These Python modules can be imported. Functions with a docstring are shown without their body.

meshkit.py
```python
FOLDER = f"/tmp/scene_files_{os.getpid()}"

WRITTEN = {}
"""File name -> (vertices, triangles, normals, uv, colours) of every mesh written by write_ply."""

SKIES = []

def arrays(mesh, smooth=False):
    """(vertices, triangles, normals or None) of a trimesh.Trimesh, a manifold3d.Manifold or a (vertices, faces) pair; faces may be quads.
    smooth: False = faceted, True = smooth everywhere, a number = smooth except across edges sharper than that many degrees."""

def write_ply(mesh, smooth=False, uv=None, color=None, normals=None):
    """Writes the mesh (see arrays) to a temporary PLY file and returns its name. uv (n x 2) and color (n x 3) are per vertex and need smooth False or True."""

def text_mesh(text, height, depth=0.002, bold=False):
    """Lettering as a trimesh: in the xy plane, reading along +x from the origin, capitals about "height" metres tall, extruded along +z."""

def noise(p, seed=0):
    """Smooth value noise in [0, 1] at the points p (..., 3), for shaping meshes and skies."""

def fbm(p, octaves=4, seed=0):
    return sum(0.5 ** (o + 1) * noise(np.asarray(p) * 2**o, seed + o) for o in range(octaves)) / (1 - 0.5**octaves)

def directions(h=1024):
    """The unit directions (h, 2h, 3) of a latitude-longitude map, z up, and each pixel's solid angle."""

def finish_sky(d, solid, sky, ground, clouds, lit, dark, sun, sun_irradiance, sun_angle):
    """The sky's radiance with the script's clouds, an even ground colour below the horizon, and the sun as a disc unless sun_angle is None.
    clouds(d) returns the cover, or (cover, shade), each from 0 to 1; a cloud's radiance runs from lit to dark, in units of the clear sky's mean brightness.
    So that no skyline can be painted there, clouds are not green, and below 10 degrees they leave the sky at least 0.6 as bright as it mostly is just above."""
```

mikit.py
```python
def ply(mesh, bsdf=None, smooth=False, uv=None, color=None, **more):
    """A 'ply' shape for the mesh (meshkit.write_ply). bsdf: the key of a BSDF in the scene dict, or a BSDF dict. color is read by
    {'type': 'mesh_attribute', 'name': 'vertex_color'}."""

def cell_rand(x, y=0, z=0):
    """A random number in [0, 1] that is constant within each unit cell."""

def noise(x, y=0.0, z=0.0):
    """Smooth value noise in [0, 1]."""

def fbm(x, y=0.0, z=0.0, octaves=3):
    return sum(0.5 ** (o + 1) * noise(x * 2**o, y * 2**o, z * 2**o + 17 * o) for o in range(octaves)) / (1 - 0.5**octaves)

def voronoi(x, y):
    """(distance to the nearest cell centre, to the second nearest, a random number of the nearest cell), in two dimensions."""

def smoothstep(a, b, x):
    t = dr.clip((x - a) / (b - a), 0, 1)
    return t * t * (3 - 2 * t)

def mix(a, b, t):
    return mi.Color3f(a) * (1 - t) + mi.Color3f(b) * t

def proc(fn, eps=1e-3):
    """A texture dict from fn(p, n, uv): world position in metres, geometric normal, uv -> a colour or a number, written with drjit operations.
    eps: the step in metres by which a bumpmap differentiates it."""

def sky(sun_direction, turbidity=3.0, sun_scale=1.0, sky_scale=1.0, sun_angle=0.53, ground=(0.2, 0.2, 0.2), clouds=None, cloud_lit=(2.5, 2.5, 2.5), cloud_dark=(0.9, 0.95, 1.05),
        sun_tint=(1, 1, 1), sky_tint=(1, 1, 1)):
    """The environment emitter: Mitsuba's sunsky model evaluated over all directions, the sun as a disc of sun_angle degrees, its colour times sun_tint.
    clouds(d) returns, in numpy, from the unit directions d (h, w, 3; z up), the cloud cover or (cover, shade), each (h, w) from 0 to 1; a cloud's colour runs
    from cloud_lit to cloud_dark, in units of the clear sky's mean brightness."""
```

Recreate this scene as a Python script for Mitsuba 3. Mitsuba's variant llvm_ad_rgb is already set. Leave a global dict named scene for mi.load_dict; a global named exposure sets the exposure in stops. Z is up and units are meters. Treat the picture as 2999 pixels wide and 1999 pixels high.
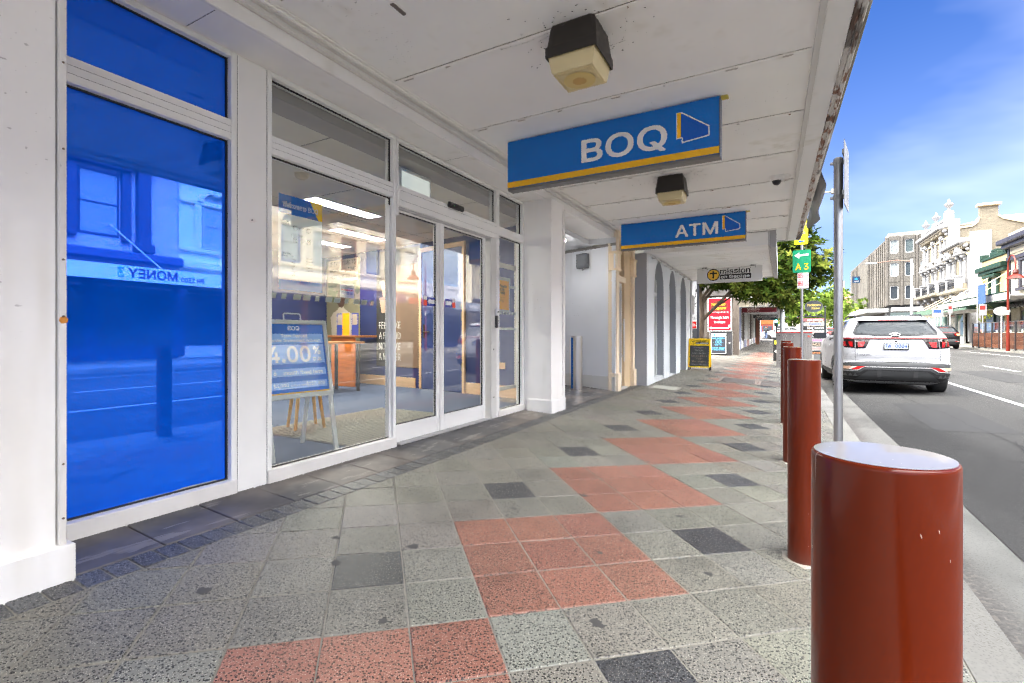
import math, random
import numpy as np, trimesh, manifold3d as m3, drjit as dr, mitsuba as mi
import shapely.geometry as sg
from shapely import affinity
import mikit, meshkit
from mikit import noise, fbm, voronoi, cell_rand, smoothstep, mix

T = mi.ScalarTransform4f
scene, labels = {}, {}

# ------------------------------------------------------------------ camera, sky, exposure
CAMZ = 1.143
YAW = math.radians(29.059)
W_, H_ = 1024, 683
FPX = 485.0
cam_dir = (-math.sin(YAW), math.cos(YAW), 0.0)
scene['camera'] = {
    'type': 'perspective', 'fov': math.degrees(2 * math.atan(512 / FPX)), 'fov_axis': 'x',
    'to_world': T().look_at(origin=[0, 0, CAMZ], target=[cam_dir[0], cam_dir[1], CAMZ], up=[0, 0, 1]),
    'principal_point_offset_x': 0.0, 'principal_point_offset_y': (341.5 - 335.24) / 683.0,
    'near_clip': 0.05, 'far_clip': 3000.0}


def clouds(d):
    """a clear blue gap ahead with haze and small wisps low down; elsewhere bright broken cloud, as the soft light in the street implies"""
    z = np.clip(d[..., 2], 0.02, 1)
    p = np.stack([d[..., 0] / (z + .35), d[..., 1] / (z + .35), z * 0 + 3.1], -1)
    n = meshkit.fbm(p * np.array([1.3, 2.4, 1]), 6, 4)
    gap = d[..., 0] * .22 + d[..., 1] * .90 + d[..., 2] * .375
    open_ = np.clip((gap - .45) / .35, 0, 1)
    open_ = open_ * open_ * (3 - 2 * open_)
    bank = np.clip((n - .30) * 3.0, .35, 1)
    wisps = np.clip((n - .50) * 2.2, 0, .5)
    low = np.clip(1 - z / .62, 0, 1) ** 2.2
    high = np.clip((z - .31) / .10, 0, 1)
    high = high * high * (3 - 2 * high)
    c = np.clip((1 - open_) * bank * high + open_ * wisps * .045 + low * .036, 0, .97)
    return c, np.clip(.9 * (.55 - n), 0, .6)


scene['sky'] = mikit.sky((-0.68, -0.14, 0.72), turbidity=2.2, sun_scale=0.13, sun_angle=46.0, sky_scale=0.078, sky_tint=(.46, .80, 1.45), sun_tint=(.92, 1.0, 1.05),
                         ground=(.22, .22, .22), clouds=clouds, cloud_lit=(47, 46.6, 45.8), cloud_dark=(34, 33.7, 33.2))
exposure = 5.75


# ------------------------------------------------------------------ helpers
def uniq(name):
    if name not in scene and name not in labels:
        return name
    k = 1
    while f'{name}_{k:03d}' in scene or f'{name}_{k:03d}' in labels:
        k += 1
    return f'{name}_{k:03d}'


def pack(c):
    r, g, b = (int(round(min(max(x, 0), 1) ** (1 / 2.2) * 250)) + 2 for x in c)
    return float(r * 65536 + g * 256 + b) + .5


def srgb(r, g, b):
    f = lambda v: ((v / 255 + .055) / 1.055) ** 2.4 if v > 10 else v / 255 / 12.92
    return (f(r), f(g), f(b))


def shape(mesh, color=(.8, .8, .8), rough=.5, metal=0.0, mat='paint', smooth=False):
    if hasattr(mesh, 'to_mesh'):
        q = mesh.to_mesh()
        mesh = trimesh.Trimesh(q.vert_properties[:, :3], q.tri_verts, process=False)
    if mat in ('glass', 'emit', 'lit'):
        return mikit.ply(mesh, mat, smooth=smooth)
    if smooth not in (False, True):
        mesh = trimesh.graph.smooth_shade(mesh, angle=math.radians(smooth), facet_minarea=None)
        smooth = True
    uv = np.tile([pack(color), round(rough, 2) + 10 * metal], (len(mesh.vertices), 1))
    return mikit.ply(mesh, mat, smooth=smooth, uv=uv)


def put(key, mesh, color=(.8, .8, .8), rough=.5, metal=0.0, mat='paint', smooth=False):
    scene[key] = shape(mesh, color, rough, metal, mat, smooth)
    return key


def part(parent, name, mesh, color=(.8, .8, .8), rough=.5, label=None, **k):
    key = put(uniq(f'{parent}__{name}'), mesh, color, rough, **k)
    if label:
        labels[key] = {'label': label}
    return key


def thing(name, label, cat, group=None):
    key = uniq(name)
    labels[key] = {'label': label, 'category': cat}
    if group:
        labels[key]['group'] = group
    return key


def solid(name, label, cat, mesh, color=(.8, .8, .8), rough=.5, group=None, **k):
    key = thing(name, label, cat, group)
    return put(key, mesh, color, rough, **k)


def structure(name, label, mesh, color=(.5, .5, .5), rough=.8, **k):
    put(name, mesh, color, rough, **k)
    labels[name] = {'label': label, 'kind': 'structure', 'category': name.replace('_', ' ')}
    return name


def stuff(key):
    labels.setdefault(key, {})['kind'] = 'stuff'


cat = trimesh.util.concatenate


def box(x0, x1, y0, y1, z0, z1, ch=0.0):
    x0, x1 = min(x0, x1), max(x0, x1)
    y0, y1 = min(y0, y1), max(y0, y1)
    z0, z1 = min(z0, z1), max(z0, z1)
    if ch <= 0:
        b = trimesh.creation.box(extents=[x1 - x0, y1 - y0, z1 - z0])
        b.apply_translation([(x0 + x1) / 2, (y0 + y1) / 2, (z0 + z1) / 2])
        return b
    ch = min(ch, .45 * min(x1 - x0, y1 - y0, z1 - z0))
    pts = []
    for sx, sy, sz in np.ndindex(2, 2, 2):
        for a in range(3):
            q = [(x0, x1)[sx], (y0, y1)[sy], (z0, z1)[sz]]
            for b in range(3):
                if b != a:
                    q[b] += ch * (1 - 2 * (sx, sy, sz)[b])
            pts.append(q)
    h = trimesh.convex.convex_hull(np.array(pts))
    return trimesh.Trimesh(h.vertices, h.faces, process=False)


def cyl(p0, p1, r0, r1=None, n=20, cap=True):
    """tapered tube from p0 to p1"""
    p0, p1 = np.array(p0, float), np.array(p1, float)
    r1 = r0 if r1 is None else r1
    z = (p1 - p0) / np.linalg.norm(p1 - p0)
    a = np.cross(z, [0, 0, 1] if abs(z[2]) < .9 else [1, 0, 0])
    a /= np.linalg.norm(a)
    b = np.cross(z, a)
    t = np.arange(n) * 2 * math.pi / n
    ring = np.cos(t)[:, None] * a + np.sin(t)[:, None] * b
    v = np.vstack([p0 + ring * r0, p1 + ring * r1, [p0], [p1]])
    i = np.arange(n)
    j = (i + 1) % n
    f = [np.stack([i, j, j + n], 1), np.stack([i, j + n, i + n], 1)]
    if cap:
        f += [np.stack([j, i, i * 0 + 2 * n], 1), np.stack([i + n, j + n, i * 0 + 2 * n + 1], 1)]
    return trimesh.Trimesh(v, np.vstack(f), process=False)


def tube(pts, radii, n=8):
    """a polyline with radii, mitred"""
    p = np.asarray(pts, float)
    radii = np.broadcast_to(radii, (len(p),))
    t = np.gradient(p, axis=0)
    t /= np.linalg.norm(t, axis=1, keepdims=True) + 1e-12
    a = np.cross(t, [0.31, 0.2, 0.93])
    a /= np.linalg.norm(a, axis=1, keepdims=True) + 1e-12
    b = np.cross(t, a)
    th = np.arange(n) * 2 * math.pi / n
    v = (p[:, None] + radii[:, None, None] * (np.cos(th)[None, :, None] * a[:, None] + np.sin(th)[None, :, None] * b[:, None])).reshape(-1, 3)
    i, j = np.meshgrid(np.arange(len(p) - 1), np.arange(n), indexing='ij')
    q = np.stack([i * n + j, i * n + (j + 1) % n, (i + 1) * n + (j + 1) % n, (i + 1) * n + j], -1).reshape(-1, 4)
    f = np.vstack([q[:, [0, 1, 2]], q[:, [0, 2, 3]]])
    c0, c1 = len(v), len(v) + 1
    v = np.vstack([v, p[:1], p[-1:]])
    jj = np.arange(n)
    f = np.vstack([f, np.stack([(jj + 1) % n, jj, jj * 0 + c0], 1), np.stack([jj + (len(p) - 1) * n, (jj + 1) % n + (len(p) - 1) * n, jj * 0 + c1], 1)])
    return trimesh.Trimesh(v, f, process=False)


def lathe(profile, center, n=20):
    """profile [(r, z)] from bottom to top about a vertical axis"""
    pr = np.array(profile, float)
    th = np.arange(n) * 2 * math.pi / n
    v = np.stack([pr[:, None, 0] * np.cos(th), pr[:, None, 0] * np.sin(th), np.repeat(pr[:, 1:2], n, 1)], -1).reshape(-1, 3) + np.array(center, float)
    i, j = np.meshgrid(np.arange(len(pr) - 1), np.arange(n), indexing='ij')
    q = np.stack([i * n + j, i * n + (j + 1) % n, (i + 1) * n + (j + 1) % n, (i + 1) * n + j], -1).reshape(-1, 4)
    f = np.vstack([q[:, [0, 1, 2]], q[:, [0, 2, 3]]])
    jj = np.arange(n)
    v = np.vstack([v, [[center[0], center[1], center[2] + pr[0, 1]]], [[center[0], center[1], center[2] + pr[-1, 1]]]])
    f = np.vstack([f, np.stack([(jj + 1) % n, jj, jj * 0 + len(v) - 2], 1), np.stack([jj + (len(pr) - 1) * n, (jj + 1) % n + (len(pr) - 1) * n, jj * 0 + len(v) - 1], 1)])
    return trimesh.Trimesh(v, f, process=False)


def place(mesh, o, ex, ey, ez=None):
    """maps local x, y, z to o + x ex + y ey + z ez (ez: ex x ey)"""
    ex, ey = np.array(ex, float), np.array(ey, float)
    ez = np.cross(ex, ey) if ez is None else np.array(ez, float)
    m = np.eye(4)
    m[:3, 0], m[:3, 1], m[:3, 2], m[:3, 3] = ex, ey, ez, o
    out = mesh.copy()
    out.apply_transform(m)
    return out


def extrude(poly, depth):
    polys = getattr(poly, 'geoms', [poly])
    return cat([trimesh.creation.extrude_polygon(p, depth, engine='earcut') for p in polys if p.area > 1e-9])


X3, Y3, Z3 = np.eye(3)
TO_CAM = (X3, Z3)            # a face that looks along -y: local x = +x, local y = up
TO_STREET = (Y3, Z3)         # a face that looks along +x
TO_LEFT = (-Y3, Z3)          # a face that looks along -x
TO_BACK = (-X3, Z3)          # a face that looks along +y


def flat(poly, depth, o, frame):
    return place(extrude(poly, depth), o, *frame)


def rect(x0, y0, x1, y1):
    return sg.box(x0, y0, x1, y1)


def rrect(x0, y0, x1, y1, r):
    return sg.box(x0 + r, y0 + r, x1 - r, y1 - r).buffer(r, quad_segs=4)


def text(s, h, o, frame, align='l', bold=False, depth=.002, sx=1.0, slant=0.0, width=None):
    """lettering with its baseline starting at o"""
    m = meshkit.text_mesh(s, h, depth, bold)
    b = m.bounds
    w = b[1][0] - b[0][0]
    if width:
        sx = width / w
    k = {'l': -b[0][0], 'c': -(b[0][0] + b[1][0]) / 2, 'r': -b[1][0]}[align]
    v = m.vertices.copy()
    v[:, 0] = (v[:, 0] + k) * sx + slant * v[:, 1]
    m.vertices = v
    return place(m, o, *frame)


def rise(y):
    return .008 * np.maximum(np.asarray(y, float) - 9, 0)


def gs(x, y):
    """height of the near pavement"""
    return -.0573 * np.clip(x, -3.2, .8) + rise(y)


def road_z(x, y):
    t = np.clip((np.asarray(x, float) - 1.2) / 11, 0, 1)
    return np.interp(x, [.8, 1.187, 3.48, 6.5, 9.5, 12.3], [-.165, -.125, -.037, .035, .02, -.02]) + rise(y) * (1 - .65 * t)


def far_z(x, y):
    """height of the pavement across the road"""
    return .12 + .022 * (np.asarray(x, float) - 12.4) + .35 * rise(y)


def sheet(xs, ys, zf):
    xs, ys = np.asarray(xs, float), np.asarray(ys, float)
    gx, gy = np.meshgrid(xs, ys, indexing='ij')
    v = np.stack([gx, gy, zf(gx, gy)], -1).reshape(-1, 3)
    n = len(ys)
    i, j = np.meshgrid(np.arange(len(xs) - 1), np.arange(n - 1), indexing='ij')
    q = np.stack([i * n + j, (i + 1) * n + j, (i + 1) * n + j + 1, i * n + j + 1], -1).reshape(-1, 4)
    return trimesh.Trimesh(v, np.vstack([q[:, [0, 1, 2]], q[:, [0, 2, 3]]]), process=False)


def frame_yz(x0, x1, y0, y1, z0, z1, w, ch=.004):
    """a rectangular frame standing in a plane of constant x"""
    return cat([box(x0, x1, y0, y0 + w, z0, z1, ch), box(x0, x1, y1 - w, y1, z0, z1, ch), box(x0 + .001, x1 - .001, y0 + w, y1 - w, z0, z0 + w, ch), box(x0 + .001, x1 - .001, y0 + w, y1 - w, z1 - w, z1, ch)])


def frame_xz(y0, y1, x0, x1, z0, z1, w, ch=.004):
    return cat([box(x0, x0 + w, y0, y1, z0, z1, ch), box(x1 - w, x1, y0, y1, z0, z1, ch), box(x0 + w, x1 - w, y0 + .001, y1 - .001, z0, z0 + w, ch), box(x0 + w, x1 - w, y0 + .001, y1 - .001, z1 - w, z1, ch)])


def pane_yz(x, y0, y1, z0, z1):
    return trimesh.Trimesh([[x, y0, z0], [x, y1, z0], [x, y1, z1], [x, y0, z1]], [[0, 1, 2], [0, 2, 3]], process=False)


def pane_xz(y, x0, x1, z0, z1):
    return trimesh.Trimesh([[x0, y, z0], [x1, y, z0], [x1, y, z1], [x0, y, z1]], [[0, 1, 2], [0, 2, 3]], process=False)


# ------------------------------------------------------------------ materials
def unpack(uv):
    p = dr.floor(uv.x)
    r = dr.floor(p / 65536)
    g = dr.floor((p - r * 65536) / 256)
    b = p - r * 65536 - g * 256
    f = lambda v: dr.power(dr.clip((v - 2) / 250, 0, 1), 2.2)
    return mi.Color3f(f(r), f(g), f(b))


def tex_rough(p, n, uv):
    return dr.clip(uv.y - 10 * dr.floor(uv.y / 10), .02, 1)


def tex_metal(p, n, uv):
    return dr.clip(dr.floor(uv.y / 10), 0, 1)


def tex_paint(p, n, uv):
    return unpack(uv) * (.93 + .12 * fbm(p.x * 3.1, p.y * 3.1, p.z * 3.1, 3))


def tex_dirty(p, n, uv):
    """painted render with faint stains, drips and specks"""
    c = unpack(uv)
    big = fbm(p.x * .9, p.y * .9, p.z * .7 + 5, 4)
    streak = fbm(p.x * 9, p.y * 9, p.z * .8, 3)
    v = .90 + .16 * (big - .5) * 1.2 + .08
    stain = smoothstep(.58, .80, big * .6 + streak * .4)
    speck = smoothstep(.88, .92, noise(p.x * 70, p.y * 70, p.z * 70)) * smoothstep(.62, .8, noise(p.x * 3.2, p.y * 3.2, p.z * 3.2))
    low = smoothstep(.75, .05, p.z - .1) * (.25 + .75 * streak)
    c = c * v
    c = mix(c, c * mi.Color3f(.80, .77, .70), stain * .8)
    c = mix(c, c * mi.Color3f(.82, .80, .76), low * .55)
    return mix(c, mi.Color3f(.12, .11, .10), speck * .45)


def tex_terrazzo(p, n, uv):
    """ground paver: matrix colour with dark chips and pale specks"""
    c = unpack(uv)
    wob = noise(p.x * 40, p.y * 40) * .35
    d1, d2, r = voronoi(p.x * 105 + wob, p.y * 105 - wob)
    chip = smoothstep(.40, .30, d1 * (.75 + .7 * r)) * dr.select(cell_rand(r * 977.0, r * 313.0) > .36, 1.0, 0.0)
    w1, w2, r2 = voronoi(p.x * 190 + 7, p.y * 190)
    pale = smoothstep(.30, .18, w1) * dr.select(r2 > .72, 1.0, 0.0)
    brown = smoothstep(.34, .22, w1) * dr.select(r2 < .10, 1.0, 0.0)
    wear = fbm(p.x * 1.3, p.y * 1.3, 2.0, 4)
    c = c * (.77 + .50 * wear)
    c = mix(c, mi.Color3f(.62, .58, .50), pale * .55)
    c = mix(c, mi.Color3f(.20, .13, .08), brown * .5)
    dark = smoothstep(.62, .80, fbm(p.x * 3.7, p.y * 3.7, 9.0, 3))
    c = c * (1 - .2 * dark)
    return mix(c, mi.Color3f(.006, .006, .007), chip * .92)


def tex_asphalt(p, n, uv):
    g = noise(p.x * 210, p.y * 210)
    w1, w2, r = voronoi(p.x * 120, p.y * 120)
    big = fbm(p.x * .35, p.y * .12, 1.0, 4)
    patch = fbm(p.x * 1.8, p.y * .7, 4.0, 3)
    v = .046 * (.58 + .8 * g) * (.66 + .68 * big)
    v = v + .06 * smoothstep(.25, .12, w1) * dr.select(r > .72, 1.0, 0.0)
    scuff = smoothstep(.70, .80, fbm(p.x * 3.5, p.y * 9.0, 3.0, 3)) * smoothstep(.5, .7, patch)
    oil = smoothstep(.60, .74, fbm(p.x * .8 + 4, p.y * .22, 6.0, 4))
    v = v * (1 - .35 * scuff) * (1 - .30 * oil)
    return mi.Color3f(v, v * .99, v * .965)


def tex_concrete(p, n, uv):
    c = unpack(uv)
    big = fbm(p.x * 1.1, p.y * 1.1, p.z * 1.1, 4)
    g = noise(p.x * 130, p.y * 130, p.z * 130)
    w1, w2, r = voronoi(p.x * 85 + p.z * 31, p.y * 85)
    agg = smoothstep(.38, .25, w1) * dr.select(r > .55, 1.0, 0.0)
    streak = fbm(p.x * 2.5, p.y * 2.5, p.z * .35, 3)
    c = c * (.74 + .36 * big + .16 * g)
    c = c * (1 - .24 * smoothstep(.45, .75, streak))
    return mix(c, c * .62, agg * .55)


def tex_gutter(p, n, uv):
    """concrete gutter with damp grime lying along its low side"""
    c = tex_concrete(p, n, uv)
    edge = smoothstep(1.03, .86, p.x + .10 * (fbm(p.y * 2.2, p.x * 3, 1.0, 3) - .5))
    lit = smoothstep(.62, .75, noise(p.x * 60, p.y * 60))
    g = mi.Color3f(.075, .070, .066) * (.7 + .6 * noise(p.x * 90, p.y * 90))
    return mix(c, mix(g, mi.Color3f(.22, .19, .16), lit * .25), edge * .8)


def tex_slate(p, n, uv):
    c = unpack(uv)
    a = fbm(p.x * 2.1, p.y * 2.1, 6.0, 4)
    b = fbm(p.x * 11, p.y * 11, 3.0, 3)
    c = mix(c * .8, mi.Color3f(.135, .118, .105), smoothstep(.35, .7, a))
    scr = smoothstep(.66, .74, fbm(p.x * 24, p.y * 5, 1.0, 3))
    return mix(c * (.72 + .5 * b), mi.Color3f(.32, .30, .28), scr * .28)


def tex_brick(p, n, uv):
    """far painted brickwork: courses of fine relief"""
    c = unpack(uv)
    u = (p.x + p.y) / .24
    row = dr.floor(p.z / .086)
    u = u + .5 * (row - 2 * dr.floor(row / 2))
    fz = p.z / .086 - row
    fu = u - dr.floor(u)
    joint = dr.maximum(smoothstep(.12, .04, fz), smoothstep(.06, .02, fu))
    r = cell_rand(dr.floor(u), row, 3)
    return c * (.86 + .2 * r) * (1 - .22 * joint) * (.9 + .2 * fbm(p.x, p.y, p.z, 3))


def tex_wood(p, n, uv):
    c = unpack(uv)
    g = fbm(p.x * 1.6 + p.y * 1.6, p.z * 34, (p.x - p.y) * 3, 4)
    b = fbm(p.x * .7 + p.y * .7, p.z * 4, 1.0, 3)
    return c * (.55 + .6 * g + .35 * b)


def tex_bark(p, n, uv):
    g = fbm(p.x * 22, p.y * 22, p.z * 6, 4)
    return mi.Color3f(.13, .10, .075) * (.5 + 1.0 * g)


def tex_leaf(p, n, uv):
    c = unpack(uv)
    r = noise(p.x * 5.3, p.y * 5.3, p.z * 5.3)
    q = noise(p.x * 23, p.y * 23, p.z * 23)
    c = mix(c * .7, c * mi.Color3f(1.55, 1.35, .8), r)
    return c * (.7 + .6 * q)


def tex_rust(p, n, uv):
    """canopy edge: flaking white paint, rust and dark gaps along it"""
    c = unpack(uv)
    a = fbm(p.x * 30, p.y * 7, p.z * 30, 4)
    b = fbm(p.x * 16, p.y * 3.2 + 9, p.z * 16, 4)
    r = smoothstep(.50, .62, a)
    k = smoothstep(.58, .68, b)
    c = mix(c, mi.Color3f(.20, .075, .03), r * .85)
    return mix(c, mi.Color3f(.05, .04, .034), k * .75)


def tex_moss(p, n, uv):
    """canopy fascia: pale paint with dark mould in slanting patches"""
    c = unpack(uv)
    s = p.y * 2.6 + p.z * 5.0
    a = fbm(s, p.x * 6, p.z * 9, 4) * .6 + .4 * smoothstep(.35, .65, fbm(p.y * .9, 1.0, 2.0, 2))
    c = c * (.85 + .25 * fbm(p.y * 5, p.z * 5, 1.0, 3))
    return mix(c, mi.Color3f(.075, .070, .035), smoothstep(.53, .68, a) * .65)


def tex_gloss(p, n, uv):
    """enamel with tiny chips"""
    c = unpack(uv)
    w1, w2, r = voronoi(p.z * 23 + p.x * 50, p.y * 50 + p.x * 23)
    chip = smoothstep(.045, .03, w1) * dr.select(r > .90, 1.0, 0.0)
    scr = smoothstep(.86, .90, fbm(p.z * 3 + 4, p.x * 60, p.y * 60, 2))
    c = c * (.92 + .14 * fbm(p.x * 4, p.y * 4, p.z * 4, 3))
    c = mix(c, mi.Color3f(.10, .075, .06), smoothstep(.16, -.04, p.z + .06) * (.3 + .6 * fbm(p.x * 25, p.y * 25, p.z * 25, 3)) * dr.select(p.x < .6, 1.0, 0.0))
    return mix(c, mi.Color3f(.55, .42, .36), dr.clip(chip * .6 + scr * .3, 0, 1))


def b_wall(p, n, uv):
    return .0016 * fbm(p.x * 24 + p.z * 3, p.y * 24, p.z * 24, 3)


def b_grain(p, n, uv):
    return .0012 * noise(p.x * 150, p.y * 150, p.z * 150) + .001 * noise(p.x * 60, p.y * 60, p.z * 60)


P_ = mikit.proc
ROUGH, METAL = P_(tex_rough), P_(tex_metal)


def princ(tex, rough=ROUGH, two=True, **k):
    b = {'type': 'principled', 'base_color': tex, 'roughness': rough, **k}
    return {'type': 'twosided', 'bsdf': b} if two else b


scene['paint'] = princ(P_(tex_paint), metallic=METAL, specular=.5)
scene['dirty'] = princ(P_(tex_dirty), specular=.4)
scene['terrazzo'] = princ(P_(tex_terrazzo), specular=.32)
scene['asphalt'] = {'type': 'bumpmap', 'arbitrary': P_(b_grain), 'scale': 1.0, 'bsdf': princ(P_(tex_asphalt), .85, specular=.25)}
scene['concrete'] = princ(P_(tex_concrete), .85, specular=.25)
scene['guttermat'] = princ(P_(tex_gutter), .8, specular=.3)
scene['slate'] = princ(P_(tex_slate), ROUGH, specular=.5)
scene['brickpaint'] = princ(P_(tex_brick), .8, specular=.3)
scene['wood'] = princ(P_(tex_wood), .55, specular=.4)
scene['bark'] = princ(P_(tex_bark), .9, specular=.2)
scene['leaf'] = {'type': 'principledthin', 'base_color': P_(tex_leaf), 'roughness': .32, 'diff_trans': .55, 'eta': 1.45, 'spec_tint': 0.0}
scene['rust'] = princ(P_(tex_rust), .8, specular=.3)
scene['moss'] = princ(P_(tex_moss), .8, specular=.3)
scene['gloss'] = princ(P_(tex_gloss), ROUGH, specular=.28, clearcoat=.12, clearcoat_gloss=.97)
scene['film'] = {'type': 'twosided', 'bsdf': {'type': 'blendbsdf', 'weight': .45,
    'coat': {'type': 'plastic', 'diffuse_reflectance': P_(lambda p, n, uv: unpack(uv) * (.94 + .1 * fbm(p.y * 5, p.z * 5, 1.0, 3))), 'int_ior': 1.6},
    'tint': {'type': 'conductor', 'material': 'none', 'specular_reflectance': {'type': 'rgb', 'value': [.03, .20, .92]}}}}
scene['darkglass'] = {'type': 'twosided', 'bsdf': {'type': 'plastic', 'diffuse_reflectance': P_(lambda p, n, uv: unpack(uv)), 'int_ior': 1.36}}
scene['glass'] = {'type': 'thindielectric', 'int_ior': 1.8, 'specular_transmittance': {'type': 'rgb', 'value': [.80, .82, .81]}}

scene['led_white'] = {'type': 'diffuse', 'reflectance': {'type': 'rgb', 'value': .5}}


def lamp_mesh(key, mesh, rgb):
    d = mikit.ply(mesh, 'led_white')
    d['emitter'] = {'type': 'area', 'radiance': {'type': 'rgb', 'value': list(rgb)}}
    scene[key] = d



# ------------------------------------------------------------------ the ground
YS = np.concatenate([np.linspace(-8, 30, 77), np.linspace(31, 180, 75)])
WHITE = (.74, .735, .72)
FRAMEC = (.75, .745, .715)
structure('ground', 'wide flat ground reaching out to the horizon beyond the street', sheet([-900, -300, -60, -3.6, 17, 60, 300, 900], [-300, -60, -8, 9, 60, 180, 400, 900], lambda x, y: -.9 + rise(np.clip(y, 0, 180)) * .6 + 0 * x), (.16, .155, .15), .95, mat='concrete')
structure('sidewalk', 'shaded pavement of grey, dark and terracotta ground pavers under the canopy', sheet([-3.9, -2.405, .578], YS, lambda x, y: gs(x, y) - .0035), (.19, .18, .155), .9, mat='concrete')
structure('road', 'grey asphalt road with white lane lines', sheet([1.187, 2.3, 3.48, 5, 6.5, 8, 9.5, 11, 12.3], YS, road_z), (.1, .1, .1), .9, mat='asphalt')
structure('kerb', 'pale concrete kerb along the near edge of the road', sheet([.40, .578], [-8, -7.9], lambda x, y: gs(x, y) - .05), (.42, .41, .38), .9, mat='concrete')
structure('gutter', 'concrete gutter with dark grime along the kerb', sheet([.76, 1.19], [-8, -7.9], lambda x, y: road_z(x, y) - .03), (.36, .355, .34), .9, mat='concrete')
structure('far_pavement', 'pale pavement across the road in front of the old shops', sheet([12.45, 14, 16.6], YS, far_z), (.17, .163, .152), .9, mat='concrete')
structure('far_kerb', 'concrete kerb on the far side of the road', cat([sheet([12.30, 12.301], YS, lambda x, y: np.where(np.asarray(x) > 12.3005, far_z(12.45, y), road_z(12.3, y) - .02)), sheet([12.301, 12.452], YS, lambda x, y: far_z(12.45, y) + .004)]), (.2, .195, .18), .9, mat='concrete')


def strip(prof, y0, y1, n=2):
    """a profile [(x, z)] carried along y, following the street's rise"""
    prof = np.array(prof, float)
    ys = np.linspace(y0, y1, n)
    v = np.stack([np.repeat(prof[:, :1], n, 1), np.repeat(ys[None], len(prof), 0), prof[:, 1:] + rise(ys)[None]], -1).reshape(-1, 3)
    i, j = np.meshgrid(np.arange(len(prof) - 1), np.arange(n - 1), indexing='ij')
    q = np.stack([i * n + j, (i + 1) * n + j, (i + 1) * n + j + 1, i * n + j + 1], -1).reshape(-1, 4)
    return trimesh.Trimesh(v, np.vstack([q[:, [0, 1, 2]], q[:, [0, 2, 3]]]), process=False)


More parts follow.
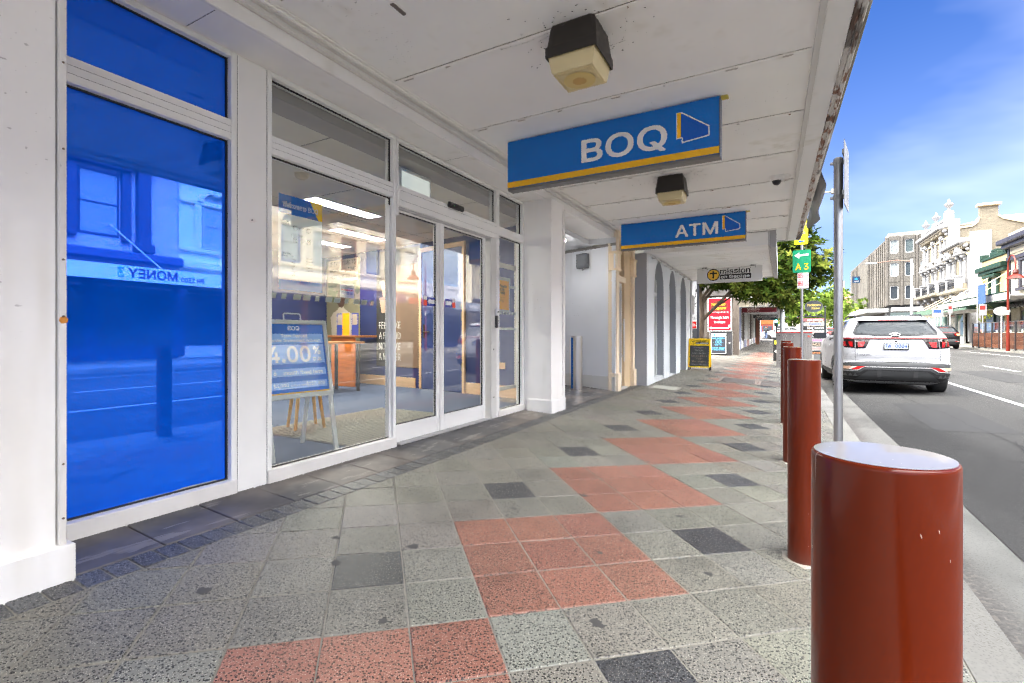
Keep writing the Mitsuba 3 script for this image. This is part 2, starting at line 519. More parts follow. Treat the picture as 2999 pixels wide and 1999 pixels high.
rng = np.random.default_rng(5)
KP = [(.578, -.06), (.579, -.0345), (.584, -.031), (.755, -.038), (.772, -.043), (.782, -.058), (.800, -.163), (.82, -.168)]
y = .05
for k in range(26):
    l = 1.8 if k < 14 else 5.0
    n = 2 if y < 8 else 4
    part('kerb', 'kerb_stone', strip([(a, b + .002 * rng.normal()) for a, b in KP], y, y + l - .006, n), tuple(np.array((.165, .162, .15)) * rng.uniform(.93, 1.05)), .9, mat='concrete', smooth=40)
    y += l
GP = [(.80, -.168), (.86, -.160), (1.0, -.146), (1.178, -.122), (1.187, -.140)]
y = -.62
for k in range(24):
    l = 3.0 if k < 8 else 6.0
    part('gutter', 'gutter_slab', strip(GP, y, y + l - .012, 3), tuple(np.array((.14, .138, .13)) * rng.uniform(.94, 1.05)), .9, mat='guttermat', smooth=40)
    y += l
# lane markings, 4 mm above the asphalt
MARK = (.34, .34, .33)


def line(x0, y0, x1, y1, w=.10):
    n = max(2, int(abs(y1 - y0) / 2) + 2)
    t = np.linspace(0, 1, n)
    xs, ys = x0 + (x1 - x0) * t, y0 + (y1 - y0) * t
    v = np.concatenate([np.stack([xs - w / 2, ys, road_z(xs - w / 2, ys) + .006], 1), np.stack([xs + w / 2, ys, road_z(xs + w / 2, ys) + .006], 1)])
    i = np.arange(n - 1)
    return trimesh.Trimesh(v, np.vstack([np.stack([i, i + n, i + n + 1], 1), np.stack([i, i + n + 1, i + 1], 1)]), process=False)


part('road', 'parking_lane_line', line(3.48, -6, 3.48, 34, .11), MARK, .7, label='long white parking lane line')
for k in range(11):
    part('road', 'lane_dash', line(6.0, -3.5 + 7.6 * k, 6.0, -.6 + 7.6 * k, .11), MARK, .7)
part('road', 'edge_line', line(9.9, -6, 9.9, 40, .10), MARK, .7)

def ribbon(pts, w, h=.004):
    p = np.array(pts, float)
    t = np.gradient(p, axis=0)
    t /= np.linalg.norm(t, axis=1, keepdims=True)
    q = np.c_[-t[:, 1], t[:, 0]] * w / 2
    a, b = p + q, p - q
    v = np.vstack([np.c_[a, road_z(a[:, 0], a[:, 1]) + h], np.c_[b, road_z(b[:, 0], b[:, 1]) + h]])
    n = len(p)
    i = np.arange(n - 1)
    return trimesh.Trimesh(v, np.vstack([np.stack([i, i + n, i + n + 1], 1), np.stack([i, i + n + 1, i + 1], 1)]), process=False)


for x0, y0, dx, n in ((1.5, 3.2, .30, 16), (2.3, 6.4, -.05, 22), (4.4, 9.0, .12, 26), (7.2, 14, -.10, 24), (2.6, 17.5, .2, 18)):
    xs = x0 + dx * np.arange(n) * .3 * .5 + np.cumsum(rng.normal(size=n) * .035)
    part('road', 'crack', ribbon(np.c_[xs, y0 + .3 * np.arange(n)], .012), (.012, .012, .012), .7)
for x0, x1, y0, y1 in ((1.75, 2.6, 8.2, 11.0), (4.6, 5.6, 15.5, 19.5)):
    part('road', 'patch', sheet(np.linspace(x0, x1, 5), np.linspace(y0, y1, 9), lambda x, y: road_z(x, y) + .0035), (.026, .026, .027), .85)
# pavers: a lattice of 300 mm units turned 45 degrees to the street
LA = .7792
A2 = np.array([math.cos(LA), math.sin(LA)])
B2 = np.array([A2[1], -A2[0]])
LO = np.array([-6.8232, 6.0281]) * .3
TONE = {'grey': (.160, .155, .132), 'red': (.222, .098, .070), 'dark': (.047, .050, .053)}


def paver_kind(i, j):
    k = (i - 2) // 3
    if 2 + 3 * k <= i <= 4 + 3 * k and -3 * k <= j <= 2 - 3 * k:
        return 'red'
    if i % 3 == 0 and (i + j) in (1, 7):
        return 'dark'
    return 'grey'


def paver_mesh(poly, dz, tilt, lift=None):
    """a paver of this outline in plan with bevelled edges, laid on the pavement's slope"""
    inner = poly.buffer(-.004, join_style=2)
    if inner.is_empty or inner.geom_type != 'Polygon' or len(inner.exterior.coords) != len(poly.exterior.coords):
        return None
    o = np.array(poly.exterior.coords)[:-1]
    q = np.array(inner.exterior.coords)[:-1]
    q = q[[int(np.argmin(((q - a) ** 2).sum(1))) for a in o]]
    n = len(o)
    c = o.mean(0)
    z = lambda p, h: gs(p[:, 0], p[:, 1]) + h + dz + (p - c) @ tilt
    v = np.vstack([np.c_[q, z(q, 0)], np.c_[o, z(o, -.004)], np.c_[o, z(o, -.012)]])
    f = [[0, i, i + 1] for i in range(1, n - 1)]
    for i in range(n):
        j = (i + 1) % n
        f += [[n + i, n + j, j], [n + i, j, i], [2 * n + i, 2 * n + j, n + j], [2 * n + i, n + j, n + i]]
    return trimesh.Trimesh(v, f, process=False)


area = sg.box(-2.402, .35, .574, 30)
hole = sg.Polygon([(-2.30, 9.62), (-1.80, 9.62), (-1.80, 10.25), (-2.30, 10.25)])
cells = []
for i in range(-20, 90):
    for j in range(-90, 30):
        c = LO + .3 * ((i + .5) * A2 + (j + .5) * B2)
        if not (-2.8 < c[0] < 1.0 and .1 < c[1] < 30):
            continue
        pts = [LO + .3 * (u * A2 + w * B2) for u, w in ((i + .009, j + .009), (i + .991, j + .009), (i + .991, j + .991), (i + .009, j + .991))]
        p = sg.Polygon(pts)
        p = sg.polygon.orient(p if area.contains(p) else p.intersection(area).simplify(.002), 1.0) if p.intersects(area) else None
        if p is None or p.is_empty or p.geom_type != 'Polygon' or p.area < .002:
            continue
        cells.append((float(np.hypot(*c)), i, j, p, c))
cells.sort(key=lambda t: t[0])
rest, n_single = {}, 0
for d, i, j, p, c in cells:
    kind = paver_kind(i, j)
    mesh = paver_mesh(p, rng.normal() * .0009, rng.normal(size=2) * .0025)
    if mesh is None:
        continue
    ang = math.degrees(math.atan2(c[0], c[1]) + YAW)
    tone = tuple(np.array(TONE[kind]) * rng.uniform(.87, 1.10) * (1 + rng.normal(size=3) * .018))
    if n_single < 300 and abs(ang) < 50 and c[1] > .6:
        n_single += 1
        part('sidewalk', 'paver', mesh, tone, .55 if kind != 'dark' else .5, mat='terrazzo')
    else:
        t = round(float(np.clip(rng.normal(), -1, 1)))
        rest.setdefault((kind, t), []).append(mesh)
vs, fs, us, at = [], [], [], 0
for (kind, t), ms in rest.items():
    m = cat(ms)
    vs.append(m.vertices)
    fs.append(m.faces + at)
    us.append(np.tile([pack(np.array(TONE[kind]) * (1 + .07 * t)), .55], (len(m.vertices), 1)))
    at += len(m.vertices)
scene['sidewalk__paver_field'] = mikit.ply((np.vstack(vs), np.vstack(fs)), 'terrazzo', uv=np.vstack(us))
stuff('sidewalk__paver_field')
part('sidewalk', 'far_paving', sheet([-2.4, -1, .574], np.linspace(30, 150, 60), lambda x, y: gs(x, y)), (.12, .112, .098), .6, mat='terrazzo')
# soldier course of small dark bricks, then slate slabs along the shopfront
sol = []
y = .06
k = 0
while y < 16.2:
    l = .1
    q = sg.Polygon([(-2.553, y + .003), (-2.410, y + .003), (-2.410, y + l - .003), (-2.553, y + l - .003)])
    m = paver_mesh(q, rng.normal() * .0008, rng.normal(size=2) * .003)
    tone = tuple(np.array((.075, .077, .078)) * rng.uniform(.75, 1.25))
    if y > .3 and not (9.6 < y < 15):
        part('sidewalk', 'edge_brick', m, tone, .5, mat='terrazzo')
    elif y < 9.6:
        sol.append(m)
    y += l
    k += 1
y = .515
while y < 6.0:
    q = sg.Polygon([(-2.955, y + .003), (-2.559, y + .003), (-2.559, y + .347), (-2.955, y + .347)])
    part('sidewalk', 'slate_slab', paver_mesh(q, rng.normal() * .0008 + .001, rng.normal(size=2) * .003), tuple(np.array((.085, .082, .085)) * rng.uniform(.8, 1.2)), .62, mat='slate')
    y += .35
for i in range(6):
    for j in range(7):
        x0, y0 = -2.559 - .38 * (i + 1), 6.02 + .38 * j
        if y0 + .1 > 8.4 + .36 * (-2.6 - x0) + .2:
            continue
        q = sg.Polygon([(x0 + .003, y0 + .003), (x0 + .377, y0 + .003), (x0 + .377, y0 + .377), (x0 + .003, y0 + .377)])
        part('sidewalk', 'slate_slab', paver_mesh(q, rng.normal() * .0006 + .001, rng.normal(size=2) * .002), tuple(np.array((.08, .076, .075)) * rng.uniform(.85, 1.15)), .3, mat='slate')
# spots of old chewing gum on the pavers
GUM = [(-1.60, 1.87, .030), (-1.78, 1.55, .024), (-2.03, 1.10, .028), (-.62, 1.79, .030), (-1.43, 2.60, .020), (-1.16, 3.08, .022), (-.55, 3.1, .022), (-1.98, 1.72, .020), (-.30, 2.45, .02), (-1.3, 1.35, .018), (-.8, 2.35, .016), (-1.0, 4.2, .022), (-.4, 4.6, .02), (-1.6, 4.8, .024), (-2.1, 3.4, .02)]
for gx_, gy_, r in GUM:
    t = np.arange(14) * 2 * math.pi / 14
    rr = r * (1 + .18 * rng.normal(size=14))
    ring = np.c_[gx_ + rr * np.cos(t), gy_ + rr * np.sin(t) * .9]
    v = np.vstack([np.c_[ring, gs(ring[:, 0], ring[:, 1]) + .0016], [[gx_, gy_, float(gs(gx_, gy_)) + .0032]]])
    part('sidewalk', 'gum_spot', trimesh.Trimesh(v, [[a, (a + 1) % 14, 14] for a in range(14)], process=False), (.048, .046, .045), .8)
# metal covers let into the pavement
acc = thing('access_cover', 'pale metal access cover set in the pavement by the grey arched wall', 'cover')
def slab(x0, x1, y0, y1, h0, h1):
    m = box(x0, x1, y0, y1, 0, h1 - h0)
    v = m.vertices.copy()
    v[:, 2] += gs(v[:, 0], v[:, 1]) + h0
    m.vertices = v
    return m
part(acc, 'frame', cat([slab(-2.24, -1.72, 9.40, 9.44, .001, .009), slab(-2.24, -1.72, 9.96, 10.0, .001, .009), slab(-2.24, -2.20, 9.44, 9.96, .001, .009), slab(-1.76, -1.72, 9.44, 9.96, .001, .009)]), (.26, .25, .22), .6, metal=0)
part(acc, 'lid', slab(-2.195, -1.765, 9.445, 9.955, .001, .007), (.36, .36, .31), .6)
for k in range(2):
    gr = thing('pavement_grate', ('left', 'right')[k] + ' dark grid panel of the double grate in the pavement beyond the bank', 'grate')
    x0 = -1.28 + .82 * k
    part(gr, 'frame', cat([slab(x0, x0 + .80, 11.9, 11.95, .001, .012), slab(x0, x0 + .80, 12.85, 12.9, .001, .012), slab(x0, x0 + .05, 11.95, 12.85, .001, .012), slab(x0 + .75, x0 + .80, 11.95, 12.85, .001, .012)]), (.20, .16, .14), .6)
    part(gr, 'backing', slab(x0 + .05, x0 + .75, 11.95, 12.85, .001, .004), (.13, .12, .115), .8)
    for b in range(9):
        part(gr, 'bar', slab(x0 + .05, x0 + .75, 12.02 + .09 * b, 12.05 + .09 * b, .004, .010), (.17, .155, .145), .6)
# moss growing in the joint behind the kerb
mv, mf = [], []
for k in range(2600):
    yy = rng.uniform(.6, 6.5)
    den = float(meshkit.noise(np.array([yy * 1.7, 3.3, 0])))
    if den < .48:
        continue
    xx = .577 + rng.normal() * .006
    h, w, a = rng.uniform(.004, .016), rng.uniform(.003, .007), rng.uniform(0, 6.28)
    b = np.array([xx, yy, float(gs(xx, yy)) - .004])
    s = len(mv)
    mv += [b + [w * math.cos(a), w * math.sin(a), 0], b - [w * math.cos(a), w * math.sin(a), 0], b + [rng.normal() * .005, rng.normal() * .005, h]]
    mf.append([s, s + 1, s + 2])
put('kerb_moss', trimesh.Trimesh(mv, mf, process=False), (.10, .17, .03), .8, mat='leaf')
labels['kerb_moss'] = {'label': 'bright green moss growing in the joint behind the kerb', 'category': 'moss', 'kind': 'stuff'}
for k in range(8):
    gut_ = k % 2 == 0
    xx, yy = (rng.uniform(.82, .98), rng.uniform(1.2, 8)) if gut_ else (rng.uniform(-1.9, 0), rng.uniform(9, 26))
    zz = float(road_z(xx, yy)) - .028 if gut_ else float(gs(xx, yy)) + .006
    s = rng.uniform(.02, .05)
    m = trimesh.Trimesh([[-s, 0, 0], [0, -s * .4, .006], [s, 0, .004], [0, s * .4, .008], [0, 0, .014]], [[0, 1, 4], [1, 2, 4], [2, 3, 4], [3, 0, 4]], process=False)
    m.apply_transform(trimesh.transformations.rotation_matrix(rng.uniform(0, 6.28), [0, 0, 1]))
    m.apply_translation([xx, yy, zz])
    solid('fallen_leaf', 'small dry brown leaf lying in the grimy gutter' if gut_ else 'small dry orange leaf lying on the pavers beyond the bank', 'leaf', m, (.32, .15, .04), .8, group='leaves in the gutter' if gut_ else 'leaves on the pavers')

# ------------------------------------------------------------------ the bank
bank = thing('bank_building', 'white shopfront of the bank with blue window, glass doors and white pillars', 'building')
PX, FX = -2.56, -2.95
ZB = .15


def gz0(x):
    return -.0573 * x


# left pillar
part(bank, 'pillar', cat([box(-3.4, PX, -6, .815, .10, 2.89)]), (.83, .82, .79), .5, mat='dirty', label='wide white pillar at the left end')
part(bank, 'pillar_trim', box(PX - .02, PX + .012, .822, .848, .29, 2.89, .004), (.70, .69, .66), .55, mat='dirty')
part(bank, 'pillar_return', box(-2.99, PX - .022, .817, .846, .12, 2.89), (.70, .69, .66), .55, mat='dirty')
part(bank, 'plinth', box(-2.99, -2.530, -6, .871, .09, .292, .004), (.80, .795, .775), .6, mat='dirty', label='scuffed white plinth of the left pillar')
for z in (2.62, 2.25, 1.9, 1.45, 1.22, .62, .40):
    part(bank, 'screw_head', cyl((PX + .012, .836, z), (PX + .0145, .836, z), .0045, n=8), (.10, .06, .04), .7)
part(bank, 'rust_patch', place(extrude(sg.Polygon([(0, 0), (.018, .004), (.022, .02), (.012, .03), (-.004, .026), (-.008, .012)]), .0015), (PX + .012, .83, 1.19), Y3, Z3), (.55, .22, .04), .8)
# right pillar
part(bank, 'pillar', box(-3.04, PX, 5.635, 6.045, .12, 2.888), (.83, .82, .79), .5, mat='dirty', label='white square pillar right of the doors')
part(bank, 'pillar_trim', box(PX + .001, PX + .014, 5.99, 6.055, .30, 2.80, .003), (.74, .73, .70), .5, mat='dirty')
part(bank, 'plinth', box(-2.90, -2.543, 5.615, 6.065, .10, .315, .004), (.80, .795, .775), .6, mat='dirty')


def window(name, y0, y1, trans, sill=True, depth=.10, label=None, blue=False):
    """one bay: frame, transom rail, upper and lower pane with black gaskets"""
    w = part(bank, name, frame_yz(FX - depth, FX, y0, y1, ZB + .02, 2.89, .035), FRAMEC, .45, label=label)
    part(w, 'transom_rail', box(FX - depth + .002, FX - .002, y0 + .035, y1 - .035, 2.345, 2.468, .004), FRAMEC, .45)
    part(w, 'rail_groove', cat([box(FX - .004, FX - .0012, y0 + .035, y1 - .035, z, z + .003) for z in (2.385, 2.425)]), (.30, .30, .29), .6)
    part(w, 'sill', box(FX - depth, FX + .012, y0 + .001, y1 - .001, ZB - .01, .252, .005), (.70, .69, .67), .5, mat='dirty')
    for za, zb in ((2.468, 2.856), (.252, 2.345)):
        g = part(w, 'pane', pane_yz(FX - .052, y0 + .035, y1 - .035, za, zb), srgb(0, 104, 250), .03, mat='film' if blue else 'glass')
        part(w, 'gasket', frame_yz(FX - .052, FX - .040, y0 + .034, y1 - .034, za - .001, zb + .001, .010, 0), (.012, .012, .013), .5)
    return w


blue = window('blue_window', .850, 1.80, True, label='window filled with bright blue film', blue=True)
part(blue, 'film_tear', flat(sg.Polygon([(0, 0), (.62, .0), (.60, .012), (.42, .016), (.36, .008), (.22, .011), (.05, .004)]), .0015, (FX - .0505, 1.10, .254), TO_STREET), (.30, .30, .30), .5)
part(bank, 'wide_mullion', box(FX - .10, FX - .0015, 1.8005, 2.0015, ZB, 2.888, .004), (.77, .765, .735), .45, label='broad white panel between the windows')
part(bank, 'mullion_groove', cat([box(FX - .002, FX + .0004, y_, y_ + .003, ZB + .02, 2.88) for y_ in (1.802, 1.998)]), (.34, .34, .33), .6)
part(bank, 'torn_sticker', flat(sg.Polygon([(0, 0), (.03, .004), (.042, .016), (.03, .03), (.008, .026), (-.008, .012)]), .001, (FX - .0005, 1.885, 1.86), TO_STREET), (.74, .70, .68), .6)
part(bank, 'torn_sticker', flat(sg.Polygon([(0, 0), (.012, .002), (.01, .01), (.002, .009)]), .001, (FX + .0008, 1.893, 1.872), TO_STREET), (.05, .03, .03), .6)
window('shop_window', 2.003, 3.222, True, label='clear window with posters beside the blue window')
# door bay
dw = part(bank, 'door_frame', cat([box(FX - .10, FX + .001, 3.2235, 3.255, 2.2, 2.889, .003), box(FX - .10, FX - .001, 4.93, 4.965, ZB, 2.889, .003), box(FX - .099, FX - .002, 3.255, 4.93, 2.856, 2.888, .003)]), FRAMEC, .45)
part(dw, 'pane', pane_yz(FX - .052, 3.255, 4.93, 2.468, 2.856), mat='glass')
part(dw, 'gasket', frame_yz(FX - .052, FX - .040, 3.254, 4.931, 2.467, 2.857, .010, 0), (.012, .012, .013), .5)
part(bank, 'door_header', box(FX - .16, FX + .004, 3.256, 4.929, 2.285, 2.468, .005), FRAMEC, .42, label='box header over the sliding doors')
part(bank, 'header_groove', cat([box(FX + .003, FX + .0052, 3.26, 4.92, z, z + .003) for z in (2.34, 2.425)]), (.30, .30, .29), .6)
part(bank, 'header_underside', box(FX - .15, FX - .01, 3.26, 4.80, 2.262, 2.284), (.40, .40, .39), .5)


def leaf(y0, y1, x, label):
    d = part(bank, 'sliding_door', cat([box(x - .04, x, y0, y0 + .062, .19, 2.28, .004), box(x - .04, x, y1 - .055, y1, .19, 2.28, .004), box(x - .039, x - .001, y0 + .062, y1 - .055, .19, .345, .004), box(x - .039, x - .001, y0 + .062, y1 - .055, 2.245, 2.279, .003)]), (.70, .695, .68), .42, label=label)
    part(d, 'pane', pane_yz(x - .02, y0 + .062, y1 - .055, .345, 2.245), mat='glass')
    part(d, 'gasket', frame_yz(x - .02, x - .010, y0 + .061, y1 - .054, .344, 2.246, .009, 0), (.012, .012, .013), .5)
    return d


leaf(3.172, 3.886, FX - .035, 'left glass leaf of the sliding doors')
leaf(3.890, 4.735, FX - .030, 'right glass leaf of the sliding doors')
part(bank, 'door_post', box(FX - .12, FX + .006, 4.80, 4.9285, ZB - .01, 2.283, .006), (.55, .545, .52), .45, label='pale post right of the sliding doors')
for z in (.42, .98):
    part(bank, 'bolt_hole', cyl((FX + .004, 4.86, z), (FX + .0075, 4.86, z), .012, n=12), (.02, .02, .02), .6)
part(bank, 'door_track', box(FX - .10, FX + .02, 3.255, 4.80, gz0(FX) + .002, .188, .003), (.33, .33, .32), .4)
sl = part(bank, 'side_light', frame_yz(FX - .10, FX, 4.967, 5.633, ZB + .02, 2.887, .035), FRAMEC, .45, label='narrow side window right of the doors')
part(sl, 'transom_rail', box(FX - .098, FX - .002, 5.002, 5.598, 2.345, 2.448, .004), FRAMEC, .45)
part(sl, 'sill', box(FX - .10, FX + .012, 4.968, 5.632, ZB - .01, .24, .005), (.70, .69, .67), .5, mat='dirty')
for za, zb in ((2.448, 2.852), (.24, 2.345)):
    part(sl, 'pane', pane_yz(FX - .052, 5.002, 5.598, za, zb), mat='glass')
    part(sl, 'gasket', frame_yz(FX - .052, FX - .040, 5.001, 5.599, za - .001, zb + .001, .010, 0), (.012, .012, .013), .5)
sensor = part(bank, 'door_sensor', box(FX + .004, FX + .045, 3.95, 4.21, 2.435, 2.49, .012), (.012, .012, .013), .25, label='small black motion sensor above the doors')
part(sensor, 'indicator', box(FX + .045, FX + .047, 4.02, 4.03, 2.455, 2.461), (.05, .6, .1), .4)
reader = part(bank, 'card_reader', box(FX + .0065, FX + .03, 4.885, 4.93, 1.23, 1.375, .005), (.03, .03, .032), .35, label='dark keypad reader on the door post')
part(reader, 'white_cover', box(FX + .0065, FX + .034, 4.883, 4.932, 1.376, 1.46, .006), (.75, .75, .75), .4)
part(reader, 'button', cyl((FX + .034, 4.907, 1.415), (FX + .037, 4.907, 1.415), .013, n=14), (.02, .02, .02), .3)
# fascia soffit and beam over the shopfront
part(bank, 'soffit', box(-3.3, -2.645, -6, 8.45, 2.890, 2.935), (.82, .81, .775), .55, mat='dirty', label='flat white soffit over the windows')
for y_ in (-.9, 1.5, 3.92, 6.3):
    part(bank, 'soffit_joint', box(-2.94, -2.66, y_, y_ + .004, 2.8885, 2.8898), (.22, .21, .2), .8)
part(bank, 'beam_face', box(-2.645, -2.615, -6, 8.45, 2.882, 2.975, .006), (.76, .755, .74), .5, mat='dirty')
part(bank, 'cornice', strip_ := cat([box(-2.66, -2.585, -6, 8.45, 2.976, 2.992, .003), box(-2.66, -2.60, -6, 8.45, 2.992, 3.02), box(-2.66, -2.565, -6, 8.45, 3.018, 3.032, .003)]), (.68, .675, .65), .55, mat='dirty')
part(bank, 'upper_wall', box(-3.6, -2.9, -30, 9.0, 3.3, 9.5), (.55, .52, .46), .7, mat='brickpaint')
part(bank, 'side_wall', box(-3.6, -3.4, -30, .5, 0, 3.3), (.55, .52, .46), .7)
# recess with the cash machine lobby
rw = [(-2.58, 8.42), (-3.80, 8.84), (-3.80, 8.92), (-2.58, 8.50)]
part(bank, 'recess_wall', extrude(sg.Polygon(rw), 2.62).apply_translation([0, 0, .12]), (.74, .755, .78), .55, mat='dirty', label='pale blue grey side wall of the recess')
part(bank, 'recess_skirting', extrude(sg.Polygon([(-2.575, 8.400), (-3.79, 8.817), (-3.79, 8.838), (-2.575, 8.421)]), .25).apply_translation([0, 0, .15]), (.66, .65, .62), .55, mat='dirty')
part(bank, 'recess_capping', extrude(sg.Polygon([(-2.575, 8.410), (-3.79, 8.827), (-3.79, 8.90), (-2.575, 8.48)]), .05).apply_translation([0, 0, 2.741]), (.25, .24, .23), .7)
part(bank, 'recess_back_wall', box(-4.10, -4.00, 7.0, 9.1, .1, 2.89), (.35, .36, .38), .6)
part(bank, 'recess_near_wall', extrude(sg.Polygon([(-3.035, 6.046), (-3.07, 6.046), (-3.07, 6.58), (-4.0, 7.05), (-4.0, 7.12), (-3.035, 6.62)]), 2.79).apply_translation([0, 0, .1]), (.62, .615, .60), .6)
part(bank, 'recess_ceiling', box(-4.05, -3.075, 6.66, 9.0, 2.80, 2.88), (.62, .63, .65), .6, mat='dirty')
part(bank, 'recess_lintel', box(-3.3, -2.58, 8.43, 8.5, 2.79, 2.89), (.60, .61, .63), .6)
jb = thing('junction_box', 'grey electrical junction box on the recess wall', 'box')
u = np.array([-1.22, .42, 0]) / np.hypot(1.22, .42)
nn = np.array([-.42, -1.22, 0]) / np.hypot(1.22, .42)
o = np.array([-2.58, 8.42, 0])
def onwall(s, z, d, mesh):
    return place(mesh, o + u * s + nn * d + np.array([0, 0, z]), -u, Z3, nn)
part(jb, 'case', onwall(.83, 2.40, .002, box(0, .25, 0, .27, 0, .10, .012)), (.15, .16, .17), .5)
part(jb, 'lid', onwall(.815, 2.42, .102, box(0, .22, 0, .23, 0, .012, .005)), (.17, .18, .19), .45)
part(jb, 'cable_gland', onwall(.70, 2.36, .05, cyl((0, 0, 0), (0, .05, 0), .013, n=10)), (.12, .12, .13), .5)
for s in (.835, .59):
    part(jb, 'latch', onwall(s, 2.47, .06, box(0, .03, 0, .035, 0, .03, .004)), (.13, .14, .15), .5)
rl = thing('recess_light', 'round white ceiling light in the recess', 'light')
part(rl, 'base', lathe([(.16, 0), (.17, .012), (.17, .03)], (-3.35, 7.6, 2.755), 28), (.6, .6, .6), .4, smooth=40)
lamp_mesh(rl + '__diffuser', lathe([(.02, 0), (.11, .008), (.15, .025), (.16, .045)], (-3.35, 7.6, 2.71), 28), (.9, .89, .87))
sb = thing('steel_bollard', 'stainless steel bollard with blue side in the recess', 'bollard')
part(sb, 'post', lathe([(.100, 0), (.100, .94), (.095, .95), (0.001, .952)], (-3.19, 8.12, .18), 28), (.62, .60, .57), .3, metal=1, smooth=40)
bs = extrude(sg.Polygon([(.103 * math.cos(t), .103 * math.sin(t)) for t in np.linspace(2.6, 4.35, 14)] + [(.1005 * math.cos(t), .1005 * math.sin(t)) for t in np.linspace(4.35, 2.6, 14)]), .90)
part(sb, 'reflective_band', bs.apply_translation([-3.19, 8.12, .2]), (.02, .12, .42), .3)

# ------------------------------------------------------------------ canopy over the pavement
can = thing('street_canopy', 'white boarded canopy over the pavement in front of the bank', 'canopy')
CZ = 3.04
SK = -.0155


def ex(x, y):
    return x + SK * (y - 3.4)


def skew(m):
    v = m.vertices.copy()
    t = np.clip((v[:, 0] + .3) / .4, 0, 1)
    v[:, 0] += SK * (v[:, 1] - 3.4) * t
    m.vertices = v
    return m


SEAM = [-1.30, -.28, .735, 1.735, 2.74, 3.745, 4.75, 5.76, 6.775, 7.79, 8.80, 9.80, 11.08]
CEILC = (.885, .872, .835)
for a, b in zip(SEAM[:-1], SEAM[1:]):
    part(can, 'ceiling_panel', skew(box(-2.60, .225, a + .0015, b - .0015, CZ + rng.normal() * .0012, CZ + .02)), tuple(np.array(CEILC) * rng.uniform(.97, 1.03)), .6, mat='dirty')
for s in SEAM[1:-1]:
    part(can, 'cover_strip', skew(box(-2.56, .185, s, s + .042, CZ - .009, CZ - .002, .002)), CEILC, .6, mat='dirty')
    part(can, 'dark_joint', skew(box(-2.56, .18, s - .0035, s - .0005, CZ - .0026, CZ + .001)), (.24, .215, .185), .9)
part(can, 'wall_trim', cat([box(-2.565, -2.545, -6, 8.45, CZ - .018, CZ - .001, .003), box(-2.535, -2.52, -6, 8.45, CZ - .010, CZ - .0015, .002)]), CEILC, .6, mat='dirty')
part(can, 'edge_trim', skew(box(.188, .226, -6, 11.08, CZ - .030, CZ + .005, .003)), (.60, .585, .55), .6, mat='dirty')
part(can, 'edge_board', skew(box(.2265, .365, -6, 11.08, CZ - .016, CZ + .02, .003)), (.78, .77, .75), .6, mat='dirty')
part(can, 'rusted_strip', skew(box(.3655, .398, -6, 11.075, CZ - .022, CZ + .02, .003)), (.55, .53, .49), .7, mat='rust', label='rusted flaking strip along the canopy edge')
part(can, 'gutter_lip', skew(box(.3985, .430, -6, 11.075, CZ - .030, CZ + .06, .004)), (.60, .58, .54), .7, mat='rust')
part(can, 'fascia', skew(box(.4305, .452, -6, 11.07, CZ - .006, CZ + .34, .003)), (.62, .60, .54), .7, mat='moss', label='mouldy outer fascia of the canopy')
part(can, 'roof', skew(box(-2.9, .42, -6, 11.06, CZ + .16, CZ + .24)), (.35, .35, .36), .6)
part(can, 'end_board', skew(box(-2.6, .40, 11.081, 11.10, CZ - .02, CZ + .3)), (.55, .54, .51), .6, mat='dirty')
part(can, 'stain_blister', skew(box(-1.96, -1.935, 2.09, 2.20, CZ - .004, CZ + .002)), (.16, .14, .12), .9)
# warped sheet sign fixed to the outside of the canopy
sp = thing('warped_sheet_sign', 'warped grey sheet sign sticking out beyond the canopy edge', 'sign')
ys_ = np.linspace(6.6, 10.15, 16)
v = []
for i, yy in enumerate(ys_):
    xo = float(np.interp(yy, [6.6, 7.35, 8.0, 8.8, 9.5, 10.15], [.39, .505, .505, .492, .565, .42]))
    for s in np.linspace(0, 1, 5):
        v.append([.385 + (xo - .385) * s, yy, 3.10 - .05 * s + .05 * math.sin(math.pi * s) * math.sin(2.2 * yy)])
v = np.array(v)
f = []
for i in range(15):
    for j in range(4):
        a = i * 5 + j
        f += [[a, a + 5, a + 6], [a, a + 6, a + 1]]
th = trimesh.Trimesh(np.vstack([v, v + [0, 0, .006]]), f + [[a + 80, c + 80, b + 80] for a, b, c in f], process=False)
part(sp, 'sheet', th, (.10, .105, .115), .4, smooth=True)
part(sp, 'bracket', cat([box(.44, .66, 8.0, 8.03, 3.12, 3.14), box(.60, .63, 7.97, 8.05, 3.10, 3.16)]), (.35, .35, .33), .5)


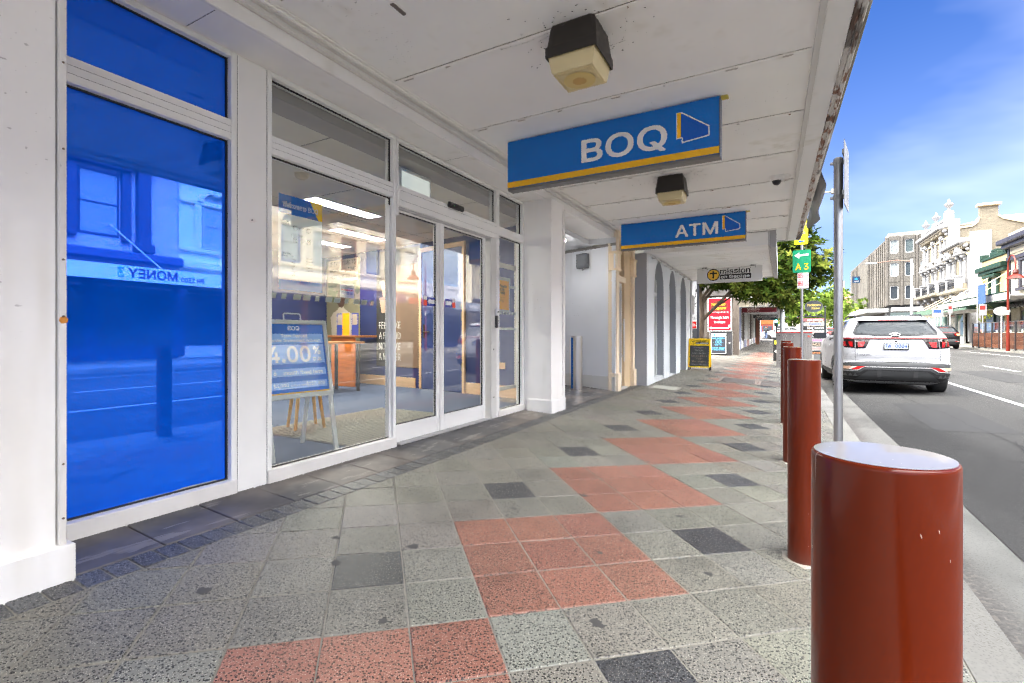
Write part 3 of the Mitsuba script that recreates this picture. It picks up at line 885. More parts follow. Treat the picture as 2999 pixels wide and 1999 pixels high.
def bulkhead(cx, cy, label):
    """square flood lamp: dark stepped housing, ribbed prismatic lens"""
    t = thing('canopy_lamp', label, 'lamp', 'square lamps under the canopy')
    zt = CZ - .001
    ring = lambda s, z: [(cx + a * s, cy + b * s, z) for a, b in ((-1, -1), (1, -1), (1, 1), (-1, 1))]
    oc = lambda s, z, c: [(cx + a * s - (c * (1 if a > 0 else -1) if e else 0), cy + b * s - (0 if e else c * (1 if b > 0 else -1)), z) for a, b in ((-1, -1), (1, -1), (1, 1), (-1, 1)) for e in (0, 1)]
    hull = lambda p: trimesh.convex.convex_hull(np.array(p))
    part(t, 'housing', hull(oc(.142, zt, .02) + oc(.160, zt - .135, .015)), (.022, .018, .014), .45)
    part(t, 'housing_skirt', cat([box(cx - .163, cx + .163, cy - .163, cy - .155, zt - .20, zt - .135, .002), box(cx - .163, cx + .163, cy + .155, cy + .163, zt - .20, zt - .135, .002), box(cx - .163, cx - .155, cy - .155, cy + .155, zt - .20, zt - .135, .002), box(cx + .155, cx + .163, cy - .155, cy + .155, zt - .20, zt - .135, .002)]), (.020, .016, .013), .45)
    part(t, 'lens', hull(ring(.148, zt - .136) + ring(.146, zt - .205) + ring(.132, zt - .285) + ring(.128, zt - .290)), (.66, .55, .30), .25)
    part(t, 'lens_face', cat([hull(ring(.124, zt - .2895) + ring(.08, zt - .297) + [(cx, cy, zt - .305)])]), (.66, .56, .31), .3)
    ribs = [box(cx - .125 + .0125 * k, cx - .1215 + .0125 * k, cy - .12, cy + .12, zt - .296, zt - .2905) for k in range(20)]
    part(t, 'lens_rib', cat(ribs), (.60, .50, .27), .3)
    part(t, 'burn_halo', lathe([(.0005, 0), (.06, .0012), (.10, .0045)], (cx, cy, zt - .3058), 18), (.62, .46, .17), .5)
    part(t, 'burn_mark', lathe([(.0005, 0), (.03, .0005), (.05, .002)], (cx, cy, zt - .3065), 18), (.50, .30, .08), .5)
    return t


bulkhead(-1.105, 2.862, 'square brown lamp with yellowed lens, above the blue hanging sign')
bulkhead(-1.155, 6.06, 'smaller looking square brown lamp between the two blue hanging signs')

def soot(t, cx, cy):
    """specks of dirt and cobweb gathered round a lamp"""
    ms = []
    for k in range(90):
        a = rng.uniform(0, 6.28)
        r = .17 + abs(rng.normal()) * .10
        s = rng.uniform(.0015, .006)
        ms.append(box(cx + r * math.cos(a) * 1.25 - s, cx + r * math.cos(a) * 1.25 + s, cy + r * math.sin(a) - s * .6, cy + r * math.sin(a) + s * .6, CZ - .0022, CZ - .0012))
    key = part(can, 'dirt_specks', cat(ms), (.12, .10, .085), .9)
    stuff(key)
    for k in range(7):
        a = rng.uniform(0, 6.28)
        p = np.array([cx + .17 * math.cos(a), cy + .17 * math.sin(a), CZ - .02])
        q = p + [rng.normal() * .14, rng.normal() * .12, .012]
        part(can, 'cobweb', tube([p, (p + q) / 2 - [0, 0, .012], q], .0009, 4), (.16, .15, .13), .9)


soot(None, -1.105, 2.862)
soot(None, -1.155, 6.06)
for s in SEAM[3:]:
    for xx in np.arange(-2.45, .1, .42):
        part(can, 'screw_head', cyl((xx + .05 * rng.normal(), s + .021, CZ - .0108), (xx, s + .021, CZ - .0088), .006, n=6), (.42, .38, .33) if rng.uniform() < .75 else (.20, .10, .05), .7)
BLUE = srgb(0, 104, 186)
GOLD = (.80, .42, .01)


def logo(t, o, s, frame):
    """the bank's mark: a gold bar beside an outlined sloping shape"""
    ox = np.array(o, float)
    out = sg.Polygon([(.16, .02), (.16, 1.0), (.20, 1.0), (1.0, .42), (1.0, .10), (.99, .08), (.24, 0), (.22, .02), (.22, .2), (.16, .2)])
    big = sg.Polygon([(0, .16), (0, 1.0), (.17, 1.0), (1.0, .40), (1.0, .10), (.97, .085), (.17, 0), (.17, .16)])
    big = affinity.scale(big, s, s, origin=(0, 0))
    inner = big.buffer(-.011 * s / .3)
    e1, e2 = (np.array(a, float) for a in frame)
    n = np.cross(e1, e2)
    part(t, 'logo_outline', flat(big.difference(inner), .003, ox, frame), (.70, .70, .68), .4)
    part(t, 'logo_field', flat(inner, .0015, ox + n * .0002, frame), srgb(0, 84, 178), .35)
    part(t, 'logo_bar', flat(affinity.scale(rect(.03, .19, .145, .985), s, s, origin=(0, 0)), .0045, ox, frame), GOLD, .4)


def hanging_bank_sign(x0, x1, y, z0, z1, word, label, thick=.11):
    t = thing('hanging_sign', label, 'sign')
    part(t, 'panel', box(x0, x1, y, y + thick, z0 + .012, z1, .004), BLUE, .3)
    part(t, 'bottom_rail', box(x0 + .001, x1 - .001, y + .004, y + thick - .004, z0 - .012, z0 + .0115, .003), (.14, .135, .13), .35, metal=0)
    part(t, 'end_cap', box(x1 + .0005, x1 + .008, y - .003, y + thick + .003, z0 - .01, z1), (.12, .14, .18), .4)
    for fr, yy, nrm, xa in ((TO_CAM, y, -1, 1), (TO_BACK, y + thick, 1, -1)):
        yo = yy + nrm * .0005
        w = x1 - x0
        o = np.array([x0 if xa > 0 else x1, yo, z0])
        e = np.array(fr[0], float)
        part(t, 'gold_stripe', flat(rect(.001, .014, w - .001, .070), .002, o, fr), GOLD, .35)
        h = .192 if word != 'ATM' else .185
        part(t, 'lettering', text(word, h, o + e * (.792 * w if word != 'ATM' else .80 * w) + Z3 * (.135 if word != 'ATM' else .13), fr, 'r', True, .004, width=.392 * w if word != 'ATM' else .335 * w), (.74, .73, .70), .4)
        logo(t, o + e * (.83 * w) + Z3 * .142, .255, fr)
    for xx in (x0 + .01, x1 + .03):
        part(t, 'ceiling_bracket', box(xx - .03, xx + .03, y + .03, y + .10, CZ - .008, CZ - .001), (.55, .45, .06), .5)
    return t


hanging_bank_sign(-2.345, -.428, 4.13, 2.565, 3.030, 'BOQ', 'nearer blue hanging sign with white letters BOQ')
hanging_bank_sign(-2.40, -.478, 8.16, 2.60, 3.030, 'ATM', 'farther blue hanging sign with white letters ATM')
cam = thing('dome_camera', 'white dome security camera under the canopy edge', 'camera')
cx, cy = -.05, 6.60
part(cam, 'base', lathe([(.052, -.055), (.075, -.045), (.078, -.012), (.088, -.008), (.088, -.001)], (cx, cy, CZ), 26), (.72, .71, .69), .35, smooth=40)
part(cam, 'dome', lathe([(.001, -.105), (.022, -.100), (.040, -.085), (.050, -.062), (.051, -.05)], (cx, cy, CZ), 22), (.015, .016, .018), .04, smooth=True)
part(cam, 'mount_plate', cyl((cx + .05, cy + .02, CZ - .012), (cx + .05, cy + .02, CZ - .0015), .10, n=24), (.66, .655, .63), .5)

# ------------------------------------------------------------------ inside the bank
NAVY = srgb(36, 48, 92)
TIMBER = srgb(206, 170, 128)
room = thing('bank_interior', 'inside of the bank seen through the glass: blue carpet, navy walls and timber trim', 'room')
FL = .185
part(room, 'carpet', box(-8.6, -3.06, -.5, 7.3, FL - .05, FL), (.045, .06, .10), .95)
part(room, 'left_wall', box(-8.6, -3.1, .50, .58, FL, 2.8), (.30, .30, .32), .8)
part(room, 'back_wall', box(-8.7, -8.6, -.5, 7.3, FL, 2.8), NAVY, .7)
rwall = [(-3.072, 6.36), (-3.30, 6.40), (-5.6, 6.82), (-8.6, 7.20), (-8.6, 7.35), (-3.30, 6.53), (-3.072, 6.50)]
part(room, 'right_wall', extrude(sg.Polygon(rwall), 2.64).apply_translation([0, 0, FL]), NAVY, .7)
part(room, 'skirting_board', extrude(sg.Polygon([(-3.36, 6.396), (-4.56, 6.615), (-4.56, 6.63), (-3.36, 6.411)]), .18).apply_translation([0, 0, FL + .001]), TIMBER, .5, mat='wood')
part(room, 'skirting_board', extrude(sg.Polygon([(-5.8, 6.83), (-8.5, 7.17), (-8.5, 7.185), (-5.8, 6.845)]), .18).apply_translation([0, 0, FL + .001]), TIMBER, .5, mat='wood')
ud = np.array([-2.3, .42, 0]) / np.hypot(2.3, .42)
nd = np.array([-.42, -2.3, 0]) / np.hypot(2.3, .42)
od = np.array([-3.30, 6.40, 0])
onw = lambda m: place(m, od, ud, Z3, nd)
dr_ = part(room, 'door', onw(box(1.33, 2.36, FL + .01, 2.62, .012, .03)), srgb(40, 54, 100), .45, label='navy inner door with timber frame')
part(dr_, 'frame', onw(cat([box(1.27, 1.33, FL, 2.70, .005, .045, .004), box(2.36, 2.42, FL, 2.70, .005, .045, .004), box(1.33, 2.36, 2.62, 2.70, .006, .044, .004)])), TIMBER, .5, mat='wood')
part(dr_, 'handle', onw(cat([box(2.27, 2.31, 1.10, 1.33, .03, .042, .003), box(2.12, 2.30, 1.19, 1.212, .05, .066, .004)])), (.05, .045, .04), .3)
for z in (.55, 1.4, 2.3):
    part(dr_, 'hinge', onw(cyl((1.335, z, .04), (1.335, z + .12, .04), .010, n=8)), (.3, .27, .2), .35, metal=1)
part(room, 'side_window', cat([frame_yz(-3.47, -3.43, 5.72, 6.36, FL + .18, 2.62, .05), box(-3.47, -3.43, 5.77, 6.31, 2.1, 2.16)]), (.60, .57, .50), .5, label='pale inner window frame beside the side window')
for z in (1.22, 1.82):
    part(room, 'glass_clip', box(-3.43, -3.40, 5.77, 6.31, z, z + .03, .003), (.55, .60, .56), .3)
part(room, 'socket_plate', onw(box(.42, .55, .62, .72, .001, .012, .003)), TIMBER, .5)
part(room, 'socket_plate', onw(box(.42, .55, 1.76, 1.86, .001, .012, .003)), TIMBER, .5)
# suspended ceiling: tiles with dark grid lines between
IC = 2.80
for i in range(5):
    for j in range(6):
        x1, y1 = -3.07 - 1.12 * i, .58 + 1.12 * j
        part(room, 'ceiling_tile', box(x1 - 1.11, x1 - .01, y1 + .01, y1 + 1.11, IC, IC + .02), tuple(np.array((.60, .56, .46)) * rng.uniform(.95, 1.05)), .8)
part(room, 'bulkhead', box(-3.29, -3.056, .5, 6.6, 2.79, 2.888), (.30, .29, .27), .7)
part(room, 'slab', box(-8.7, -3.302, -.5, 7.4, 2.84, 2.95), (.3, .3, .3), .8)
part(room, 'ceiling_grid', box(-8.6, -3.06, .55, 7.3, IC + .004, IC + .018), (.20, .19, .17), .7)
def down_rect(x0, x1, y0, y1, z):
    return trimesh.Trimesh([[x0, y0, z], [x0, y1, z], [x1, y1, z], [x1, y0, z]], [[0, 1, 2], [0, 2, 3]], process=False)


LED = [(-5.09, -4.86, 3.92, 5.0, 'long lit ceiling panel in the front row inside the bank'), (-7.25, -7.02, 5.4, 6.45, 'lit ceiling panel farthest back inside the bank'), (-5.2, -4.97, 1.5, 2.6, 'lit ceiling panel at the left edge of the clear window'), (-6.2, -5.97, 5.25, 6.3, 'lit ceiling panel near the right navy wall'), (-7.3, -7.07, 2.9, 3.9, 'lit ceiling panel at the back left')]
for a, b, c_, d_, lab in LED:
    t = thing('ceiling_light', lab, 'light', 'lit ceiling panels inside the bank')
    part(t, 'frame', frame_yz(0, 0, 0, 1, 0, 1, .1) if False else cat([box(a - .02, b + .02, c_ - .02, c_, IC - .012, IC - .001), box(a - .02, b + .02, d_, d_ + .02, IC - .012, IC - .001), box(a - .02, a, c_, d_, IC - .012, IC - .001), box(b, b + .02, c_, d_, IC - .012, IC - .001)]), (.7, .7, .7), .5)
    lamp_mesh(uniq(t + '__diffuser'), down_rect(a, b, c_, d_, IC - .006), (2.4, 2.3, 2.05))
exl = thing('emergency_light', 'white lit emergency light box above the doors behind the glass', 'light')
part(exl, 'back_box', box(-3.245, -3.162, 3.48, 3.99, 2.435, 2.755, .02), (.74, .76, .74), .4)
lamp_mesh(exl + '__lit_face', pane_yz(-3.160, 3.525, 3.945, 2.475, 2.715), (.0125, .0135, .0127))
for k, (a, b) in enumerate([(-4.3, 3.3), (-6.1, 4.4)]):
    t = thing('smoke_detector', ('cream smoke detector near the welcome poster', 'cream smoke detector deeper in the bank')[k], 'detector')
    put(t, lathe([(.03, -.06), (.055, -.045), (.07, -.02), (.07, -.001)], (a, b, IC), 18), (.55, .47, .33), .5, smooth=40)
# A-frame notice just inside the window
af = thing('deposit_sign_stand', 'silver framed stand with blue 4.00% term deposit poster inside the window', 'sign')
o = np.array([-3.34, 2.275, FL])
fu = np.array([.07, .565, 0]) / np.hypot(.07, .565)
fn = np.array([.565, -.07, 0]) / np.hypot(.07, .565)
tl = math.radians(11)
up = Z3 * math.cos(tl) - fn * math.sin(tl)
nn = fn * math.cos(tl) + Z3 * math.sin(tl)
AW, A0, A1 = .60, .46, 1.10
onA = lambda m, oo=o: place(m, oo, fu, up, nn)
SILV = (.55, .58, .55)
part(af, 'frame', onA(cat([box(0, AW, A1 - .035, A1, 0, .022, .004), box(0, AW, A0, A0 + .04, 0, .022, .004), box(0, .035, A0 + .04, A1 - .035, .001, .021, .004), box(AW - .035, AW, A0 + .04, A1 - .035, .001, .021, .004)])), SILV, .35)
for s in (.01, AW - .05):
    part(af, 'leg', onA(box(s, s + .038, -.01, A0, .002, .02, .003)), SILV, .35)
bu = Z3 * math.cos(tl) + fn * math.sin(tl)
ob = o - fn * .46
for s in (.03, AW - .07):
    part(af, 'rear_leg', place(box(s, s + .036, 0, A1 - .02, -.02, 0, .003), ob, fu, bu, nn), SILV, .4)
part(af, 'handle', onA(tube([(AW * .38, A1, .01), (AW * .38, A1 + .045, .01), (AW * .40, A1 + .055, .01), (AW * .60, A1 + .055, .01), (AW * .62, A1 + .045, .01), (AW * .62, A1, .01)], .006)), (.65, .66, .65), .3, metal=1)
po = part(af, 'poster', onA(box(.034, AW - .034, A0 + .038, A1 - .034, .006, .012)), srgb(20, 104, 200), .25)
for z0, z1 in ((.905, .985), (.74, .895), (.64, .70), (.54, .595)):
    part(po, 'pale_band', onA(box(.05, AW - .05, z0, z1, .0122, .0135)), srgb(140, 185, 240), .3)
part(po, 'gold_line', onA(box(.036, AW - .036, A0 + .04, A0 + .05, .0122, .0138)), GOLD, .4)
lt = []
tA = lambda s, h, x, z, al='c', **k: lt.append(onA(text(s, h, (x, z, .014), (X3, Y3), al, **k)))
tA('BOQ', .034, .30, 1.015, bold=True)
tA('Term Deposit', .026, .30, .955, bold=True)
tA('Premier Investment Account', .024, .30, .918, width=.46, bold=True)
tA('4.00', .125, .245, .755, bold=True, width=.36)
tA('%', .062, .485, .815, bold=True)
tA('p.a.', .036, .485, .76, bold=True)
tA('6', .032, .11, .652, bold=True)
tA('month fixed term', .030, .35, .652, width=.34, bold=True)
tA('$5,000', .026, .15, .557, bold=True)
tA('to less than', .018, .295, .557)
tA('$250,000', .026, .445, .557, bold=True)
part(po, 'lettering', cat(lt), (.95, .95, .95), .4)
# things stuck to the glass (inner face)
GX = FX - .056


def on_glass(y0, z0, mesh, d=0.0):
    """local x towards +y, y up, on the inside of the panes, facing the street"""
    return place(mesh, (GX - .004 + d, y0, z0), Y3, Z3)


wp = thing('welcome_poster', 'blue and pale green welcome poster stuck inside the clear window', 'poster')
part(wp, 'sheet', on_glass(2.125, 1.46, extrude(rect(0, 0, .36, .66), .001)), (.88, .95, .90), .5)
part(wp, 'blue_head', on_glass(2.125, 1.46, extrude(rect(.0, .53, .36, .66), .0012), .001), srgb(0, 104, 190), .4)
part(wp, 'yellow_corner', on_glass(2.125, 1.46, extrude(sg.Polygon([(.25, .66), (.36, .66), (.36, .53), (.325, .53)]), .0014), .001), srgb(245, 205, 20), .4)
part(wp, 'blue_foot', on_glass(2.125, 1.46, extrude(rect(0, 0, .36, .07), .0012), .001), srgb(0, 112, 205), .4)
tt = [text('Welcome to', .036, (.03, .575, 0), (X3, Y3), width=.19, bold=True), text('BOQ', .036, (.235, .575, 0), (X3, Y3), width=.085)]
part(wp, 'heading', on_glass(2.125, 1.46, cat(tt), .0032), (.78, .80, .80), .4)
ic = []
for (cx, cy) in ((.13, .44), (.185, .44), (.24, .44), (.13, .355), (.185, .355), (.24, .355)):
    ic.append(sg.Point(cx, cy).buffer(.018).difference(sg.Point(cx, cy).buffer(.0145)))
ic[1] = rrect(.165, .43, .205, .452, .009).difference(rrect(.168, .433, .202, .449, .007))
ic[3] = rect(.115, .338, .146, .364).difference(rect(.118, .341, .143, .361)).union(sg.Point(.1305, .366).buffer(.012).difference(sg.Point(.1305, .366).buffer(.009)))
ic[4] = rect(.168, .35, .205, .366).difference(rect(.171, .353, .202, .363))
ic[5] = ic[5].union(sg.LineString([(.222, .335), (.258, .377)]).buffer(.0018))
part(wp, 'icons', on_glass(2.125, 1.46, cat([extrude(g, .001) for g in ic]), .0012), (.06, .09, .07), .5)
bars = [rect(.10, .235 - .022 * k, .10 + .02 + .02 * ((k * 7) % 4) / 3, .240 - .022 * k) for k in range(7)] + [rect(.22, .235 - .022 * k, .275, .239 - .022 * k) for k in range(5)] + [rect(.10, .397 - .008 * k, .21, .399 - .008 * k) for k in range(3)]
part(wp, 'small_print', on_glass(2.125, 1.46, cat([extrude(g, .001) for g in bars]), .0012), (.12, .17, .14), .5)
part(wp, 'small_heads', on_glass(2.125, 1.46, cat([text('Please', .013, (.025, .472, 0), (X3, Y3)), text('remove', .013, (.025, .455, 0), (X3, Y3)), text('Opening', .013, (.025, .248, 0), (X3, Y3)), text('hours', .013, (.025, .231, 0), (X3, Y3))]), .0012), (.10, .14, .12), .5)
nt = thing('security_notice', 'small white emergency hotline notice stuck on the clear window', 'notice')
part(nt, 'sheet', on_glass(2.655, 1.44, extrude(rect(0, 0, .14, .105), .001)), (.66, .70, .72), .4)
part(nt, 'number', on_glass(2.655, 1.44, text('1300 787 151', .020, (.07, .026, 0), (X3, Y3), 'c', True, width=.115), .0012), (.05, .16, .42), .5)
part(nt, 'red_line', on_glass(2.655, 1.44, text('24 Hour Emergency Hotline', .010, (.07, .056, 0), (X3, Y3), 'c', True, width=.125), .0012), (.60, .03, .03), .5)
part(nt, 'small_print', on_glass(2.655, 1.44, cat([text('BOQ Security and', .009, (.07, .087, 0), (X3, Y3), 'c'), text('Property Operations', .009, (.07, .074, 0), (X3, Y3), 'c')]), .0012), (.12, .2, .32), .5)
part(bank, 'manifestation_dots', cat([on_glass(2.045 + .092 * k + (.012 if k % 3 else 0), 1.395, extrude(affinity.skew(rect(0, 0, .036 if k % 3 == 1 else .062, .038), 14), .001)) for k in range(11)]), (.48, .52, .46), .6, label='row of frosted marker squares across the glass')
part(bank, 'manifestation_dots', cat([on_glass(5.03 + .075 * k, 1.40, extrude(affinity.skew(rect(0, 0, .045, .04), 14), .001)) for k in range(7)]), (.40, .44, .40), .6)
for nm, y0, flip, x in (('arrow_sticker', 3.655, 1, FX - .052), ('arrow_sticker', 3.965, -1, FX - .047)):
    t = thing(nm, ('left pointing white arrow sticker on blue on the left door leaf', 'right pointing white arrow sticker on blue on the right door leaf')[flip < 0], 'sticker')
    g = lambda p, d: place(extrude(affinity.scale(p, flip, 1, origin=(.1, 0)), .001), (x + d, y0, 1.43), Y3, Z3)
    part(t, 'field', g(rect(.055, 0, .17, .085), 0), srgb(30, 50, 150), .4)
    part(t, 'arrow', g(sg.Polygon([(.06, .042), (.085, .075), (.085, .062), (.168, .062), (.168, .022), (.085, .022), (.085, .01)]), .0012), (.74, .75, .76), .4)
    part(t, 'red_tag', g(rect(.0, 0, .052, .055), 0), (.72, .05, .02), .4)
    part(t, 'white_tag', g(rect(.0, .056, .052, .092), 0), (.7, .7, .7), .4)
cn = thing('closed_notice', 'yellow notice reading closed for public holiday on the side window', 'notice')
part(cn, 'sleeve', on_glass(5.07, 1.46, extrude(rect(-.02, -.025, .29, .40), .0006)), (.52, .56, .50), .3)
part(cn, 'sheet', on_glass(5.08, 1.46, extrude(rect(.02, 0, .25, .36), .001), .001), srgb(240, 170, 20), .5)
part(cn, 'lettering', on_glass(5.08, 1.46, cat([text('Closed for', .036, (.03, .27, 0), (X3, Y3), bold=True, width=.17), text('public', .036, (.03, .232, 0), (X3, Y3), bold=True, width=.11), text('holiday', .036, (.03, .192, 0), (X3, Y3), bold=True, width=.12)]), .0022), (.25, .16, .02), .5)
part(cn, 'small_print', on_glass(5.08, 1.46, cat([extrude(rect(.03, .15 - .012 * k, .13 - .02 * (k % 2), .153 - .012 * k), .001) for k in range(6)]), .0022), (.3, .18, .02), .5)
# posters, counter and furniture deeper in
WX = np.array([3, -.38, 0]) / np.hypot(3, .38)
WN = np.cross(WX, Z3)


def onB(y0, z0, m, d=.0):
    """on the navy wall: y0 metres from its far end towards the doors"""
    return place(m, np.array([-8.6, 7.20, z0]) + WX * y0 + WN * (.006 + d), WX, Z3)





def torso(col, skin, hair, w=1.0):
    """printed figure seen from behind, as flat shapes of one poster"""
    body = sg.Polygon([(.18, 0), (.14, .55), (.10, .88), (.20, .98), (.36, 1.04), (.40, 1.10), (.56, 1.10), (.60, 1.04), (.78, .97), (.86, .80), (.80, .55), (.80, 0)]).buffer(.03).buffer(-.03)
    arm = sg.LineString([(.80, .88), (.93, .58), (.70, .34)]).buffer(.075)
    fore = sg.LineString([(.90, .62), (.86, .46), (.42, .30)]).buffer(.055)
    head = affinity.scale(sg.Point(.48, 1.27).buffer(.5), .30, .38)
    return [(body, col), (arm, col), (fore, skin), (head, hair)]


mural = thing('wall_poster', 'printed poster of a person in a khaki shirt seen from behind on the bank wall', 'poster')
part(mural, 'backing', onB(.05, .62, extrude(rect(0, 0, 1.15, 2.1), .004)), (.22, .20, .12), .6)
part(mural, 'foliage_print', onB(.05, .62, cat([extrude(sg.Point(rng.uniform(.05, 1.1), rng.uniform(1.25, 1.75)).buffer(rng.uniform(.03, .09)), .001) for k in range(26)]), .0045), (.10, .13, .05), .7)
for k, (g, c_) in enumerate(torso((.52, .44, .33), (.62, .36, .24), (.09, .05, .03))):
    part(mural, 'figure_print', onB(.10, .64, extrude(g, .001), .006 + .0014 * k), c_, .7)
part(mural, 'lettering', onB(.05, .62, cat([text('IF IT\'S TIME TO', .085, (.58, 1.98, 0), (X3, Y3), 'c', width=.9), text('MOVE, IT\'S TIME', .085, (.58, 1.84, 0), (X3, Y3), 'c', width=.9), text('TO TALK TO US', .085, (.58, 1.70, 0), (X3, Y3), 'c', width=.9)]), .007), (.05, .04, .035), .7)
part(mural, 'lettering_panel', onB(.05, .62, extrude(rect(.06, 1.64, 1.09, 2.1), .001), .0052), (.50, .40, .29), .7)
m2 = thing('wall_poster', 'dark poster reading feel like a friend with stacked clay pots on the bank wall', 'poster')
part(m2, 'backing', onB(1.72, .55, extrude(rect(0, 0, 1.2, 2.2), .004)), (.035, .034, .032), .6)
part(m2, 'plaster_print', onB(1.72, .55, extrude(rect(.55, 0, 1.2, 1.9), .001), .0045), (.17, .11, .07), .7)
part(m2, 'pot_print', onB(1.72, .55, cat([extrude(sg.Polygon([(.16, 1.02), (.55, 1.02), (.62, 1.3), (.09, 1.3)]), .001), extrude(sg.Polygon([(.20, 1.32), (.52, 1.32), (.60, 1.62), (.12, 1.62)]), .001)]), .0060), (.42, .30, .21), .7)
part(m2, 'pot_rim_print', onB(1.72, .55, cat([extrude(affinity.scale(sg.Point(.36, 1.61).buffer(.5), .50, .10), .001), extrude(affinity.scale(sg.Point(.355, 1.30).buffer(.5), .55, .07), .001)]), .0074), (.30, .20, .14), .7)
part(m2, 'lettering', onB(1.72, .55, cat([text(s, .13, (.08, .72 - .20 * k, 0), (X3, Y3), width=.62) for k, s in enumerate(('FEEL LIKE', 'A FRIEND', 'NOT LIKE', 'A NUMBER'))]), .006), (.62, .60, .56), .7)
mn = thing('wall_screen', 'dark wall screen on the far end wall of the bank', 'screen')
put(mn, place(box(0, 1.15, 0, .7, .03, .08, .01), (-8.595, 3.6, 1.35), Y3, Z3), (.012, .013, .018), .15)
ct = thing('service_counter', 'orange timber service counter at the back of the bank', 'counter')
part(ct, 'front_panel', box(-7.52, -6.92, 6.42, 6.47, FL, 1.10, .004), srgb(205, 112, 40), .5, mat='wood')
part(ct, 'end_panel', box(-7.52, -7.47, 6.475, 6.95, FL, 1.10, .004), srgb(190, 102, 38), .5, mat='wood')
part(ct, 'top', box(-7.58, -6.86, 6.38, 6.96, 1.101, 1.14, .005), srgb(160, 96, 45), .45, mat='wood')
for k in range(2):
    s_ = thing('brochure_stand', ('blue brochure stand on the counter, left one', 'blue brochure stand on the counter, right one')[k], 'stand')
    part(s_, 'card', place(box(0, .17, 0, .42, 0, .012), (-7.5 + .40 * k, 6.55, 1.141), X3, Z3), srgb(60, 70, 140), .5)
    part(s_, 'photo', place(box(.02, .15, .20, .40, .0125, .014), (-7.5 + .40 * k, 6.55, 1.141), X3, Z3), (.34, .27, .22), .5)
yn = thing('yellow_flyer', 'yellow flyer standing on the counter between the brochure stands', 'flyer')
put(yn, place(box(0, .18, 0, .42, 0, .004), (-7.30, 6.50, 1.142), X3, Z3), srgb(240, 165, 20), .5)
tb = thing('high_table', 'timber topped table in front of the counter', 'table')
part(tb, 'top', box(-7.0, -6.3, 4.9, 6.1, 1.0, 1.035, .005), srgb(160, 110, 66), .5, mat='wood')
for a in (-6.92, -6.38):
    for b in (4.98, 6.02):
        part(tb, 'leg', box(a - .02, a + .02, b - .02, b + .02, FL, .999), (.03, .028, .027), .5)
orp = part(room, 'orange_post', box(-5.9, -5.82, 2.52, 2.60, FL, 2.79), srgb(205, 140, 40), .5)
for i, (a, b) in enumerate([(-4.7, 2.75), (-4.3, 3.35)]):
    t = thing('stool', ('round stool with timber legs behind the deposit stand', 'second round stool with timber legs, nearer the doors')[i], 'stool')
    part(t, 'seat', lathe([(.16, 0), (.19, .02), (.19, .07), (.16, .09)], (a, b, FL + .46), 20), srgb(30, 55, 110), .7, smooth=40)
    for k in range(4):
        q = k * math.pi / 2 + .4
        part(t, 'leg', cyl((a + .20 * math.cos(q), b + .20 * math.sin(q), FL + .001), (a + .13 * math.cos(q), b + .13 * math.sin(q), FL + .459), .014, .019, n=10), srgb(205, 160, 95), .5, mat='wood')
mat_ = thing('ribbed_mat', 'ribbed pale entrance mat inside the sliding doors', 'mat')
part(mat_, 'base', box(-4.6, -3.12, 2.95, 4.75, FL + .001, FL + .006), (.09, .09, .10), .9)
for k in range(24):
    part(mat_, 'rib', box(-4.58 + .061 * k, -4.553 + .061 * k, 2.97, 4.73, FL + .006, FL + .011), (.20, .19, .15), .7)
pl = thing('office_plant', 'leafy green plant in the bank corner', 'plant')
part(pl, 'pot', lathe([(.12, 0), (.16, .3), (.155, .31)], (-6.8, 3.2, FL), 16), (.35, .34, .32), .6)
lv, lf = [], []
for k in range(140):
    a, r, z = rng.uniform(0, 6.28), rng.uniform(.02, .42), rng.uniform(.4, 1.4)
    c_ = np.array([-6.8 + r * math.cos(a), 3.2 + r * math.sin(a), FL + z])
    d_ = np.array([math.cos(a), math.sin(a), rng.uniform(-.6, .5)])
    s_ = np.cross(d_, Z3)
    s_ /= np.linalg.norm(s_)
    b = len(lv)
    lv += [c_, c_ + d_ * .08 + s_ * .03, c_ + d_ * .18, c_ + d_ * .08 - s_ * .03]
    lf += [[b, b + 1, b + 2], [b, b + 2, b + 3]]
part(pl, 'foliage', trimesh.Trimesh(lv, lf, process=False), (.06, .13, .04), .5, mat='leaf')

# ------------------------------------------------------------------ the cream doorway and the grey arched building next door
cd = thing('cream_doorway_building', 'narrow cream painted shop doorway between the bank and the grey arches', 'building')
CREAM = srgb(228, 212, 186)
CX = -2.56


def pilaster(y0, y1, name='pilaster'):
    p = part(cd, name, box(CX - .16, CX, y0 + .02, y1 - .02, .10, 2.88, .003), CREAM, .55, mat='dirty')
    part(p, 'base', box(CX - .15, CX + .03, y0, y1, .10, .47, .006), CREAM, .55, mat='dirty')
    part(p, 'capital', cat([box(CX - .15, CX + .025, y0 + .005, y1 - .005, 2.33, 2.62, .005), box(CX - .15, CX + .042, y0 - .012, y1 + .012, 2.60, 2.645, .006), box(CX - .15, CX + .036, y0 - .006, y1 + .006, 2.30, 2.335, .005)]), srgb(236, 216, 184), .5, mat='dirty')
    return p


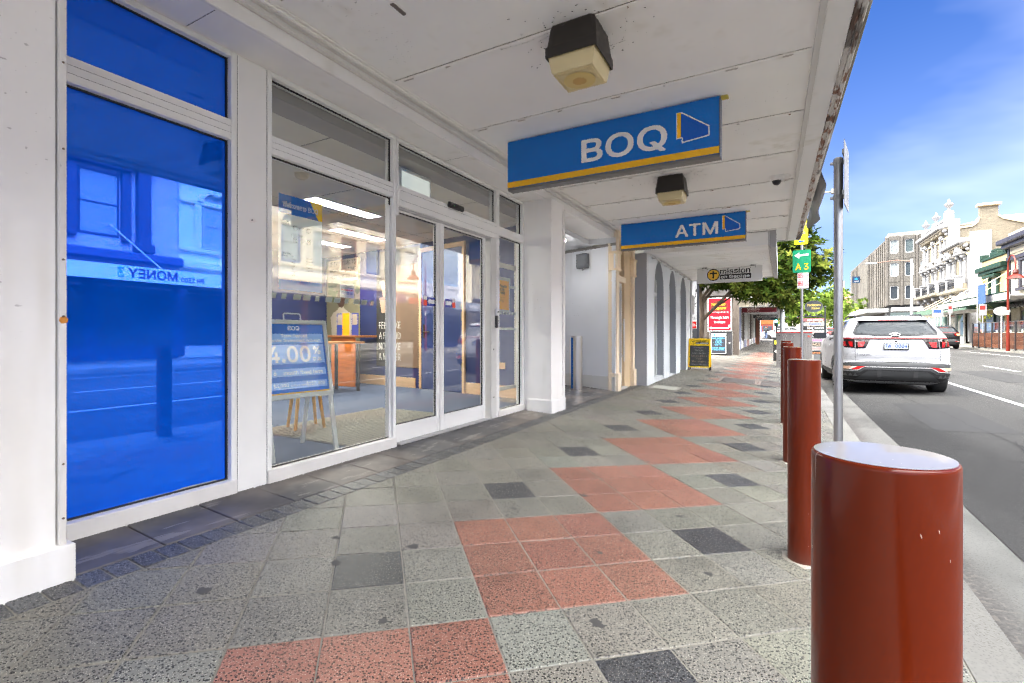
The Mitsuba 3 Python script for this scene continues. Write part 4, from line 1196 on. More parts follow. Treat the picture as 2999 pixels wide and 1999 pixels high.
pilaster(8.425, 8.62)
pilaster(9.50, 9.69)
part(cd, 'door_reveal', cat([box(CX - .4, CX - .10, 8.60, 8.66, .1, 2.88), box(CX - .42, CX - .05, 9.10, 9.52, .1, 2.88)]), srgb(206, 182, 148), .6, mat='dirty')
part(cd, 'lintel', box(CX - .22, CX - .03, 8.64, 9.12, 2.13, 2.235, .006), CREAM, .55, mat='dirty')
part(cd, 'fanlight', pane_yz(CX - .16, 8.66, 9.1, 2.235, 2.88), mat='glass')
d = part(cd, 'door', frame_yz(CX - .15, CX - .10, 8.67, 9.095, .20, 2.125, .06), (.62, .62, .60), .45, label='white framed glass door with a long steel handle')
part(d, 'pane', pane_yz(CX - .125, 8.73, 9.035, .26, 2.065), mat='glass')
part(d, 'handle', cat([cyl((CX - .04, 9.03, .65), (CX - .04, 9.03, 1.45), .014, n=10), cyl((CX - .11, 9.03, .75), (CX - .03, 9.03, .75), .009, n=8), cyl((CX - .11, 9.03, 1.35), (CX - .03, 9.03, 1.35), .009, n=8)]), (.6, .6, .58), .3, metal=1)
part(cd, 'curtain', box(CX - .5, CX - .45, 8.6, 9.15, .15, 2.88), srgb(150, 145, 112), .9)
part(cd, 'doorstep', box(CX - .4, CX + .01, 8.64, 9.12, .10, .178, .005), (.40, .38, .35), .7, mat='concrete')
part(cd, 'head_board', box(CX - .2, CX + .01, 8.44, 9.68, 2.882, 3.02), CREAM, .6, mat='dirty')

ar = thing('grey_arched_building', 'grey rendered building with three tall arched openings and pale front face', 'building')
GX1, GY0, GY1 = -2.33, 9.70, 15.05
GT = 2.78
wall = rect(0, 0, GY1 - GY0, GT)
ARCH = [(10.34, 11.27, 2.74), (11.86, 12.72, 2.72), (13.30, 14.22, 2.71)]
for a, b, t in ARCH:
    r = (b - a) / 2
    el = affinity.scale(sg.Point((a + b) / 2 - GY0, 0).buffer(1, quad_segs=16), r, .62)
    el = affinity.translate(el, 0, t - .62)
    wall = wall.difference(rect(a - GY0, -.1, b - GY0, t - .62).union(el))
GFACE = srgb(206, 212, 217)
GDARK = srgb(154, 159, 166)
wm = flat(wall, .006, (GX1 - .006, GY0, -.06), TO_STREET)
part(ar, 'front_face', wm.apply_translation([0, 0, .06]), GFACE, .7, mat='dirty')
back = flat(wall, .17, (GX1 - .177, GY0, 0), TO_STREET)
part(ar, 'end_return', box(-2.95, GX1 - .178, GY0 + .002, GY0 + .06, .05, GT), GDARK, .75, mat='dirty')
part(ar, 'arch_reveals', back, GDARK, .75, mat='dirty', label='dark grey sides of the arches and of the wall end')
for k, (a, b, t) in enumerate(ARCH):
    w = part(ar, 'arch_window', cat([box(GX1 - .19, GX1 - .15, a, a + .045, .15, t, 0), box(GX1 - .19, GX1 - .15, b - .045, b, .15, t, 0), box(GX1 - .19, GX1 - .151, a + .045, b - .045, 2.03, 2.10)]), (.62, .63, .62), .5)
    part(w, 'pane', pane_yz(GX1 - .17, a + .045, b - .045, .25, t), mat='glass')
    part(w, 'sill', box(GX1 - .18, GX1 - .01, a + .002, b - .002, -.05, .24 - .06 * k, .01), srgb(190, 195, 199), .6, mat='dirty')
part(ar, 'curtain', box(GX1 - .26, GX1 - .235, GY0 + .3, GY1 - .3, .0, GT), srgb(205, 212, 190), .9, label='pale green curtain behind the arched windows')
part(ar, 'upper_wall', box(-3.4, -2.86, 9.0, 15.0, 3.3, 8.6), (.45, .44, .42), .8, mat='brickpaint')
part(ar, 'end_pipe', cyl((GX1 + .03, 14.9, .12), (GX1 + .03, 14.9, 2.7), .03, n=10), (.60, .61, .61), .5)
part(ar, 'meter_box', box(GX1 + .002, GX1 + .09, 14.93, 15.14, 1.75, 2.3, .01), (.58, .60, .60), .5)
part(ar, 'conduit', tube([(GX1 + .05, 9.75, 2.735), (GX1 + .045, 11.5, 2.73), (GX1 + .05, 13, 2.735), (GX1 + .045, 15.0, 2.73), (GX1 + .03, 15.02, 2.64)], .013), (.55, .55, .53), .5)
part(ar, 'conduit', tube([(GX1 + .02, 9.72, 2.765), (GX1 + .02, 15.0, 2.765)], .010), (.55, .55, .53), .5)
for y_ in np.arange(10.1, 15, .62):
    part(ar, 'conduit_clip', box(GX1 - .002, GX1 + .07, y_, y_ + .03, 2.71, 2.752, .004), (.42, .42, .41), .5)
part(ar, 'back_wall', box(-9.5, -9.4, 8.9, 15.1, 0, 8), (.4, .4, .4), .8)
part(ar, 'end_wall', box(-9.4, -2.84, 15.0, 15.08, -.1, 8), srgb(150, 155, 160), .8)
c2 = thing('boarded_canopy', 'lower white boarded canopy in front of the grey arches', 'canopy')
Z2, x0_, x1_ = 2.785, -2.40, -.215
ys2 = np.linspace(9.95, 15.35, 19)
for a, b in zip(ys2[:-1], ys2[1:]):
    part(c2, 'ceiling_board', box(x0_, x1_, a + .003, b - .003, Z2 + rng.normal() * .001, Z2 + .02, .002), tuple(np.array((.80, .80, .785)) * rng.uniform(.97, 1.03)), .6, mat='dirty')
part(c2, 'joint_backing', box(x0_, x1_, 9.95, 15.35, Z2 + .006, Z2 + .03), (.16, .155, .15), .9)
part(c2, 'edge_board', box(x1_ + .001, x1_ + .03, 9.93, 15.38, Z2 - .02, Z2 + .32, .004), (.50, .50, .49), .6, mat='dirty')
part(c2, 'fascia', box(x1_ + .031, -.085, 9.93, 15.40, Z2 - .055, Z2 + .34, .004), (.36, .365, .37), .6, mat='dirty')
part(c2, 'front_fascia', box(-2.45, x1_, 9.925, 9.948, Z2 - .004, 3.028, .003), (.78, .78, .76), .6, mat='dirty')
part(c2, 'end_fascia', box(-2.45, x1_, 15.36, 15.40, Z2 - .02, Z2 + .34), (.55, .55, .54), .6)
part(c2, 'roof', box(-2.86, -.1, 9.93, 15.35, Z2 + .25, Z2 + .3), (.4, .4, .4), .6)
ms = thing('mission_hanging_sign', 'white hanging sign with black and yellow cross badge and mission on George', 'sign')
SX0, SX1, SY, SZ0, SZ1 = -1.80, -.385, 12.55, 2.40, 2.76
part(ms, 'panel', box(SX0, SX1, SY, SY + .05, SZ0, SZ1, .004), (.62, .615, .60), .45)


def mission(t, o, s, frame, disc=(.72, .42, .03), pale=(.72, .72, .70)):
    """round cross badge and two lines of lettering; s = height of the badge"""
    o = np.array(o, float)
    n = np.cross(*(np.array(a, float) for a in frame))
    e = np.array(frame[0], float)
    uq = np.array(frame[1], float)
    R = s / 2
    part(t, 'badge_ring', flat(sg.Point(R, R).buffer(R), .002, o, frame), (.012, .012, .012), .5)
    part(t, 'badge_disc', flat(sg.Point(R, R).buffer(R * .86), .003, o, frame), disc, .5)
    part(t, 'cross', flat(rect(R - R * .13, R * .40, R + R * .13, R * 1.62).union(rect(R * .45, R * 1.12, R * 1.55, R * 1.36)), .004, o, frame), (.012, .012, .012), .5)
    part(t, 'word', text('mission', s * .40, o + e * s * 1.02 + uq * s * .57, frame, 'l', True, .003, width=s * 2.28), (.012, .012, .012), .5)
    part(t, 'black_band', flat(rect(s * 1.02, s * .10, s * 3.36, s * .50), .002, o, frame), (.012, .012, .012), .5)
    part(t, 'word', text('on George', s * .25, o + n * .0022 + e * s * 1.08 + uq * s * .18, frame, 'l', True, .003, width=s * 2.18), pale, .5)


mission(ms, (SX0 + .225, SY - .0005, SZ0 + .05), .285, TO_CAM)
for x in (SX0 + .14, SX0 + .23, SX1 - .24, SX1 - .14):
    part(ms, 'bolt', cyl((x, SY - .004, SZ1 - .035), (x, SY - .0005, SZ1 - .035), .010, n=8), (.03, .03, .03), .5)
for x in (SX0 + .17, SX1 - .2):
    part(ms, 'hanger', box(x - .06, x + .06, SY + .015, SY + .035, SZ1 + .001, Z2 - .001), (.05, .05, .05), .5)


def aboard(label, x0, x1, y, zb, h, color, leg=.10, lean=8.0, name='pavement_sign'):
    """a folding pavement board; returns (key, frame, origin) of its front panel"""
    t = thing(name, label, 'sign')
    a = math.radians(lean)
    up = np.array([0, math.sin(a), math.cos(a)])
    o = np.array([x0, y, zb])
    w = x1 - x0
    nrm = np.cross(X3, up)
    pl = lambda m: place(m, o, X3, up, nrm)
    part(t, 'panel', pl(box(0, w, leg, h, -.02, 0, .004)), color, .45)
    for s in (.0, w - .03):
        part(t, 'leg', pl(box(s, s + .03, -.004, leg, -.018, -.003)), (.02, .02, .02), .5)
    up2 = np.array([0, -math.sin(a), math.cos(a)])
    o2 = o + np.array([0, 2 * h * math.sin(a) + .03, 0])
    part(t, 'rear_panel', place(box(0, w, leg, h, -.02, 0, .004), o2, X3, up2), color, .45)
    for s in (.0, w - .03):
        part(t, 'rear_leg', place(box(s, s + .03, -.004, leg, -.018, -.003), o2, X3, up2), (.02, .02, .02), .5)
    return t, (X3, up), o + nrm * .0006


t, fr, o = aboard('yellow and black folding pavement sign with chalk writing beside the arches', -2.31, -1.735, 14.42, float(gs(-2, 14.4)), .90, srgb(250, 205, 10), .085)
fu = np.array(fr[1])
part(t, 'blackboard', flat(rect(.035, .115, .54, .70), .0025, o, fr), (.040, .042, .043), .8)
mission(t, o + X3 * .045 + fu * .725, .145, fr, disc=srgb(250, 205, 10), pale=(.7, .7, .7))
ch = []
for k, s in enumerate(('We make a', 'living by', 'what we get.', 'But we make a', 'life by', 'what we give.')):
    ch.append(text(s, .044, o + X3 * .285 + fu * (.625 - .078 * k), fr, 'c', depth=.003))
part(t, 'chalk_writing', cat(ch[:3]), (.36, .36, .34), .9)
part(t, 'chalk_writing', cat(ch[3:]), (.36, .28, .19), .9, label='orange chalk writing')
part(t, 'chalk_name', text('Winston Churchill', .036, o + X3 * .50 + fu * .15, fr, 'r', depth=.003), (.32, .32, .32), .9)
for s in (.10, .42):
    part(t, 'handle', tube([o + X3 * s + fu * .9, o + X3 * s + fu * .94, o + X3 * (s + .09) + fu * .94, o + X3 * (s + .09) + fu * .9], .006), (.03, .03, .03), .5)
t, fr, o = aboard('black folding menu sign with blue writing in front of the dark cabinet', -2.74, -2.12, 23.0, float(gs(-2.4, 23)), 1.0, (.50, .52, .51), .08, name='pavement_sign')
fu = np.array(fr[1])
part(t, 'blackboard', flat(rect(.035, .11, .585, .83), .0025, o, fr), (.03, .035, .045), .7)
part(t, 'lettering', cat([text('TURKISH', .045, o + X3 * .37 + fu * .915, fr, 'c', width=.30), text('TIRKA', .045, o + X3 * .37 + fu * .86, fr, 'c', width=.22)]), (.30, .34, .36), .6)
part(t, 'badge', flat(sg.Point(.14, .915).buffer(.05, quad_segs=2), .003, o, fr), srgb(70, 150, 175), .6)
for s, h, z, w in (('Hos Geldiniz', .075, .735, .5), ('WE ARE', .05, .655, .24), ('- OPEN -', .085, .545, .42), ('MON-SAT', .05, .455, .30), ('GOZLEME', .13, .24, .52)):
    part(t, 'blue_writing', text(s, h, o + X3 * .31 + fu * z, fr, 'c', True, .003, width=w), srgb(90, 180, 220), .7)

# ------------------------------------------------------------------ bollards, poles and street furniture near the kerb
RED = (.102, .0118, .0022)
BOL = [(.107, .74, .997, 'nearest red brown bollard, cut by the lower right corner of the view'),
       (.100, 2.885, 1.019, 'second red brown bollard from the viewer, standing clear on the pavers'),
       (.085, 5.05, 1.037, 'third red brown bollard from the viewer'),
       (.063, 7.20, 1.044, 'fourth red brown bollard from the viewer'),
       (.066, 9.36, 1.051, 'farthest red brown bollard in the row, before the steel locker')]
for x, y, zt, lab in BOL:
    t = thing('red_bollard', lab, 'bollard', 'red brown bollards along the kerb')
    zg = float(gs(x, y))
    part(t, 'post', lathe([(.0735, -.02), (.0735, zt - zg - .006), (.0725, zt - zg - .002), (.0705, zt - zg)], (x, y, zg), 64), RED, .16, mat='gloss', smooth=50)
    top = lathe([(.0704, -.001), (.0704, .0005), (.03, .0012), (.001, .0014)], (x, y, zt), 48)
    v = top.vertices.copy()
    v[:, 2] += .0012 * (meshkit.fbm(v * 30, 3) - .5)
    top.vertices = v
    part(t, 'cap', top, (.21, .195, .19), .10, mat='gloss', smooth=40)  # grey in place of red: the pale sky's reflection put into the top's colour
    ring = np.linspace(0, 2 * math.pi, 25)[:-1]
    wob = .098 + .012 * rng.normal(size=24)
    part(t, 'concrete_collar', cat([trimesh.Trimesh(np.vstack([np.c_[x + wob * np.cos(ring), y + wob * np.sin(ring), gs(x + wob * np.cos(ring), y) + .0015], np.c_[x + .074 * np.cos(ring), y + .074 * np.sin(ring), np.full(24, zg + .007)]]), [[i, (i + 1) % 24, 24 + (i + 1) % 24] for i in range(24)] + [[i, 24 + (i + 1) % 24, 24 + i] for i in range(24)], process=False)]), (.40, .37, .31), .9, mat='concrete')
GALV = (.42, .43, .44)
t = thing('sign_pole', 'galvanised pole with the back of a parking sign beside the second bollard', 'pole')
px, py = .352, 4.13
part(t, 'tube', lathe([(.028, -.05), (.028, 2.415)], (px, py, float(gs(px, py))), 24), GALV, .42, metal=1, smooth=40)
part(t, 'cap', lathe([(.030, 2.385), (.030, 2.412), (.02, 2.422)], (px, py, float(gs(px, py))), 20), (.38, .39, .40), .5, metal=0, smooth=40)
for z in (2.365, 2.12):
    part(t, 'clamp', cat([cyl((px, py, z - .016), (px, py, z + .016), .0305, n=20), box(px - .048, px - .028, py - .006, py + .006, z - .012, z + .010, .003), box(px + .028, px + .055, py - .006, py + .006, z - .014, z + .014)]), (.30, .31, .32), .4, metal=0)
    part(t, 'bolt', cyl((px - .042, py - .012, z), (px - .042, py + .012, z), .007, n=8), (.5, .5, .5), .4)
sgn = np.array([.175, .985, 0])
sn = np.cross(sgn, Z3)
part(t, 'sign_plate', place(box(-.17, .15, 2.04, 2.48, -.002, .002), (px + .050, py + .02, 0), sgn, Z3), (.20, .205, .215), .45, label='edge-on sign plate')
for z in (2.40, 2.12):
    part(t, 'stiffener', place(box(-.17, .15, z - .015, z + .015, -.012, -.003), (px + .050, py + .02, 0), sgn, Z3), (.12, .125, .13), .5)
t = thing('route_sign_pole', 'thin grey pole with yellow, green A3 and parking signs behind the bollards', 'sign')
ax, ay = .362, 11.5
zg = float(gs(ax, ay))
part(t, 'tube', lathe([(.024, 0), (.024, 3.5 - zg)], (ax, ay, zg), 18), GALV, .45, metal=1, smooth=40)
yy = ay - .028
a3 = part(t, 'route_plate', flat(rrect(.200, 2.415, .520, 2.875, .03), .003, (0, yy, 0), TO_CAM), srgb(0, 140, 96), .4, label='green plate reading A3 with a white arrow')
part(a3, 'arrow', flat(sg.Polygon([(.225, 2.765), (.32, 2.835), (.315, 2.785), (.475, 2.80), (.475, 2.755), (.315, 2.745), (.32, 2.70)]), .002, (0, yy - .0035, 0), TO_CAM), (.74, .75, .75), .4)
part(a3, 'lettering', text('A 3', .125, (.362, yy - .0035, 2.475), TO_CAM, 'c', True, width=.23), srgb(255, 190, 20), .4)
yl = part(t, 'yellow_plate', flat(rrect(.225, 2.985, .47, 3.46, .025), .003, (0, yy, 0), TO_CAM), srgb(250, 214, 10), .4, label='yellow information plate with blue print')
part(yl, 'arrow', flat(sg.Polygon([(.295, 3.05), (.345, 3.085), (.342, 3.06), (.41, 3.065), (.41, 3.04), (.342, 3.04), (.345, 3.015)]), .002, (0, yy - .0035, 0), TO_CAM), srgb(20, 90, 170), .4)
part(yl, 'lettering', cat([text('Launceston', .05, (.455, yy - .0035, 3.38), TO_CAM, 'r', width=.21), text('shops', .06, (.42, yy - .0035, 3.20), TO_CAM, 'r', True, width=.14)]), srgb(30, 80, 160), .4)
pk = part(t, 'parking_plate', flat(rrect(.283, 2.095, .480, 2.41, .015), .003, (0, yy, 0), TO_CAM), (.70, .70, .71), .4, label='white and red parking zone plate')
part(pk, 'red_panel', flat(sg.MultiPolygon([rect(.292, 2.305, .375, 2.40), rect(.292, 2.145, .375, 2.24)]), .002, (0, yy - .0035, 0), TO_CAM), srgb(190, 40, 45), .4)
part(pk, 'divider', flat(rect(.285, 2.254, .478, 2.257), .002, (0, yy - .0035, 0), TO_CAM), (.45, .40, .40), .5)
part(pk, 'lettering', cat([text(s, .032, (.333, yy - .006, z), TO_CAM, 'c', True, width=.07) for s, z in (('LOADING', 2.358), ('ZONE', 2.315), ('TAXI', 2.198), ('ZONE', 2.155))]), (.75, .70, .70), .4)
part(pk, 'red_print', cat([text('8-5', .05, (.428, yy - .0035, 2.315), TO_CAM, 'c', width=.085)] + [text(s, .02, (.43, yy - .0035, z), TO_CAM, 'c') for s, z in (('ALL', 2.19), ('OTHER', 2.165), ('TIMES', 2.14))] + [flat(sg.Polygon([(.31, z), (.322, z + .008), (.322, z + .003), (.36, z + .003), (.36, z - .003), (.322, z - .003), (.322, z - .008)]), .002, (0, yy - .0035, 0), TO_CAM) for z in (2.275, 2.12)]), srgb(200, 70, 70), .4)
# perforated steel bike locker with red top edge
t = thing('steel_locker', 'perforated stainless steel locker with a red top edge behind the bollards', 'locker')
lx0, lx1, ly = -.15, .86, 18.25
zb = float(gs(0, ly))
STEEL = (.22, .208, .195)
part(t, 'front_panel', box(lx0, .635, ly, ly + .03, zb, 1.225, .004), STEEL, .5, metal=0)
part(t, 'corner_post', box(.640, .672, ly - .005, ly + .04, zb, 1.235, .003), (.3, .295, .285), .4)
part(t, 'side_panel', box(.676, lx1, ly + .002, ly + .03, zb, 1.225, .004), (.235, .222, .21), .5)
part(t, 'body', box(lx0 + .01, lx1 - .01, ly + .031, ly + .9, zb, 1.22), (.30, .29, .27), .55)
part(t, 'red_edge', box(lx0 - .004, lx1 + .004, ly - .006, ly + .03, 1.2255, 1.248, .003), srgb(205, 24, 18), .4)
holes = []
for k in range(9):
    z = 1.13 - .115 * k
    if z < zb + .05:
        break
    for x in (lx0 + .075, .55):
        holes.append(flat(sg.Polygon([(x, z - .016), (x + .022, z), (x, z + .016)]), .002, (0, ly - .0005, 0), TO_CAM))
for x, z in ((.12, 1.07), (.33, 1.07), (.33, .955), (.12, .955)):
    holes.append(flat(sg.Polygon([(x, z - .016), (x + .022 * (1 if x < .2 else -1), z), (x, z + .016)]), .002, (0, ly - .0005, 0), TO_CAM))
part(t, 'hole', cat(holes), (.01, .01, .01), .8)
part(t, 'dot', cat([cyl((x, ly + .0005, 1.12 - .057 * k), (x, ly + .0018, 1.12 - .057 * k), .006, n=8) for x in (.72, .75, .81) for k in range(3, 17)]), (.02, .02, .02), .7)
ln = [tube([(.02, ly - .002, 1.17), (.06, ly - .002, 1.09), (.07, ly - .002, .96)], .004, 4), tube([(.14, ly - .002, 1.17), (.07, ly - .002, 1.10)], .004, 4), tube([(.16, ly - .002, 1.17), (.12, ly - .002, 1.05), (.12, ly - .002, .96)], .004, 4), tube([(.23, ly - .002, 1.16), (.30, ly - .002, 1.12), (.27, ly - .002, .98)], .004, 4), tube([(.38, ly - .002, 1.16), (.31, ly - .002, 1.10), (.31, ly - .002, .98)], .004, 4)]
part(t, 'tree_drawing', cat(ln), (.52, .50, .47), .5)
part(t, 'red_print', flat(sg.MultiPolygon([rect(.735, 1.08, .775, 1.14), rect(.785, 1.07, .81, 1.13)]), .002, (0, ly + .0015, 0), TO_CAM), srgb(190, 70, 60), .6)
# low roofed stand further along
t = thing('roofed_stand', 'low grey roofed stand on thin posts beyond the steel locker', 'stand')
part(t, 'roof', box(-.10, 1.25, 24.2, 25.0, 1.22, 1.275, .01), (.30, .31, .31), .5)
for x in (-.02, .4, 1.15):
    part(t, 'post', box(x, x + .04, 24.3, 24.34, float(gs(.3, 24.3)), 1.22), (.36, .33, .30), .5)
part(t, 'bin_panel', box(.52, .86, 24.4, 24.7, float(gs(.3, 24.3)) , 1.12, .01), (.10, .10, .10), .6)
# directory sign of the square
t = thing('directory_sign', 'tall directory sign with an oval crest and stacked shop name boards by the kerb', 'sign')
dy = 20.5
zb = float(gs(.78, dy))
IRON = (.035, .040, .045)
for x in (.62, 1.357):
    p = part(t, 'post', lathe([(.03, 0), (.03, .5), (.026, .52), (.026, 2.08 - zb), (.034, 2.10 - zb)], (x, dy, zb), 14), IRON, .4, smooth=40)
    part(p, 'ball', trimesh.creation.icosphere(2, .042).apply_translation([x, dy, 2.15]), IRON, .35, smooth=True)
part(t, 'crossbar', box(.64, 1.335, dy - .015, dy + .015, 1.80, 1.835, .004), IRON, .4)
part(t, 'scrollwork', cat([tube([(1.0 + s * (.05 + .22 * q), dy, 1.85 + .055 * math.sin(q * 9)) for q in np.linspace(0, 1, 22)], .010, 6) for s in (-1, 1)] + [trimesh.creation.icosphere(1, .028).apply_translation([1.0 + a, dy, 1.865]) for a in (-.24, -.1, .1, .24)]), IRON, .45)
el = lambda a, b: affinity.scale(sg.Point(1.008, 2.175).buffer(1, quad_segs=16), a, b)
ov = part(t, 'oval_plate', flat(el(.282, .212), .03, (0, dy + .01, 0), TO_CAM), (.05, .055, .06), .4)
part(ov, 'rim', flat(el(.282, .212).difference(el(.262, .192)), .012, (0, dy - .021, 0), TO_CAM), (.10, .105, .11), .4)
part(ov, 'lettering', cat([text('Yorktown', .085, (1.0, dy - .021, 2.185), TO_CAM, 'c', True, slant=.2, width=.42), text('Square', .07, (1.06, dy - .021, 2.08), TO_CAM, 'c', True, slant=.2, width=.25)]), srgb(205, 180, 90), .5)
BOARDS = [('purebody', (.30, .13, .13), (.70, .62, .60)), ('Family', (.33, .34, .34), (.10, .15, .35)), ('hair salon', (.03, .03, .03), (.75, .75, .75)), ('CHANCELLOR', (.38, .38, .37), (.40, .30, .28)), ('Schnitz', (.04, .04, .045), (.75, .75, .75)), ('PIZZA HOUSE', (.36, .35, .35), (.60, .06, .35)), ('NAILS', (.045, .04, .04), (.70, .55, .40)), ('FARMING', (.38, .36, .35), (.42, .22, .20)), ('pizza cafe', (.03, .025, .025), (.78, .30, .12))]
z = 1.77
for s, c_, w in BOARDS:
    h = .135
    b = part(t, 'name_board', box(.65, 1.33, dy - .02, dy + .02, z - h, z - .012, .003), c_, .45)
    part(b, 'lettering', text(s, .07, (1.06, dy - .0205, z - h + .03), TO_CAM, 'c', True, width=min(.5, .06 * len(s))), w, .5)
    z -= h + .012
# tall grey pole, traffic signal and little black sign at the corner
t = thing('power_pole', 'tall grey power pole near the street corner', 'pole')
part(t, 'shaft', lathe([(.16, 0), (.13, 6.5)], (.05, 41, float(gs(.05, 41))), 16), (.40, .42, .43), .6, smooth=40)
t = thing('traffic_signal', 'traffic signal showing green at the street corner', 'traffic light')
part(t, 'pole', cyl((-.30, 40, float(gs(-.3, 40))), (-.30, 40, 2.6), .05, n=12), (.10, .11, .11), .5)
part(t, 'head', box(-.46, -.22, 39.85, 40.0, 1.80, 2.5, .02), (.02, .10, .085), .5)
lamp_mesh(t + '__green_lamp', place(extrude(sg.Point(0, 0).buffer(.10), .01), (-.34, 39.845, 2.15), *TO_CAM), (.08, .30, .23))
part(t, 'dark_lamp', cat([place(extrude(sg.Point(0, 0).buffer(.08), .006), (-.34, 39.845, z), *TO_CAM) for z in (2.4, 1.9)]), (.03, .03, .03), .4)
t = thing('small_black_sign', 'small black pavement sign with a yellow square left of the locker', 'sign')
part(t, 'panel', box(-.29, -.14, 22.0, 22.04, float(gs(0, 22)), 1.05, .004), (.02, .02, .02), .5)
part(t, 'yellow_square', flat(rect(-.25, .78, -.18, .93), .002, (0, 21.9995, 0), TO_CAM), srgb(225, 215, 60), .5)
part(t, 'white_arrow', flat(sg.Polygon([(-.25, .50), (-.18, .58), (-.18, .42)]), .002, (0, 21.9995, 0), TO_CAM), (.7, .7, .7), .5)

# ------------------------------------------------------------------ the tree by the square
TB = np.array([-2.40, 17.5, float(gs(-2.4, 17.5))])
tr = thing('leafy_tree', 'broad leafy evergreen tree with glossy leaves standing by the square', 'tree')
limbs = [
    ([TB, TB + [.02, 0, .8], TB + [.06, .02, 1.55], TB + [.02, .05, 2.2], TB + [-.1, .1, 3.0]], [.095, .075, .07, .06, .035]),
    ([TB + [.05, .02, 1.45], TB + [.45, -.1, 1.85], TB + [.95, -.3, 2.35], TB + [1.4, -.4, 2.85], TB + [2.0, -.5, 3.4]], [.06, .052, .045, .035, .02]),
    ([TB + [.03, .05, 2.0], TB + [.35, .15, 2.45], TB + [.75, .25, 2.9], TB + [1.4, .3, 3.6]], [.05, .045, .035, .02]),
    ([TB + [.02, .05, 2.2], TB + [.5, -.2, 2.7], TB + [1.3, -.5, 3.0], TB + [2.3, -.7, 3.2]], [.055, .048, .036, .02]),
    ([TB + [.0, .08, 2.5], TB + [-.5, .3, 3.0], TB + [-.9, .4, 3.5]], [.04, .03, .015]),
    ([TB + [.45, -.1, 1.85], TB + [.9, .25, 2.2], TB + [1.5, .5, 2.5]], [.03, .026, .012])]
part(tr, 'trunk', cat([tube(np.array(p), r, 10) for p, r in limbs]), (.2, .15, .1), .9, mat='bark', smooth=60)


def rosettes(blobs, n, leaf_l, leaf_w, seed, per=8, shell=.55):
    """whorls of curved leaves spread through ellipsoid lumps: vertices, faces and a light or dark tone per vertex"""
    g = np.random.default_rng(seed)
    V, F, C = [], [], []
    at = 0
    vol = np.array([a * b * c for _, (a, b, c) in blobs]) ** .7
    for k in g.choice(len(blobs), n, p=vol / vol.sum()):
        c, s = np.array(blobs[k][0]), np.array(blobs[k][1])
        d = g.normal(size=3)
        d /= np.linalg.norm(d)
        r = g.uniform(shell, 1.0) ** .6
        p = c + d * s * r * (1 + .12 * g.normal())
        axis = d * .9 + np.array([0, 0, .75]) + g.normal(size=3) * .35
        axis /= np.linalg.norm(axis)
        a = np.cross(axis, [.3, .9, .1])
        a /= np.linalg.norm(a)
        b = np.cross(axis, a)
        tone = g.uniform(0, 1)
        for q in range(per):
            th = q * 2.4 + g.normal() * .25
            el_ = g.uniform(.05, .8)
            out = (np.cos(th) * a + np.sin(th) * b) * math.cos(el_) + axis * math.sin(el_)
            side = np.cross(out, axis)
            side /= np.linalg.norm(side) + 1e-9
            nrm = np.cross(side, out)
            L, W = leaf_l * g.uniform(.7, 1.15), leaf_w * g.uniform(.8, 1.1)
            base = p + out * .015
            V += [base, base + out * L * .45 + side * W * .5 - nrm * .006, base + out * L * .45 - side * W * .5 - nrm * .006, base + out * L * .42 + nrm * .006, base + out * L - nrm * L * .10]
            F += [[at, at + 1, at + 3], [at, at + 3, at + 2], [at + 1, at + 4, at + 3], [at + 3, at + 4, at + 2]]
            C += [tone] * 5
            at += 5
    return np.array(V), np.array(F), np.array(C)


def foliage(parent, blobs, n, ll, lw, seed, tones, per=8, shell=.55, name='crown'):
    V, F, C = rosettes(blobs, n, ll, lw, seed, per, shell)
    bands = np.clip((C * len(tones)).astype(int), 0, len(tones) - 1)
    uv = np.c_[np.array([pack(c) for c in tones])[bands], np.full(len(V), .35)]
    key = uniq(f'{parent}__{name}')
    scene[key] = mikit.ply((V, F), 'leaf', smooth=True, uv=uv)
    stuff(key)


GREENS = [(.020, .042, .010), (.034, .066, .015), (.058, .098, .020), (.10, .145, .034), (.17, .21, .06)]
crown = [((-2.5, 17.6, 3.6), (.75, .9, .75)), ((-1.7, 17.3, 3.35), (.75, .95, .65)), ((-.9, 17.2, 3.05), (.75, .95, .72)), ((-.25, 17.2, 3.0), (.75, .9, .85)), ((.35, 17.3, 3.2), (.72, .85, .85)), ((.8, 17.4, 3.35), (.55, .75, .72)),
         ((-.5, 17.6, 3.95), (.9, .9, .62)), ((.35, 17.6, 4.05), (.55, .8, .55)), ((.45, 17.6, 4.45), (.3, .4, .32)), ((-1.5, 17.8, 4.1), (.8, .8, .6)), ((.05, 17.2, 2.45), (.45, .6, .42)), ((-.75, 17.1, 2.52), (.5, .7, .34)), ((1.18, 17.4, 3.0), (.26, .4, .28)), ((.28, 17.3, 2.05), (.17, .3, .25))]
foliage(tr, crown, 1500, .21, .076, 11, GREENS, 8, .7)
part(tr, 'twigs', cat([tube([TB + [2.0, -.5, 3.4], [.3, 17.4, 4.2], [.55, 17.5, 4.55]], [.02, .012, .004], 5), tube([TB + [2.3, -.7, 3.2], [.9, 17.2, 3.5], [1.25, 17.3, 3.6]], [.02, .012, .004], 5)]), (.2, .15, .1), .9, mat='bark')

